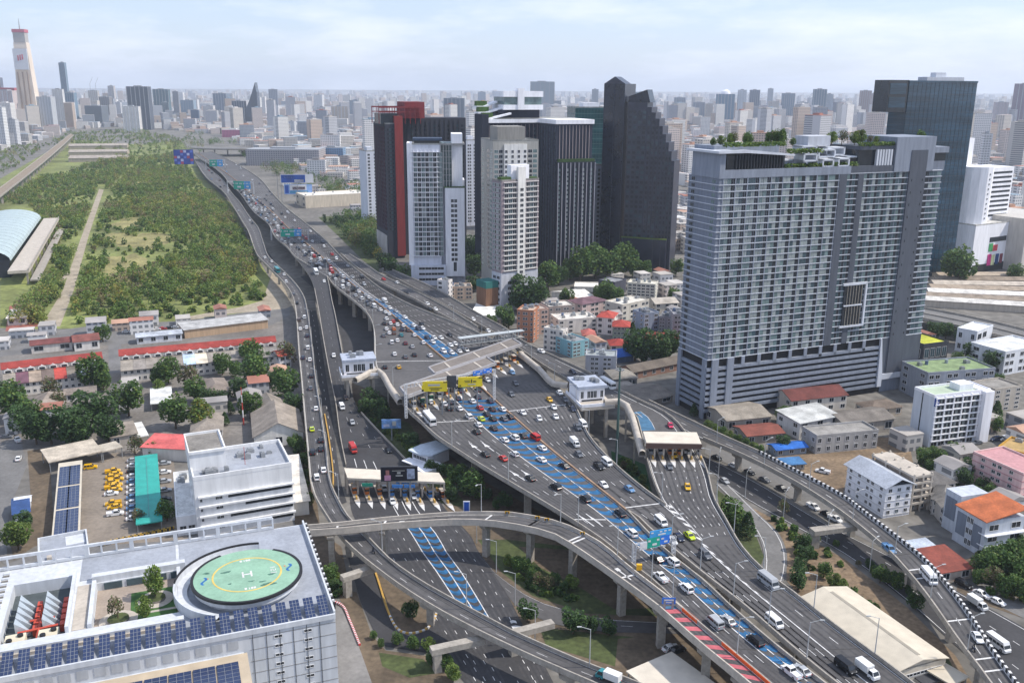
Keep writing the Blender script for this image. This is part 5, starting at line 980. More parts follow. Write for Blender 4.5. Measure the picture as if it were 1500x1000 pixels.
RW_ = Road('RW', 'railway_viaduct', 'elevated railway viaduct crossing the upper left field', [(-30, 296), (0, 276), (40, 246), (80, 215), (104, 196)], [(-20, 304), (8, 282), (50, 249), (88, 217), (108, 198)], 14.0, 60, mat('track_bed', (.24, .19, .14), .9, .2, .3))
RW_.parapet([(-30, 296), (0, 276), (40, 246), (80, 215), (104, 196)], 14, 1.2, .5); RW_.parapet([(-20, 304), (8, 282), (50, 249), (88, 217), (108, 198)], 14, 1.2, .5); RW_.piers(rng(30, RW_.len[-1]-30, 30), (.5,), 1.4)
for i in range(3): house('depot_shed', ['front grey depot shed roof beside the railway', 'middle grey depot shed roof beside the railway', 'rear grey depot shed roof beside the railway'][i], (100, 232-i*9), (186, 231-i*9), 42, 7, '#a59a8c', '#9c9288', 'gable', 3.5, pat=None, side=None, cat='shed')
# --- right-hand buildings
b = Bld('white_hotel', 'white eight-storey hotel with green flat roof and blue sign', 'building', (1359, 655), (1440, 644), (1322, 642), top=582)
w, d, h = b.w, b.d, b.h; HWH = wallm('#c9ced6', .05); b.wall(HWH); fh = h/8.2
for i in range(5):
    a = w*.05+i*w*.155; b.grid('f', a, a+w*.135, fh*.9, fh, 7, 'gkgk' if i < 2 else 'kgk', .88, .6, .2, FRAMED)
b.bands([fh*(i+.9) for i in range(8)], .35, .5, WW, w*.04, w*.83, -.1, 1); b.fins('f', [w*(.04+.155*i) for i in range(6)], fh*.8, h, .5, .5, WW)
b.wall(WW, w*.84, w*1.0, -2.2, d*.9, 0, h+.6, 'end_wall'); b.grid('f', w*.03, w*.8, .2, fh*.8, 1, 'oooooo', .8, .8, .0); b.roof(mat('green_roof', (.42, .50, .38), .85, .12, .2), 1.0, .3, WW); b.part('blue_sign', MB().cuboid(.3, w*.09, -.3, 0, h-3.6, h-.4), mat('sign_blue', (.03, .07, .28), .5, .1)); b.part('sign_line', MB().cuboid(.6, w*.085, -.36, -.3, h-2.2, h-1.9), FRAME); b.fins('l', [d*.45], 0, h, .4, .2, GLASSD, 'glass_strip'); b.wall(WW, w*.55, w*.8, d*.3, d*.8, h, h+2.6, 'plant_room'); b.flush(250)
house('grey_office', 'grey building with moss green roof behind the hotel', (1354, 590), (1452, 582), 18, None, '#8d929c', '#7d9066', 'flat', rows=4, pat='kk.kk.kk.kk', cat='building', cls=Bld, top=548, units=3)
house('beige_flats', 'beige apartment block with balconies right of the hotel', (1453, 604), (1492, 598), 12, None, '#b5aca0', '#8a8680', 'flat', rows=5, pat='k.k.k', cat='building', cls=Bld, top=572); house('white_villa', 'white cubic house among trees near the railway', (1427, 519), (1450, 509), (1403, 511), None, '#d6d8dc', '#e0e0de', 'flat', rows=2, pat='kk.', cat='building', cls=Bld, top=487)
house('white_terrace', 'long white three-storey terrace at the right edge', (1468, 550), (1530, 538), (1444, 530), None, '#d2d4d8', '#cfd0ce', 'flat', rows=3, pat='kk.kk.kk.', cat='building', cls=Bld, top=517); b = house('sales_pavilion', 'dark glass pavilion with bright lime green roof', (1350, 533), (1386, 528), 18, None, '#3c3e44', '#aeb035', 'flat', rows=1, pat='bbbb', cat='building', cls=Bld, top=506)
b = Bld('white_gable_building', 'white four-storey building with grey metal gable roof', 'building', (1293, 759), (1331, 753), (1225, 725), top=714)
w, d, h = b.w, b.d, b.h; b.wall(WW); fh = h/4.3; b.grid('l', 1, d-1, fh*.3, fh, 4, 'k.k.kk.k', .5, .4, .3); b.grid('f', .8, w-.8, fh*.3, fh, 4, 'k.b.k', .7, .45, .25); b.gable(roofm('#a6abb4', .08), 2.6, 1.0, 'y', wallm_=GLASSD); b.bands([fh*(i+.3) for i in range(5)], .25, .12, FRAME); b.flush()
b = Bld('unfinished_block', 'unfinished beige concrete block beside the white gable building', 'building', (1333, 751), (1361, 746), 20, top=702); w, d, h = b.w, b.d, b.h
for k in range(5): b.part('floor_slab', MB().cuboid(0, w, 0, d, h*k/5+2.6, h*k/5+3.3), CONCL)
for x in (.3, w*.5, w-.5):
    for y in (.3, d*.33, d*.66, d-.5): b.part('column', MB().box(x, y, 0, .5, .5, h+1.5), CONCL)
b.wall(wallm('#a89a8c'), 1, w-1, 1.5, d-1, 0, h, 'inner_wall'); b.grid('f', 1, w-1, 0, h/5, 5, 'k.k', .7, .5, .2, e=-1.5); b.flush()
b = Bld('grey_modern_house', 'grey modern block with bright orange sloping roof', 'building', (1394, 789), (1437, 816), 14, h=11.5); w, d, h = b.w, b.d, b.h; MG = wallm('#b7bcc4'); b.wall(MG); b.wall(MG, -8, -1.5, 3, d-1, 0, 13, 'left_tower'); b.part('grey_panel', MB().cuboid(w*.08, w*.38, -.15, 0, 3, 10).cuboid(w*.62, w*.9, -.15, 0, 2, 9), wallm('#6d7480')); b.part('tower_panel', MB().cuboid(-7.4, -3, 2.85, 3, 4, 11), wallm('#6d7480'))
b.grid('f', w*.4, w*.62, .5, 3.5, 3, 'kk', .8, .5); b.grid('r', 1, d-1, .5, 3.5, 3, 'k.k', .8, .5); b.bands([3.4, 6.9], .25, 1.2, WW, w-1, w, 1, d-1, name='balcony_slab'); b.part('roof', MB().add([(-.3, -.4, h), (w+.5, -.4, h), (w+.5, d+.4, h+2.6), (-.3, d+.4, h+2.6), (-.3, -.4, h-.25), (w+.5, -.4, h-.25), (w+.5, d+.4, h+2.3), (-.3, d+.4, h+2.3)], [(0, 1, 2, 3), (7, 6, 5, 4), (0, 4, 5, 1), (1, 5, 6, 2), (2, 6, 7, 3), (3, 7, 4, 0)]), roofm('#b2633c')); b.flush()
b = Bld('pink_apartments', 'pink apartment block with banded floors at the right edge', 'building', (1420, 702), (1492, 736), 14, top=664); w, d, h = b.w, b.d, b.h; PK = wallm('#d3b3b0'); b.wall(PK); b.grid('f', 1, w-1, .5, h/4, 4, '.k.kk.k.', .6, .42, .3); b.grid('r', 1, d-1, .5, h/4, 4, 'k.k', .5, .4); b.bands([h*i/4 for i in range(1, 5)], .3, .12, wallm('#b98a8c')); b.roof(roofm('#7d756e'), .9, .3, PK); b.flush()
house('yellow_building', 'mustard yellow building behind the pink apartments', (1456, 692), (1515, 708), 14, None, '#b98f3a', '#a88c5a', 'flat', rows=4, pat='k.k.k', cat='building', cls=Bld, top=656, units=2)
house('cafe_roof', 'low shed with rusty red roof beside the flyover', (1378, 838), (1424, 830), 11, 3.6, '#b5a89c', '#7d3f33', 'shed', 1.2, pat='k.k'); house('pale_cafe_roof', 'low shed with pale blue grey roof next to the rusty one', (1350, 822), (1391, 815), 10, 3.8, '#a8a4a0', '#a5adb8', 'shed', .8, pat='k.k')
for i, (C, R, d_, c) in enumerate((((1366, 730), (1396, 736), 12, '#6d6a66'), ((1386, 748), (1452, 750), 13, '#77736e'), ((1412, 765), (1470, 770), 12, '#827d76'), ((1365, 712), (1400, 706), 10, '#5f5c5a'))):
    house('hip_roof_house', ['small dark hipped house beside the unfinished block', 'long grey roof house above the modern block', 'grey roof house right of the modern block', 'charcoal roof house beneath the green scrub'][i], C, R, d_, 5.5, '#b5b0aa', c, 'hip', 2.2, rows=2)
house('maroon_roof_house', 'white long house with maroon roof below the condominium', (1158, 608), (1239, 599), 14, 6.5, '#cbc4ba', '#643430', 'gable', 2.6, rows=2, pat='k.k.k.k.k', cls=Bld)
for nm, lab, C, R, d_, h_, wc, rc, rf, rs in (('warehouse_roof', 'wide weathered grey roof below the condominium podium', (1064, 633), (1128, 626), 18, 5, '#9a938a', '#8b8378', 'gable', 2), ('rusty_shed', 'rust red tin roof shed beside the flyover', (1094, 651), (1147, 646), 11, 3.6, '#8f857c', '#7c463b', 'gable', 1.4), ('tin_roof_house', 'white house with stepped pale tin roofs', (1170, 644), (1228, 632), 13, 7, '#c5c3c0', '#b9bab8', 'shed', 1.2), ('dark_roof_row', 'long dark grey roof row left of the hotel', (1236, 641), (1308, 631), 14, 5.5, '#a29b92', '#726c66', 'gable', 2), ('brown_roof_house', 'low brown roofed house behind the dark roof row', (1276, 614), (1320, 608), 10, 4, '#b5a898', '#6b5f55', 'hip', 1.8), ('tarpaulin_shed', 'bright blue tarpaulin shed beside the flyover', (1137, 669), (1181, 664), 6, 2.8, '#7d8894', '#2360ae', 'gable', 1), ('grey_stall', 'small grey roof stall on the dusty yard', (1150, 690), (1178, 688), 5, 2.6, '#8d8880', '#3e6c98', 'shed', .4)):
    house(nm, lab, C, R, d_, h_, wc, rc, rf, rs, rows=2 if h_ > 6 else 1, pat='k.k.k', cls=Bld)
b = house('stripped_building', 'stripped grey two-storey building under construction', (1194, 665), (1284, 656), 10, None, '#a19f9d', '#8f8c88', 'flat', rows=2, pat='o.o.o.o.o.o.o', cls=Bld, top=640)
b = Tld('cream_warehouse', 'cream warehouse with long low gable roof beside the expressway', 'warehouse', (1312, 983), (1386, 962), (1172, 876), 5.5); w, d, h = b.w, b.d, b.h; CW = mat('cream_sheet', (.55, .49, .39), .7, .1, .3); b.wall(wallm('#c9c0b0'), z1=h-.3); b.gable(CW, 1.6, .5, 'y', wallm_=wallm('#c9c0b0')); b.part('ridge_vent', MB().cuboid(w*.49, w*.55, d*.04, d*.93, h+1.3, h+1.62), mat('ridge_grey', (.30, .27, .22), .8, .1)); b.grid('f', 1, w-1, 2.2, 2, 1, 'kkkkkk', .9, .35, .4); b.part('awning', MB().cuboid(w*.4, w*.9, -3, 0, 2.2, 2.5), FRAMED); b.part('door', MB().cuboid(w*.14, w*.3, -.05, .1, 0, 2.6), OPEN); b.flush()
canopy('bottom_shed_roof', 'cream shed roof at the bottom edge under the ramp', (917, 982), (990, 1040), 14, 4.0, mat('cream_sheet2', (.6, .54, .45), .7, .1, .3)); canopy('bottom_right_roof', 'cream roof corner at the lower right edge', (1395, 1003), (1420, 990), 10, 3.5, CW)
# --- market sheds, railway line and trees right of the condominium
for i in range(7): house('market_shed', 'pale market shed roof row %s from the front beside the railway' % ['first', 'second', 'third', 'fourth', 'fifth', 'sixth', 'seventh'][i], (1352+i*4, 449-i*6.0), (1540, 461-i*8.2), 11, 4.5, '#b5aa9c', ['#c9c5be', '#8d8072', '#d3cfc8', '#9c8d7c', '#b5aa9c', '#857768', '#a59684'][i], 'gable', 1.6, pat=None, side=None, cat='shed', cls=Bld)
RB = Road('RB', 'rail_bridge', 'elevated road behind the pavilion right of the condominium', [(1335, 464), (1400, 478), (1460, 492), (1520, 508)], [(1335, 449), (1400, 461), (1460, 474), (1520, 489)], 7.0, 24, ASPHL); RB.parapet([(1335, 464), (1400, 478), (1460, 492), (1520, 508)], 7, 1.2, .5); RB.parapet([(1335, 449), (1400, 461), (1460, 474), (1520, 489)], 7, 1.2, .5); RB.parapet([(1335, 456), (1400, 469), (1460, 482), (1520, 498)], 7, .8, .5); RB.piers(rng(12, RB.len[-1]-10, 5), (.5,), 1.2)
# --- shophouses and flats in the middle
CL = [('ornate_brick_house', 'orange brick ornate townhouse beside the toll canopy', (757, 500), (781, 502), 12, 455, '#a8745a', '#b09a88', 'flat', 6, 'k.kk.k'), ('ornate_cream_house', 'cream ornate townhouse right of the brick one', (782, 490), (803, 488), 12, 455, '#bfa092', '#a89a90', 'flat', 5, 'k.kk'), ('white_corner_flats', 'white four-storey corner flats above the slip road', (796, 512), (824, 517), (781, 505), 481, '#d6cfc8', '#c9c5be', 'flat', 4, 'k.kk.k'),
 ('white_upper_flats', 'white terrace rising behind the corner flats', (818, 489), (874, 485), 14, 470, '#dcd5cd', '#cfcac2', 'flat', 3, 'k.k..k.k'), ('grey_dormer_house', 'grey brown mansion with white dormer gables', (804, 476), (842, 473), 14, 451, '#9c8f88', '#c5c0b8', 'flat', 4, 'k.kk.kk.k'), ('pink_dormer_house', 'pinkish mansion with dark mansard and white dormers', (852, 467), (889, 460), 14, 446, '#c2aeaa', '#6a5058', 'hip', 3, 'k.kk.k'),
 ('white_red_house', 'white stacked house with red roof strip', (874, 489), (897, 491), 13, 464, '#ded6d0', '#a8483e', 'hip', 3, 'k.k'), ('green_glass_shop', 'shop with green glazing under a red roof', (897, 498), (921, 499), 12, 478, '#7d8d7d', '#a04238', 'hip', 3, 'bbbb'), ('light_blue_flats', 'light blue four-storey flats above the slip road', (838, 524), (862, 519), (824, 513), 503, '#7fabb6', '#8d8f92', 'flat', 4, 'kk.k'),
 ('grey_arched_flats', 'pale grey flats with teal arched roof panels', (857, 549), (902, 551), (851, 539), 522, '#a9abb3', '#9aa0a0', 'flat', 4, '.kk.kk.'), ('pink_house', 'small salmon pink house between white flats', (854, 505), (872, 505), 10, 491, '#d39c94', '#a85f56', 'hip', 2, 'k.k'), ('red_hip_house', 'small house with bright red hipped roof', (894, 514), (920, 514), 11, 506, '#bfb4a8', '#94382f', 'hip', 1, 'k.k'),
 ('wide_red_roof', 'wide dark red hipped roof beside the dark trees', (944, 505), (990, 508), 20, 499, '#b5aaa0', '#8f2f2d', 'hip', 1, 'k.k.k'), ('blue_grey_flats', 'tall blue grey flats with blank side wall', (942, 491), (964, 488), (929, 484), 461, '#8490a2', '#7d8088', 'flat', 5, 'k.k'), ('grey_flats', 'grey flats with balconies right of the blue grey block', (964, 489), (986, 491), 12, 465, '#84868a', '#77777a', 'flat', 5, 'ok.ok'), ('grey_parking_block', 'grey open parking block beside the condominium', (985, 496), (1008, 496), 14, 462, '#97979b', '#84848a', 'flat', 5, 'oooo'),
 ('cream_office', 'cream office block with blank left wall near the black tower', (918, 437), (959, 440), (901, 430), 415, '#c6c2b5', '#d0cbbd', 'flat', 5, 'kkkkkk'), ('dark_store', 'dark grey windowless block left of the cream office', (876, 429), (900, 433), 14, 411, '#484a55', '#8a8c90', 'flat', 1, ''), ('beige_terrace', 'beige terrace with flat roof below the cream office', (911, 471), (950, 462), 14, 448, '#bdb7ac', '#cfcabf', 'flat', 3, 'k.kk.kk'), ('cream_gable_house', 'cream house with grey gable roof right of the beige terrace', (960, 458), (993, 456), 14, 445, '#c4bdb2', '#a59d92', 'gable', 2, 'k.k.k'),
 ('white_store_roof', 'flat white roofed store below the tower trees', (841, 427), (880, 428), 16, 421, '#cfcac0', '#e2dfd8', 'flat', 1, 'k.k'), ('white_long_roof', 'long white roof behind the dormer mansions', (833, 446), (868, 442), 22, 437, '#c9c4bb', '#d9d6d0', 'gable', 1, 'k.k'), ('brown_long_roof', 'long brown roof beside the dark trees and condominium', (927, 556), (1000, 541), 10, 545, '#8f6f62', '#655c53', 'gable', 1, 'k.k.k.k.k.k'), ('grey_pavilion_roof', 'grey hipped roof above the small car park', (899, 567), (933, 565), 14, 555, '#8d877e', '#857f76', 'hip', 1, 'oo.oo'),
 ('blue_tarp_roof', 'bright blue tarpaulin roofs beside the arched flats', (904, 532), (928, 529), 13, 523, '#5d6c84', '#2358a8', 'gable', 1, ''), ('white_tall_house', 'narrow white block beside the elevated merging road', (641, 443), (656, 445), (629, 438), 411, '#dfd9d5', '#cfcac4', 'flat', 5, 'k.'), ('peach_flats', 'peach flats at the foot of the white tower', (656, 439), (692, 438), 12, 422, '#cdb49e', '#a8a098', 'flat', 3, 'kk.kk.kk'), ('white_hall_roof', 'white hall with curved pale roof below the peach flats', (690, 470), (726, 471), 44, 461, '#b9b7b2', '#e0ded8', 'shed', 1, 'kkkk'),
 ('low_grey_lot', 'low weathered shed in the lot by the condominium', (935, 600), (985, 588), 20, 590, '#857d75', '#6f6860', 'gable', 1, 'k.k'), ('car_park_shed', 'small shed roof behind the lot car park', (905, 577), (930, 573), 7, 569, '#8d867e', '#8b847b', 'shed', 1, ''), ('cream_roof_block', 'cream warehouse below the tall towers', (448, 305), (540, 300), 40, 288, '#c9bdaa', '#d5cfc4', 'flat', 2, ''), ('white_warehouse', 'white warehouse behind the stacked billboards', (445, 300), (478, 299), 30, 288, '#cfc6c2', '#d8d2cd', 'flat', 1, '')]
for nm, lab, C, R, d_, tp, wc, rc, rf, rows, pat in CL:
    house(nm, lab, C, R, d_, None, wc, rc, rf, 2.2 if rf != 'shed' else .5, rows, pat, 'building', cls=Bld, top=tp, units=5 if rf == 'flat' and rows > 1 else 0, side='k.k' if rows > 1 else None, maxn=80)
# ================================================================== toll plazas, pavilions, signs, lamps
def plate(px, z, th): return [W(x, y, z) for x, y in px], th
def canopy_px(name, lab, px, zt, th, m, rim=None, zb=0.0, posts=(), cat='canopy', strips=0):
    P = [W(x, y, zt) for x, y in px]; c = sum(P, Vector())/len(P); root = empty(name, (c.x, c.y, zb), 0, lab, cat); off = Vector((c.x, c.y, zb))
    Q = [p-off for p in P]; root_h = zt-zb
    mb = MB().prism([(q.x, q.y) for q in Q], root_h-th, root_h); mb.build('roof', m, root)
    if rim:
        r = MB(); n = len(Q)
        for i in range(n):
            a, b_ = Q[i], Q[(i+1) % n]; d = b_-a; r.box((a.x+b_.x)/2, (a.y+b_.y)/2, root_h-th-.1, d.length+.6, .6, th+.5, math.atan2(d.y, d.x))
        r.build('roof_rim', rim, root)
    for i in range(strips):
        t = (i+.5)/strips; a = Q[0].lerp(Q[1], t); b_ = Q[3].lerp(Q[2], t); d = b_-a
        MB().box((a.x+b_.x)/2, (a.y+b_.y)/2, root_h, d.length-1, .9, .15, math.atan2(d.y, d.x)).build('roof_strip', CONCL, root)
    for t, s in posts:
        a = Q[0].lerp(Q[1], t); b_ = Q[3].lerp(Q[2], t); p = a.lerp(b_, s); MB().box(p.x, p.y, 0, .55, .55, root_h-th).build('post', CONCL, root)
    return root, Q, off
RFG = mat('toll_roof', (.19, .165, .145), .85, .14, .2, .1, 1); RIM = mat('toll_rim', (.34, .33, .34), .7, .1, .4)
PT = [(t/10, s) for t in range(1, 10) for s in (.25, .75)]
canopy_px('toll_canopy', 'rear grey toll plaza roof across the main expressway', [(628, 538), (751, 496), (764, 504), (637, 547)], 18.6, .8, RFG, RIM, 12, PT, strips=3)
canopy_px('toll_canopy', 'front grey toll plaza roof behind the yellow billboards', [(586, 567), (713, 523.5), (726, 531.5), (597, 580)], 18.2, .8, RFG, RIM, 12, PT, strips=3)
CRM = mat('canopy_cream', (.60, .54, .45), .8, .1, .3)
t2c, Q2, O2 = canopy_px('toll_canopy', 'cream toll plaza roof on the lower left toll road', [(504, 685), (643, 692), (652, 706), (509, 699.5)], 6.6, .7, CRM, None, 0.1, [(t/9, s) for t in range(10) for s in (.3, .8)])
t3c, Q3, O3 = canopy_px('toll_canopy', 'cream toll roof with brown fascia on the right slip road', [(942, 631.6), (1020.6, 632.7), (1027.6, 649.5), (947, 648)], 18.2, 1.6, CRM, None, 12, [(t/6, s) for t in range(7) for s in (.3, .85)])
a, b_ = Q3[3], Q3[2]; d = b_-a; MB().box((a.x+b_.x)/2, (a.y+b_.y)/2-.2, 4.3, d.length+.4, .3, 1.7, math.atan2(d.y, d.x)).build('fascia', mat('brown_fascia', (.12, .07, .055), .8, .1), t3c)
def booths(a, b_, n, z, road, cols, lab, skip=()):
    p, q = W(a[0], a[1], z), W(b_[0], b_[1], z)
    for i in range(n):
        if i in skip: continue
        c = p.lerp(q, i/(n-1)); px = proj(c); _, t, _ = road.near(*px); rz = math.atan2(t.y, t.x); col = cols[i % len(cols)]
        r = empty('toll_booth', c, rz, None, 'toll booth', lab+' toll booths'); reg(r, '%s toll booth on its kerbed island under the %s' % (col[0], lab), 'left')
        MB().box(0, 0, 0, 15, 1.7, .25).build('island', CONCL, r); MB().add([(7.5, -.85, .25), (7.5, .85, .25), (7.5, .85, 0), (7.5, -.85, 0), (12, 0, .05)], [(0, 4, 1), (0, 3, 4), (1, 4, 2)]).build('island_nose', WHITE, r)
        bx = MB().box(0, 0, .25, 2.4, 1.3, 2.5).build('cabin', mat('booth_'+col[0], col[1], .6, .1), r); MB().box(0, 0, 1.3, 2.44, 1.34, .8).build('cabin_window', GLASSD, bx); MB().box(0, 0, 2.75, 3, 1.7, .15).build('cabin_roof', CONCL, r)
        for dx in (5.0, -5.0): MB().box(dx, 0, .25, 1.6, .5, 1.0).build('barrier_block', YELLOWL, r)
OR, GN, BL, GY = ('orange', (.55, .16, .03)), ('green', (.05, .30, .16)), ('blue', (.05, .2, .5)), ('grey', (.35, .36, .38))
booths((606, 596), (700, 560), 9, 12, ML, [GY, GN, GN, GY, OR], 'front main roof'); booths((703, 548), (764, 524), 6, 12, MR, [OR, OR, OR, GY], 'rear main roof')
booths((519, 722), (648, 728), 8, .14, T2, [OR, OR, OR, BL, BL, BL, BL], 'cream lower roof', ()); booths((953, 664), (1023, 665), 6, 12, T3, [GY, GY, OR, OR, GY], 'brown fascia roof')
for x, y, c in ((538, 710, 'green'), (558, 701, 'green'), (588, 706, 'blue'), (603, 706, 'blue'), (582, 712, 'blue'), (600, 712, 'blue')):
    p = W(x, y, 5.0)-O2; mb = MB().box(p.x, p.y, 4.4, 3.6, .2, 1.1); mb.build('lane_sign', mat('lane_sign_'+c, (.02, .30, .20) if c == 'green' else (.06, .24, .62), .5, .1), t2c)
def board(name, lab, px, py, wpx, hpx, base, z0, m, cat='billboard', poles=2, deco=None, yaw=0.0, th=.5, frame=None):
    """board whose bottom centre is at px,py; pole foot at (base) on height z0"""
    f = W(base[0], base[1], z0); dist = math.hypot(f.x, f.y); D = f.y*_cp-(z0-CAMZ)*_sp; k = D/FPX
    zb = htop(f, py); zt = htop(f, py-hpx); ww = wpx*k; hh = zt-zb
    r = empty(name, f, math.atan2(f.x, f.y)*-1*.5+yaw, lab, cat); pn = MB().box(0, 0, zb-z0, ww, th, hh).build('panel', m, r)
    if frame: MB().box(0, .05, zb-z0-.3, ww+.6, th*.8, hh+.6).build('panel_frame', frame, r)
    for i in range(poles):
        x = (i-(poles-1)/2)*ww*.6; MB().box(x, th, 0, .5, .5, zb-z0+hh*.8).build('pole', STEEL, r)
    for (x0, x1, y0, y1, mm, nm) in (deco or ()): MB().box((x0+x1)/2*ww-ww/2, -th/2-.03, zb-z0+y0*hh, (x1-x0)*ww, .06, (y1-y0)*hh).build(nm, mm, pn)
    return r, ww, zb-z0, hh
YB = mat('billboard_yellow', (.80, .62, .02), .5, .08); SLV = mat('silver_panel', (.45, .45, .42), .6, .1); TXT = mat('billboard_text', (.12, .11, .03), .6, .1)
board('yellow_billboard', 'left yellow billboard on the main toll canopy', 635.5, 573, 37, 14.5, (637, 607), 12, YB, deco=((.25, .72, .55, .75, SLV, 'plate'), (.3, .8, .3, .38, TXT, 'text_line'), (.35, .7, .14, .24, TXT, 'text_line'), (.0, .08, .0, .2, BLACK, 'corner_mark'), (.85, 1.0, .88, 1.0, BLACK, 'corner_mark')))
board('yellow_billboard', 'right yellow billboard with large figure 1', 687.5, 566, 35, 14, (689, 598), 12, YB, deco=((.25, .48, .62, .68, TXT, 'text_line'), (.28, .48, .48, .54, TXT, 'text_line'), (.535, .575, .42, .78, BLACK, 'numeral'), (.62, .75, .48, .62, TXT, 'text_line'), (.4, .72, .2, .32, SLV, 'plate'), (.85, 1.0, .86, 1.0, BLACK, 'corner_mark'), (.05, .12, .1, .22, BLACK, 'corner_mark')), yaw=.12)
board('dark_scaffold_sign', 'dark lattice sign frame between the yellow billboards', 661, 567, 14, 17, (662, 603), 12, FRAMED, 'sign')
r, ww, zb, hh = board('black_billboard', 'black billboard with pink and silver figures over the lower toll roof', 586, 703, 51, 19, (586, 735), .1, mat('billboard_black', (.012, .012, .02), .4, .2, .6), deco=((.08, .26, .02, .42, mat('ad_pink', (.50, .25, .36), .6, .2, .8), 'figure_panel'), (.12, .22, .42, .8, mat('ad_skin', (.40, .17, .15), .6, .2, .8), 'figure_panel'), (.72, .94, .12, .88, mat('ad_silver', (.32, .36, .46), .5, .4, .9), 'figure_panel'), (.44, .54, .52, .66, SLV, 'emblem'), (.40, .60, .34, .42, SLV, 'text_line'), (.3, .66, .74, .77, SLV, 'text_line')), frame=FRAMED)
board('blue_billboard', 'pale blue billboard below the expressway deck', 573.5, 627, 28, 13, (574, 645), .1, mat('billboard_sky', (.16, .30, .55), .5, .35, .35, .3, .8), poles=1, deco=((.55, .75, .3, .8, SLV, 'ad_panel'), (.1, .4, .2, .5, mat('ad_light', (.45, .5, .65), .5, .2, .8), 'ad_panel')))
AB = mat('ad_blue', (.012, .07, .33), .5, .3, .1); AW = mat('ad_white', (.62, .62, .64), .5, .05)
board('upper_billboard', 'upper blue and white billboard of the stacked pair', 437, 268, 47, 12.5, (437, 299), 0, AW, deco=((.02, .75, .05, .95, AB, 'ad_panel'), (.42, .7, .1, .4, AW, 'ad_panel'), (.1, .35, .6, .75, mat('ad_lightblue', (.25, .4, .7), .5, .1), 'ad_panel')), poles=3)
board('lower_billboard', 'lower light blue billboard of the stacked pair', 438, 284.5, 40, 14.5, (438, 298.5), 0, mat('ad_lightblue', (.25, .4, .7), .5, .1), deco=((.03, .16, .1, .9, AB, 'ad_panel'), (.2, .8, .4, .95, AW, 'ad_panel'), (.3, .75, .45, .75, mat('ad_dark', (.12, .05, .08), .5, .1), 'ad_panel'), (.2, .85, .1, .35, mat('ad_cyan', (.08, .3, .5), .5, .1), 'ad_panel')), poles=3)
mm_ = [mat('led_%d' % i, c, .5, .2, .2) for i, c in enumerate(((.02, .05, .30), (.45, .45, .65), (.4, .06, .12), (.10, .16, .55)))]
board('led_billboard', 'colourful blue and red billboard beside the far field edge', 270.5, 240.5, 27, 21, (272, 262), 0, mm_[0], poles=1, deco=[(x/6, x/6+.14, y/5, y/5+.17, mm_[(x*7+y*3) % 4], 'ad_panel') for x in range(6) for y in range(5) if (x+2*y) % 3], frame=FRAMED)
GS = mat('sign_green', (.01, .34, .24), .5, .1, .5); BS = mat('sign_bright_blue', (.03, .16, .60), .5, .15, .5); LB = mat('sign_sky', (.05, .30, .62), .5, .15, .5)
def gantry(lab, l, r_, ztop_y, boards, z=12.0):
    p, q = W(l[0], l[1], z), W(r_[0], r_[1], z); hh = htop(p, ztop_y)-z; d = q-p; rt = empty('sign_gantry', p, math.atan2(d.y, d.x), lab, 'sign gantry'); L = d.length
    for x in (0, L):
        mb = MB()
        for dx, dy in ((-.4, -.3), (.4, -.3), (.4, .3), (-.4, .3)): mb.box(x+dx, dy, 0, .15, .15, hh)
        for k in range(int(hh/1.2)): mb.box(x, -.3, k*1.2, .8, .1, .1); mb.box(x, .3, k*1.2+.6, .8, .1, .1)
        mb.build('lattice_post', mat('gantry_grey', (.55, .56, .58), .5, .1), rt)
    mb = MB().box(L/2, -.3, hh-.2, L, .15, .15).box(L/2, .3, hh-.2, L, .15, .15).box(L/2, 0, hh-1.6, L, .15, .15)
    for k in range(int(L/1.5)): mb.box(.75+k*1.5, 0, hh-1.6, .1, .6, 1.5)
    mb.build('truss_beam', mat('gantry_grey', (.55, .56, .58), .5, .1), rt)
    for (x0, x1, z0, z1, m) in boards:
        o = MB().box((x0+x1)/2*L, -.7, hh*z0, (x1-x0)*L, .2, hh*(z1-z0)).build('sign_board', m, rt)
        n = max(2, int((x1-x0)*L/1.1))
        for k in range(n):
            if (k*5+3) % 4: MB().box(x0*L+(k+.5)*(x1-x0)*L/n, -.83, hh*(z0+(z1-z0)*.62), (x1-x0)*L/n*.55, .04, hh*(z1-z0)*.18).build('lettering', FRAME, o)
        MB().box((x0+x1)/2*L+.3, -.83, hh*(z0+(z1-z0)*.2), (x1-x0)*L*.35, .04, hh*(z1-z0)*.2).build('lettering', FRAME, o)
gantry('sign gantry with green and blue panels over the near blue lanes', (928, 826), (986, 814), 796, ((.10, .28, .70, 1.05, AW), (.28, .60, .72, 1.2, GS), (.60, .84, .78, 1.18, BS), (.34, .88, 1.2, 1.52, LB)))
gantry('green and blue sign gantry over the distant jammed lanes', (398, 352), (452, 352), 336, ((.26, .62, .35, 1.05, GS), (.62, .82, .4, 1.05, LB)))
gantry('green sign gantry far up the expressway', (334, 283), (372, 284), 265, ((.25, .65, .35, 1.0, GS), (.65, .9, .4, 1.0, LB))); gantry('small green sign gantry at the far end', (302, 248), (330, 248), 234, ((.2, .6, .3, 1, GS), (.6, .9, .3, 1, LB)))
gantry('grey gantry with blue panel at the main toll plaza', (595, 612), (724, 588), 562, ((.74, .85, .92, 1.05, BS), (.86, .96, .94, 1.07, BS)))
board('blue_road_sign', 'blue road sign where the curved ramp meets the expressway', 980, 884, 20, 9, (979, 892), 12, BS, 'sign', deco=((.15, .85, .55, .75, FRAME, 'lettering'), (.3, .7, .2, .38, FRAME, 'lettering')), yaw=.1, th=.15)
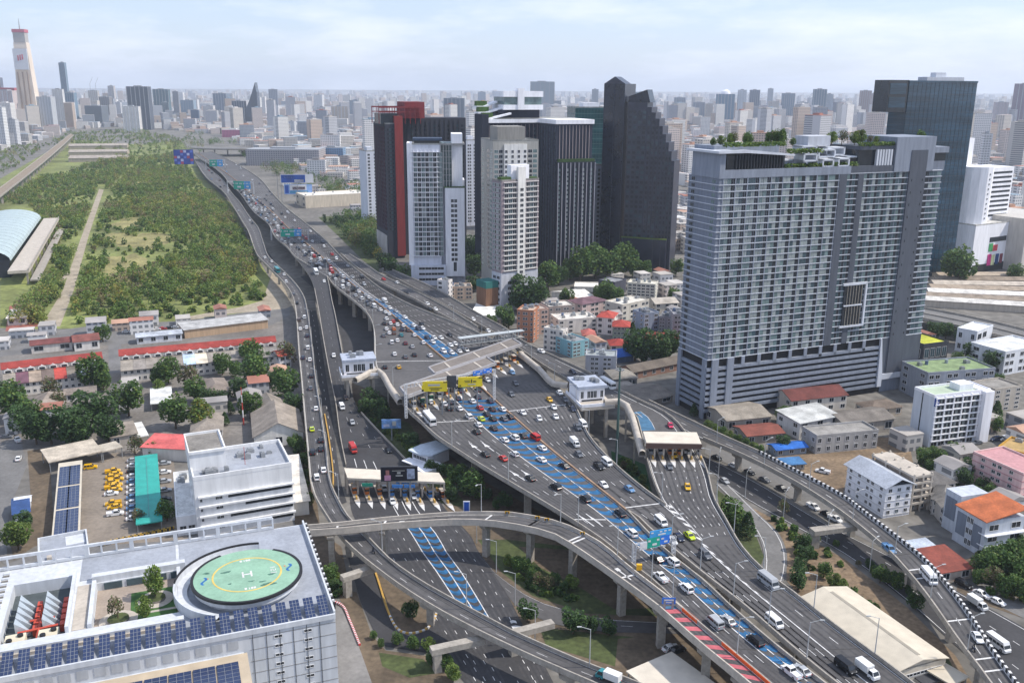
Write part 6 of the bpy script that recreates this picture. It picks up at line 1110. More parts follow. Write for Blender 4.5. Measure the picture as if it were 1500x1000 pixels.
board('yellow_warning_box', 'yellow warning light box at the ramp merge', 936, 834, 8, 8, (936, 838), 12, mat('warn_yellow', (.75, .40, .02), .5, .1), 'sign', poles=1, th=.8); board('blue_marker', 'tall blue and white marker board beside the curved ramp', 683.5, 748, 7, 13, (683.5, 752), 10.5, AB, 'sign', poles=1, th=.4, frame=AW)
for i, (x, y) in enumerate(((743, 753), (801, 763), (853, 783), (787, 760))): r = board('chevron_sign', None, x, y-1, 7, 3.5, (x, y+2), 12, mat('warn_yellow', (.75, .40, .02), .5, .1), 'sign', poles=1, th=.15, deco=((.15, .35, 0, 1, BLACK, 'chevron'), (.6, .8, 0, 1, BLACK, 'chevron')))[0]; r['group'] = 'ramp chevron signs'; reg(r, 'yellow and black chevron sign on the curved ramp parapet', 'left')
# ---- covered walkways
def walkway(lab, pts, z, r=1.1):
    A = catmull([W(x, y, z) for x, y in pts], None); n = 9; c = Vector(A[len(A)//2]); mb = MB(); V = []
    for i in range(len(A)):
        t = Vector(A[min(i+1, len(A)-1)]-A[max(i-1, 0)]).normalized(); s = Vector((-t.y, t.x, 0))
        for k in range(n): a = math.pi*k/(n-1); V.append(Vector(A[i])-c+s*(r*math.cos(a))+Vector((0, 0, r*math.sin(a)*.9)))
        V.append(Vector(A[i])-c+s*(-r)+Vector((0, 0, -1.2))); V.append(Vector(A[i])-c+s*r+Vector((0, 0, -1.2)))
    m = n+2; F = [(i*m+k, i*m+(k+1) % m, (i+1)*m+(k+1) % m, (i+1)*m+k) for i in range(len(A)-1) for k in range(m)]
    mb.add(V, F); o = empty('covered_walkway', c, 0, lab, 'walkway'); mb.build('shell', CONCL, o)
    for i in range(2, len(A)-1, 4): p = Vector(A[i])-c; MB().box(p.x, p.y, -c.z, .7, .7, c.z-1.2).build('column', CONC, o)
walkway('tan barrel walkway along the right parapet of the toll plaza', [(762, 517), (790, 540), (815, 563), (832, 564)], 14.5); walkway('tan barrel walkway stepping down to the right toll gates', [(885, 588), (910, 587), (923, 603), (933, 634), (941, 664)], 15.0); walkway('tan barrel walkway from the left pavilion to the plaza', [(520, 556), (535, 548), (549, 541), (558, 545), (572, 568), (586, 588)], 14.0)
def pavilion(lab, C, R, d_, zr, zf, pl):
    t = Tld('toll_office', lab, 'building', C, R, d_, zr); w, d = t.w, t.d
    t.wall(WW, 0, w, 0, d, zf, zr-1.2); t.part('roof', MB().cuboid(-.8, w+.8, -.8, d+.8, zr-1.2, zr), wallm('#a3aab8')); t.part('platform', MB().cuboid(-1.5, w+2, -pl, d+1, zf-1.3, zf), CONCL); t.part('balcony_wall', MB().cuboid(-1.5, w+2, -pl, -pl+.3, zf, zf+1.2).cuboid(-1.5, -1.2, -pl, d, zf, zf+1.2), WW)
    t.grid('f', .5, w-.5, zf+.6, zr-zf-2, 1, 'k.kkk.k', .8, .6, .2); t.part('louvre_band', MB().cuboid(1, w-1, -.1, 0, zf+.2, zf+.8), OPEN)
    for x in (1, w-1):
        for y in (-pl+1.5, d-1.5): t.part('column', MB().box(x, y, 0, 1.2, 1.2, zf-1.3), CONCL)
    t.units(5, z=zr); t.flush(); return t
pavilion('white toll office on columns left of the main plaza', (503.6, 527), (548, 524), (501, 518), 19.5, 12.5, 3.5); pavilion('white toll office with terrace right of the main plaza', (849, 566), (886, 563), (873, 549.5), 20, 13.5, 6.5)
t = Tld('white_control_building', 'low white building with rounded roof under the deck edge', 'building', (604, 660), (626, 668), 11, 5.0); t.wall(WW); t.part('roof', MB().prism([(-1, -1), (t.w*.7, -1.5), (t.w+1.5, 1), (t.w+1.5, t.d), (0, t.d+1), (-1.5, t.d*.5)], 5, 5.5), wallm('#c4ced8')); t.grid('f', .5, t.w-.5, 2.2, 2.5, 1, 'kkkk', .9, .5); t.wall(WW, t.w, t.w+6, -7, 3, 0, 2.6, 'lower_wing'); t.part('terrace', MB().cuboid(-1.5, t.w+2, -4, -.1, 1.8, 2.1), WW); t.flush()
# ---- lattice footbridge
p, q = W(672, 506, 15), W(766, 494, 15); d = q-p; rt = empty('lattice_footbridge', p, math.atan2(d.y, d.x), 'pale lattice bridge crossing behind the toll roofs', 'bridge'); L = d.length
mb = MB()
for y in (-1.6, 1.6):
    for z_ in (.5, 3.4): mb.box(L/2, y, z_, L, .2, .2)
    for k in range(int(L/1.5)): mb.box(.7+k*1.5, y, .5, .12, .12, 3)
mb.build('truss', mat('pale_steel', (.5, .52, .52), .5, .1), rt, kind='stuff'); MB().box(L/2, 0, .2, L, 3.2, .25).build('deck', CONC, rt); MB().box(L/2, 0, 3.6, L, 3.6, .12).build('cover', mat('pale_sheet', (.42, .45, .46), .5, .15, .5), rt)
for k in range(4): MB().box(L*(.04+.3*k), 0, -3, .5, .5, 3.2).build('post', STEEL, rt)
# ---- lamp posts
LMP = mat('lamp_post', (.42, .43, .43), .5, .1); lp_me = [MB().tube((0, 0, 0), (0, 0, 9.6), .14, .08, 6).mesh('pole', LMP), MB().tube((0, 0, 9.5), (2.2, 0, 10.2), .07, .06, 5).mesh('arm', LMP), MB().box(2.5, 0, 10.1, 1.0, .35, .16).mesh('lamp_head', LMP)]
def lamp(p, rz, base):
    r = empty('street_lamp', p, rz, None, 'street lamp', 'street lamps of the expressways')
    for nm, me in zip(('pole', 'arm', 'lamp_head'), lp_me): link(nm, me, r)
    reg(r, base)
def lamps(rd, f, ts, base, flip=False):
    for t in ts:
        p = rd.at(t, f); u = (rd.at(t, 1)-rd.at(t, 0)); lamp(p, math.atan2(u.y, u.x)+(math.pi if flip else 0), base)
lamps(ML, -.004, rng(ML.tp(440, 375), ML.tp(1090, 975), 17), 'street lamp on the left parapet of the main expressway'); lamps(MR, 1.004, rng(MR.tp(640, 470), MR.tp(960, 735), 9), 'street lamp on the right parapet of the toll plaza', True)
lamps(MR, .0, rng(MR.tp(1000, 800), MR.tp(1210, 980), 5), 'street lamp on the gap between the carriageways'); lamps(T3, 1.0, rng(T3.tp(1000, 700), T3.tp(1250, 955), 6), 'street lamp on the right parapet of the slip road', True)
lamps(FL, .0, rng(FL.tp(1060, 655), FL.tp(1430, 955), 7), 'street lamp on the near side of the flyover'); lamps(VD, 1.0, rng(VD.tp(450, 480), VD.tp(850, 975), 10), 'street lamp on the right side of the viaduct', True); lamps(G1, .0, rng(10, G1.len[-1]*.6, 5), 'street lamp beside the frontage road')
lamps(T2, 1.02, rng(T2.tp(640, 780), T2.tp(740, 930), 4), 'street lamp on the right kerb of the lower toll road', True); lamps(CR, 0, rng(CR.tp(700, 759), CR.tp(970, 880), 4), 'street lamp on the far parapet of the curved ramp')
hm = empty('high_mast_light', W(903, 676), 0, 'tall dark green lighting mast beside the right toll office', 'light mast'); MB().tube((0, 0, 0), (0, 0, 36), .6, .3, 8).build('mast', mat('mast_green', (.05, .10, .09), .5, .1), hm)
for k in range(6): a = k*math.pi/3; MB().box(1.2*math.cos(a), 1.2*math.sin(a), 35.2, .7, .5, .35, a).build('floodlight', STEEL, hm)
# ================================================================== vehicles
VC = {}
COLS = {'white': '#dedede', 'silver': '#a3a6aa', 'grey': '#5d6066', 'black': '#15161a', 'navy': '#1d2740', 'red': '#b3261f', 'maroon': '#5f1d22', 'blue': '#5f86ad', 'yellow': '#d6a512', 'lime': '#b6c81e', 'orange': '#c46a25', 'brown': '#5e4a40', 'teal': '#2f7f86', 'pink': '#c22a52'}
SPEC = {  # length, width, body top, roof height, cabin base (x0,x1), cabin top (x0,x1)
 'sedan': (4.6, 1.8, .92, 1.46, (-1.75, 1.05), (-1.05, .25)), 'hatchback': (4.0, 1.75, .95, 1.52, (-1.95, 1.0), (-1.55, .2)), 'suv': (4.7, 1.9, 1.08, 1.78, (-2.25, 1.05), (-1.95, .35)), 'pickup': (5.2, 1.88, 1.08, 1.78, (-.55, 1.45), (-.35, .75)),
 'van': (5.2, 1.9, 1.2, 2.1, (-2.5, 2.1), (-2.4, 1.3)), 'minibus': (6.6, 2.1, 1.3, 2.7, (-3.2, 2.9), (-3.1, 2.3)), 'bus': (10.5, 2.5, 1.4, 3.2, (-5.15, 5.1), (-5.1, 4.8)), 'truck': (5.7, 1.9, 1.15, 2.0, (.95, 2.55), (1.05, 2.1))}
def vparts(kind):
    L, w, zb, zr, cb, ct = SPEC[kind]; h = L/2; hw = w/2; body, glass, roof, wh, hl, tl, ex = MB(), MB(), MB(), MB(), [], [], None
    big = kind in ('van', 'minibus', 'bus')
    if big: body.loft([(-h, hw*.96, hw*.96, .35, zb), (-h+.1, hw, hw, .3, zb+.02), (h-.9 if kind != 'bus' else h-.1, hw, hw, .3, zb+.02), (h-.15, hw*.96, hw*.92, .32, zb*.82 if kind != 'bus' else zb), (h, hw*.85, hw*.82, .4, zb*.7 if kind != 'bus' else zb*.95)])
    else: body.loft([(-h, hw*.88, hw*.82, .38, zb*.78), (-h+.22, hw*.97, hw*.9, .28, zb*.97), (-h*.55, hw, hw*.94, .25, zb), (h*.4, hw, hw*.94, .25, zb), (h*.85, hw*.96, hw*.86, .28, zb*.82), (h, hw*.82, hw*.76, .38, zb*.66)])
    if kind == 'pickup':
        for y in (-hw+.08, hw-.08): body.box(-1.55, y, .9, 2.0, .12, .38)
        body.box(-2.5, 0, .9, .12, w-.1, .38)
    tw = hw*(.74 if not big else .88); bw = hw*(.93 if not big else .975)
    zg = zr-(.1 if not big else (.28 if kind == 'van' else .7)); f = (zg-zb)/(zr-zb)
    def lay(z, q): return [(cb[0]+(ct[0]-cb[0])*q, -(bw+(tw-bw)*q), z), (cb[1]+(ct[1]-cb[1])*q, -(bw+(tw-bw)*q), z), (cb[1]+(ct[1]-cb[1])*q, bw+(tw-bw)*q, z), (cb[0]+(ct[0]-cb[0])*q, bw+(tw-bw)*q, z)]
    def fr(mb, a, b_, top): mb.add(a+b_, [(0, 1, 5, 4), (1, 2, 6, 5), (2, 3, 7, 6), (3, 0, 4, 7)]+([(4, 5, 6, 7)] if top else []))
    fr(glass, lay(zb-.02, 0), lay(zg, f), False); fr(roof, lay(zg, f), lay(zr, 1), True)
    P0, P1 = lay(zb, 0), lay(zg, f)                       # pillars
    for i in range(4): roof.tube(P0[i], P1[i], .07, .06, 4, cap=False)
    for k in range(1, 3 if kind in ('sedan', 'hatchback', 'suv', 'van') else (5 if big else 1)):
        n = 3 if not big else 5; t = k/n
        for a, b_ in ((0, 1), (3, 2)):
            p = Vector(P0[a]).lerp(Vector(P0[b_]), t); q = Vector(P1[a]).lerp(Vector(P1[b_]), t); o = Vector((0, -.02 if a == 0 else .02, 0)); roof.tube(p+o, q+o, .05, .05, 4, cap=False)
    r = .33 if not big else (.36 if kind == 'van' else .45)
    if kind == 'truck': ex = MB().cuboid(-h, .85, -hw, hw, .85, 2.5); body = MB().loft([(.9, hw*.95, hw*.95, .4, zb), (h-.1, hw*.95, hw*.9, .35, zb), (h, hw*.88, hw*.85, .45, zb*.9)]).cuboid(-h, .9, -.5, .5, .5, .8)
    wx = h*.6; wl = [(x, s*(hw-.1)) for x in (-wx, wx) for s in (-1, 1)]
    zl = zb*.62; hl = [(h-.08, s*hw*.62) for s in (-1, 1)]; tl = [(-h+.04, s*hw*.72) for s in (-1, 1)]
    return body, glass, roof, r, wl, hl, tl, zl, ex
def vehicle(kind, col, p, rz, base, group, full=True, sign=None):
    key = (kind, col, full)
    if key not in VC:
        body, glass, roof, r, wl, hl, tl, zl, ex = vparts(kind); pm = paint(COLS[col])
        if full:
            D = dict(body=[(body.mesh('body', pm), (0, 0, 0))], windows=[(glass.mesh('windows', GLASSD), (0, 0, 0))], roof=[(roof.mesh('roof', pm), (0, 0, 0))])
            wm = MB().tube((0, -.12, 0), (0, .12, 0), r, r, 10, 0).tube((0, -.125, 0), (0, .125, 0), r*.55, r*.55, 8, 1).mesh('wheel', [TYRE, STEEL]); D['wheel'] = [(wm, (x, y, r)) for x, y in wl]
            hm_ = MB().box(0, 0, 0, .14, .36, .16).mesh('headlight', LAMPG); D['headlight'] = [(hm_, (x, y, zl)) for x, y in hl]
            tm_ = MB().box(0, 0, 0, .1, .3, .2).mesh('tail_light', LAMPR); D['tail_light'] = [(tm_, (x, y, zl)) for x, y in tl]
            if ex: D['cargo_box'] = [(ex.mesh('cargo_box', paint('#d8d8d6')), (0, 0, 0))]
            VC[key] = D
        else:
            mb = MB(); mb.add(body.v, body.f, 0); mb.add(glass.v, glass.f, 1); mb.add(roof.v, roof.f, 0)
            if ex: mb.add(ex.v, ex.f, 3)
            for x, y in wl: mb.tube((x, y-.1, r), (x, y+.1, r), r, r, 6, 2)
            VC[key] = mb.mesh('car', [pm, GLASSD, TYRE, paint('#d8d8d6')])
    nm = {'suv': 'sport_utility_car', 'hatchback': 'hatchback_car', 'sedan': 'sedan_car', 'pickup': 'pickup_truck'}.get(kind, kind)
    if sign: nm = 'taxi'
    if full:
        o = empty(nm, p, rz, None, 'taxi' if sign else {'suv': 'car', 'sedan': 'car', 'hatchback': 'car', 'pickup': 'pickup'}.get(kind, kind), group)
        for pn, L in VC[key].items():
            for me, l in L: link(pn, me, o, l)
        if sign: MB().box(-.3, 0, 1.46, .25, .7, .16).build('roof_sign', WHITE, o)
    else: o = tag(link(nm, VC[key], None, p, rz), None, {'suv': 'car', 'sedan': 'car', 'hatchback': 'car', 'pickup': 'pickup'}.get(kind, kind), group)
    kn = 'taxi' if sign else {'suv': 'SUV'}.get(kind, kind)
    reg(o, '%s %s %s' % (col, kn, base)); return o
ZN = {'ML': 'outbound on the main expressway', 'MR': 'inbound on the main expressway', 'T3': 'on the right slip road', 'T2': 'on the lower toll road', 'V': 'on the left viaduct', 'F': 'on the flyover', 'G': 'on the frontage road', 'U': 'under the flyover', 'S': 'on the merging road', 'C': 'on the curved ramp'}
KD = {'s': 'sedan', 'h': 'hatchback', 'u': 'suv', 'p': 'pickup', 'v': 'van', 'm': 'minibus', 'b': 'bus', 't': 'truck', 'x': 'sedan'}
CD = {'w': 'white', 'v': 'silver', 'g': 'grey', 'k': 'black', 'n': 'navy', 'r': 'red', 'm': 'maroon', 'b': 'blue', 'y': 'yellow', 'l': 'lime', 'o': 'orange', 'c': 'brown', 't': 'teal', 'p': 'pink'}
TAKEN = []
def veh(rk, px, py, kc, full=None):
    rd = ROADS[rk]; p, t, tt = rd.near(px, py); away = rk in ('ML', 'V'); ang = math.atan2(t.y, t.x)+(math.pi if away else 0)
    z = ''
    if rk in ('ML', 'MR'): z = ' above the toll plaza' if py < 545 else (' in the blue lanes' if rk == 'ML' and ((p-rd.at(tt, 0)).length/max(1, (rd.at(tt, 1)-rd.at(tt, 0)).length)) > .58 else '')
    if full is None: full = py > 470
    TAKEN.append((p.x, p.y))
    return vehicle(KD[kc[0]], CD[kc[1]], (p.x, p.y, p.z+.02), ang+RND.uniform(-.03, .03), ZN[rk]+z, 'vehicles on the expressway', full, kc[0] == 'x')
LST = {
 'ML': '968,848,pw 1005,864,uw 1047,915,vv 1066,911,sv 1106,941,uk 1159,987,pw 1174,984,sv 908,754,uk 925,783,uw 962,820,sk 985,825,uw 739,646,sw 754,643,uw 766,640,sk 784,643,vr 794,658,sw 754,667,hw 793,675,sw 826,684,sk 711,667,sk 737,673,sr 777,702,sk 814,715,uk 857,733,uk 629,618,bw 619,594,sk 631,590,sw 651,593,sw 661,590,sg 658,600,sk 673,600,sw 671,585,sn 675,574,sn 692,589,sw 700,583,sn 700,573,sk 703,599,sr 713,608,sk 718,589,sn 721,601,sk 687,612,uw 705,615,xl 701,624,sw 698,634,sk 723,629,sk 722,615,sk 738,615,sg 747,612,sk 736,601,sw 566,468,sw 570,461,sw 576,472,sr 572,475,sw 581,469,sk 582,477,sw 591,478,sw 563,475,sk 566,483,sw 577,483,xo 577,489,sc 589,484,sn 598,485,sc 570,489,sw 562,493,sg 588,492,st 607,492,sw 582,500,sw 574,503,uw 594,504,sm 604,509,sv 620,503,sw 578,520,sw 594,524,sg 607,521,sk 630,522,sw 564,539,sk 584,539,xy',
 'MR': '842,652,tw 848,667,sg 877,685,pk 889,680,vw 884,712,sw 922,718,sb 968,767,vw 984,794,sw 994,789,sn 1010,787,xl 1033,815,ug 1134,914,vw 714,558,sw 750,547,sb 755,563,sg 749,579,sg 805,587,xy 820,577,sw 828,587,sg 834,594,sk 839,601,sn 811,598,sw 766,606,sw 790,615,hw 814,612,sw 854,624,vw 846,628,pg 571,452,sw 580,457,sv 593,466,sw 606,478,sw 618,476,sk 613,483,un 619,482,sw 626,496,sn 636,496,sw 646,496,sw 634,502,sw 659,492,sk 650,516,uw 662,518,sw 673,516,sw 675,510,sv 667,505,sw 660,507,sw 683,514,sw 718,502,sk 564,443,tw 1270,987,tw 1238,980,vk',
 'T3': '982,625,sp 988,668,xy 981,685,sg 1007,715,xy 1004,661,vw 1125,856,mv 793,516,pw 839,546,sn 890,566,bw 689,475,sw 693,469,sw 715,486,sw',
 'T2': '507,584,sc 501,598,vw 516,620,sv 517,660,mr 569,661,sk 575,736,sw 606,728,sw 563,717,sv 642,729,sk 489,522,sw 463,401,bw 475,413,sw',
 'V': '455,570,sg 463,600,sw 457,630,xl 470,646,sk 458,664,uk 470,659,sk 474,690,sw 464,701,uw 430,432,sg 435,445,sk 438,470,uc 446,466,uw 440,483,sw 449,481,sw 450,493,sn 451,511,uw 444,525,sn 454,528,sw 456,552,sk 406,398,bt 398,384,sw 416,403,sw 419,414,uw 388,378,sw 891,996,tt',
 'S': '626,446,sw 638,454,sw 630,454,sk 595,430,sk 582,415,sw 562,410,sr', 'G': '1061,706,sv 1431,888,tw 1461,947,mw', 'U': '1191,744,pw 1223,762,pw 1211,755,sk 1050,672,sk 1075,684,sw 1098,693,sk 1411,858,uk 1437,872,sw 1460,883,sw 1120,704,sg 1145,717,sk', 'F': '1360,849,mw 1431,936,xw 1302,806,pb'}
for rk, s in LST.items():
    for e in s.split():
        x, y, kc = e.split(','); veh(rk, float(x), float(y), kc)
# jammed far lanes
def jam(rk, t0, t1, n, lanes, fr=(0.0, 1.0)):
    rd = ROADS[rk]; k = 0; tries = 0
    while k < n and tries < n*30:
        tries += 1; t = RND.uniform(t0, t1); f = fr[0]+(fr[1]-fr[0])*(RND.randrange(lanes)+.5)/lanes; p = rd.at(t, f)
        if any(abs(p.x-a)+abs(p.y-b_) < 6.0 for a, b_ in TAKEN): continue
        px, py = proj(p); kc = RND.choice(['s', 's', 's', 'h', 'u', 'p', 'v'])+RND.choice('wwwwvvgkkkncrb'); veh(rk, px, py, kc, False); k += 1
jam('ML', ML.tp(350, 268), ML.tp(440, 360), 105, 7, (.05, .97)); jam('ML', ML.tp(440, 360), ML.tp(560, 458), 52, 7, (.25, .97)); jam('MR', MR.tp(330, 240), MR.tp(540, 425), 48, 7); jam('V', VD.tp(300, 248), VD.tp(400, 380), 12, 2)
# parked cars away from the expressways
def park(px, py, kc, deg, base, grp='parked cars'): return vehicle(KD[kc[0]], CD[kc[1]], W(px, py, .08), math.radians(deg), base, grp, True, False)
for i in range(8): park(166+RND.uniform(-1, 1)+(4 if i % 2 else -1), 692+i*3.9, 'py' if i % 3 == 0 else 'sy', 20.8, 'parked in the yellow line of the car park')
park(163, 724.5, 'sw', 20.8, 'parked below the yellow cars'); park(166, 739, 'py', 200.8, 'parked below the white car'); park(168, 744, 'sy', 200.8, 'parked below the white car'); park(169, 754, 'pw', 20.8, 'parked alone at the lower car park'); park(133, 686, 'uy', 20.8, 'parked under the shed canopy')
for i in range(12):
    park(195.5, 676+i*7.7, 's'+RND.choice('wwvkb'), 20.8, 'nose out left of the turquoise roof'); 
    if i % 2 == 0: park(241, 680+i*6.6, 's'+RND.choice('wvkb'), 20.8, 'tail out right of the turquoise roof')
park(27.5, 673, 'sw', 108, 'on the pale street at the left edge'); park(26, 646, 'pw', 130, 'parked at the bend of the pale street'); park(10, 641, 'sg', 10, 'parked near the left edge trees'); park(982, 951, 'sw', 30, 'on the dirt under the curved ramp'); park(992, 954, 'sk', 30, 'on the dirt under the curved ramp')
for i in range(5): park(928+i*9, 582-i*3.2, 's'+'rgkwv'[i], 100, 'in the small lot beside the condominium')
for i, (x, y, kc) in enumerate(((1383, 650, 'sw'), (1400, 648, 'sv'), (1431, 650, 'sg'), (1458, 645, 'un'), (1470, 644, 'uw'), (1180, 700, 'sw'), (1205, 692, 'pw'), (1155, 698, 'pw'), (1190, 712, 'uw'), (1360, 725, 'sw'))): park(x, y, kc, 200 if i < 5 else 150, 'parked in front of the white hotel' if i < 5 else 'in the dusty yard behind the flyover')
for i in range(9): park(185+i*9, 487-i*.8, 's'+'wvkgwwrkv'[i], 12, 'along the field-side street')
for x, y, rd in ((547, 809, 'V'), (1426, 952, 'F')):
    p, t, _ = ROADS[rd].near(x, y); r = empty('motorcycle', p, math.atan2(t.y, t.x), 'rider on a dark motorcycle on the '+('viaduct' if rd == 'V' else 'flyover'), 'motorcycle')
    for dx in (-.65, .65): MB().tube((dx, -.06, .3), (dx, .06, .3), .3, n=10).build('wheel', TYRE, r)
    MB().loft([(-.8, .12, .1, .5, .75), (-.2, .16, .14, .45, .85), (.5, .14, .1, .5, 1.0), (.7, .1, .05, .7, 1.05)]).build('body', paint('#2a3850'), r)
    MB().loft([(-.3, .16, .2, .8, 1.4), (.0, .18, .18, .8, 1.45)]).tube((-.05, .2, 1.35), (.5, .28, 1.05), .06, n=5).tube((-.05, -.2, 1.35), (.5, -.28, 1.05), .06, n=5).tube((-.1, 0, 1.4), (-.05, 0, 1.75), .14, .12, 8).build('rider', paint('#20222a'), r)
# ================================================================== vegetation
NR = np.random.default_rng(5)
def leaf_quads(cen, size, rng_, up=.35):
    n = len(cen); a = rng_.normal(size=(n, 3)); a /= np.linalg.norm(a, axis=1)[:, None]; nrm = rng_.normal(size=(n, 3)); nrm[:, 2] = np.abs(nrm[:, 2])+up; nrm /= np.linalg.norm(nrm, axis=1)[:, None]
    u = np.cross(nrm, a); u /= np.linalg.norm(u, axis=1)[:, None]; v = np.cross(nrm, u); s = size[:, None]
    return np.stack([cen-u*s-v*s*.7, cen+u*s-v*s*.7, cen+u*s*.8+v*s*.7, cen-u*s*.8+v*s*.7], 1)
def crown_points(n, rng_, lumps=7, flat=.9):
    """unit crown: centre of crown at z=0, radius ~1"""
    C = rng_.normal(size=(lumps, 3)); C /= np.linalg.norm(C, axis=1)[:, None]; C *= rng_.uniform(.35, .72, (lumps, 1)); C[:, 2] *= .8; R = rng_.uniform(.34, .58, lumps)
    k = rng_.integers(0, lumps, n); d = rng_.normal(size=(n, 3)); d /= np.linalg.norm(d, axis=1)[:, None]; r = R[k]*rng_.uniform(.55, 1.0, n)**.5
    p = C[k]+d*r[:, None]; p -= (p.max(0)+p.min(0))/2; p /= np.percentile(np.hypot(p[:, 0], p[:, 1]), 95); p[:, 2] *= flat/max(.3, np.percentile(np.abs(p[:, 2]), 97))*1.1; return p
TREES = []
def tree_proto(i, kind):
    rg = np.random.default_rng(100+i); n = 1700 if kind != 'cone' else 1000
    if kind == 'cone':
        z = rg.uniform(-1, 1, n); rr = (1-(z+1)/2)**.8*.75+.12; a = rg.uniform(0, 2*np.pi, n); q = rg.uniform(.5, 1, n)**.5; p = np.stack([rr*q*np.cos(a), rr*q*np.sin(a), z*1.15], 1)
    elif kind == 'sparse': p = crown_points(600, rg, 9, .85)
    else: p = crown_points(n, rg, 10, .95)
    n = len(p); base = {'broad': (0, 1, 2), 'cone': (1, 0, 1), 'light': (2, 0, 2), 'sparse': (3, 0, 3), 'yellow': (2, 4, 0), 'dark': (1, 1, 0)}[kind]
    mats = [LEAF[j] for j in base]; mi = rg.choice(3, n, p=(.62, .2, .18)); Q = leaf_quads(p, rg.uniform(.055, .11, n), rg)
    cr = quads_mesh('crown', Q, mats, mi); tr = MB().tube((0, 0, -1.62), (0, 0, -.3), .075, .05, 7)
    for k in range(5): a = k*1.257+i; tr.tube((0, 0, -.75+.12*k), (.42*math.cos(a), .42*math.sin(a), -.05+.1*k), .035, .015, 5)
    return tr.mesh('trunk', BARK), cr
KINDS = ['broad', 'broad', 'dark', 'light', 'sparse', 'cone', 'yellow', 'broad']
PROT = [tree_proto(i, k) for i, k in enumerate(KINDS)]
def tree(p, h, cw, kind, base, group, name='broadleaf_tree', zoff=0):
    idx = [i for i, k in enumerate(KINDS) if k == kind]; tr, cr = PROT[RND.choice(idx)]
    r = empty(name, p, RND.uniform(0, 6.28), None, 'tree', group); s = (cw/2/.95, cw/2/.95, h/2.42)
    for nm, me in (('trunk', tr), ('crown', cr)): o = link(nm, me, r, (0, 0, s[2]*1.6)); o.scale = s
    reg(r, base, 'left'); return r
def tpx(x, yc, D, kind, base, group, zb=0, asp=1.0):               # crown centre pixel and crown diameter in pixels
    for _ in range(3): pass
    p = W(x, yc+D*.42, zb); Dp = p.y*_cp-(zb-CAMZ)*_sp; k = Dp/FPX; cw = D*k; tree(p, cw*1.12*asp, cw, kind, base, group)
B = {'L': ('leafy tree in the housing compound', 'compound trees'), 'N': ('tree by the car park and street edge', 'car park trees'), 'E': ('tree beside the toll road embankment', 'embankment trees'), 'I': ('tree on the grass inside the loop roads', 'loop trees'), 'Q': ('young tree along the fence below the viaduct', 'fence trees'), 'R': ('tree between slip road, flyover and warehouse', 'verge trees'), 'S': ('tree in the scrub on the right side', 'scrub trees'), 'C': ('tree near the foot of the condominium', 'condominium trees'), 'M': ('tree among the flats and towers', 'tower trees'), 'X': ('tree at the lower right edge', 'edge trees')}
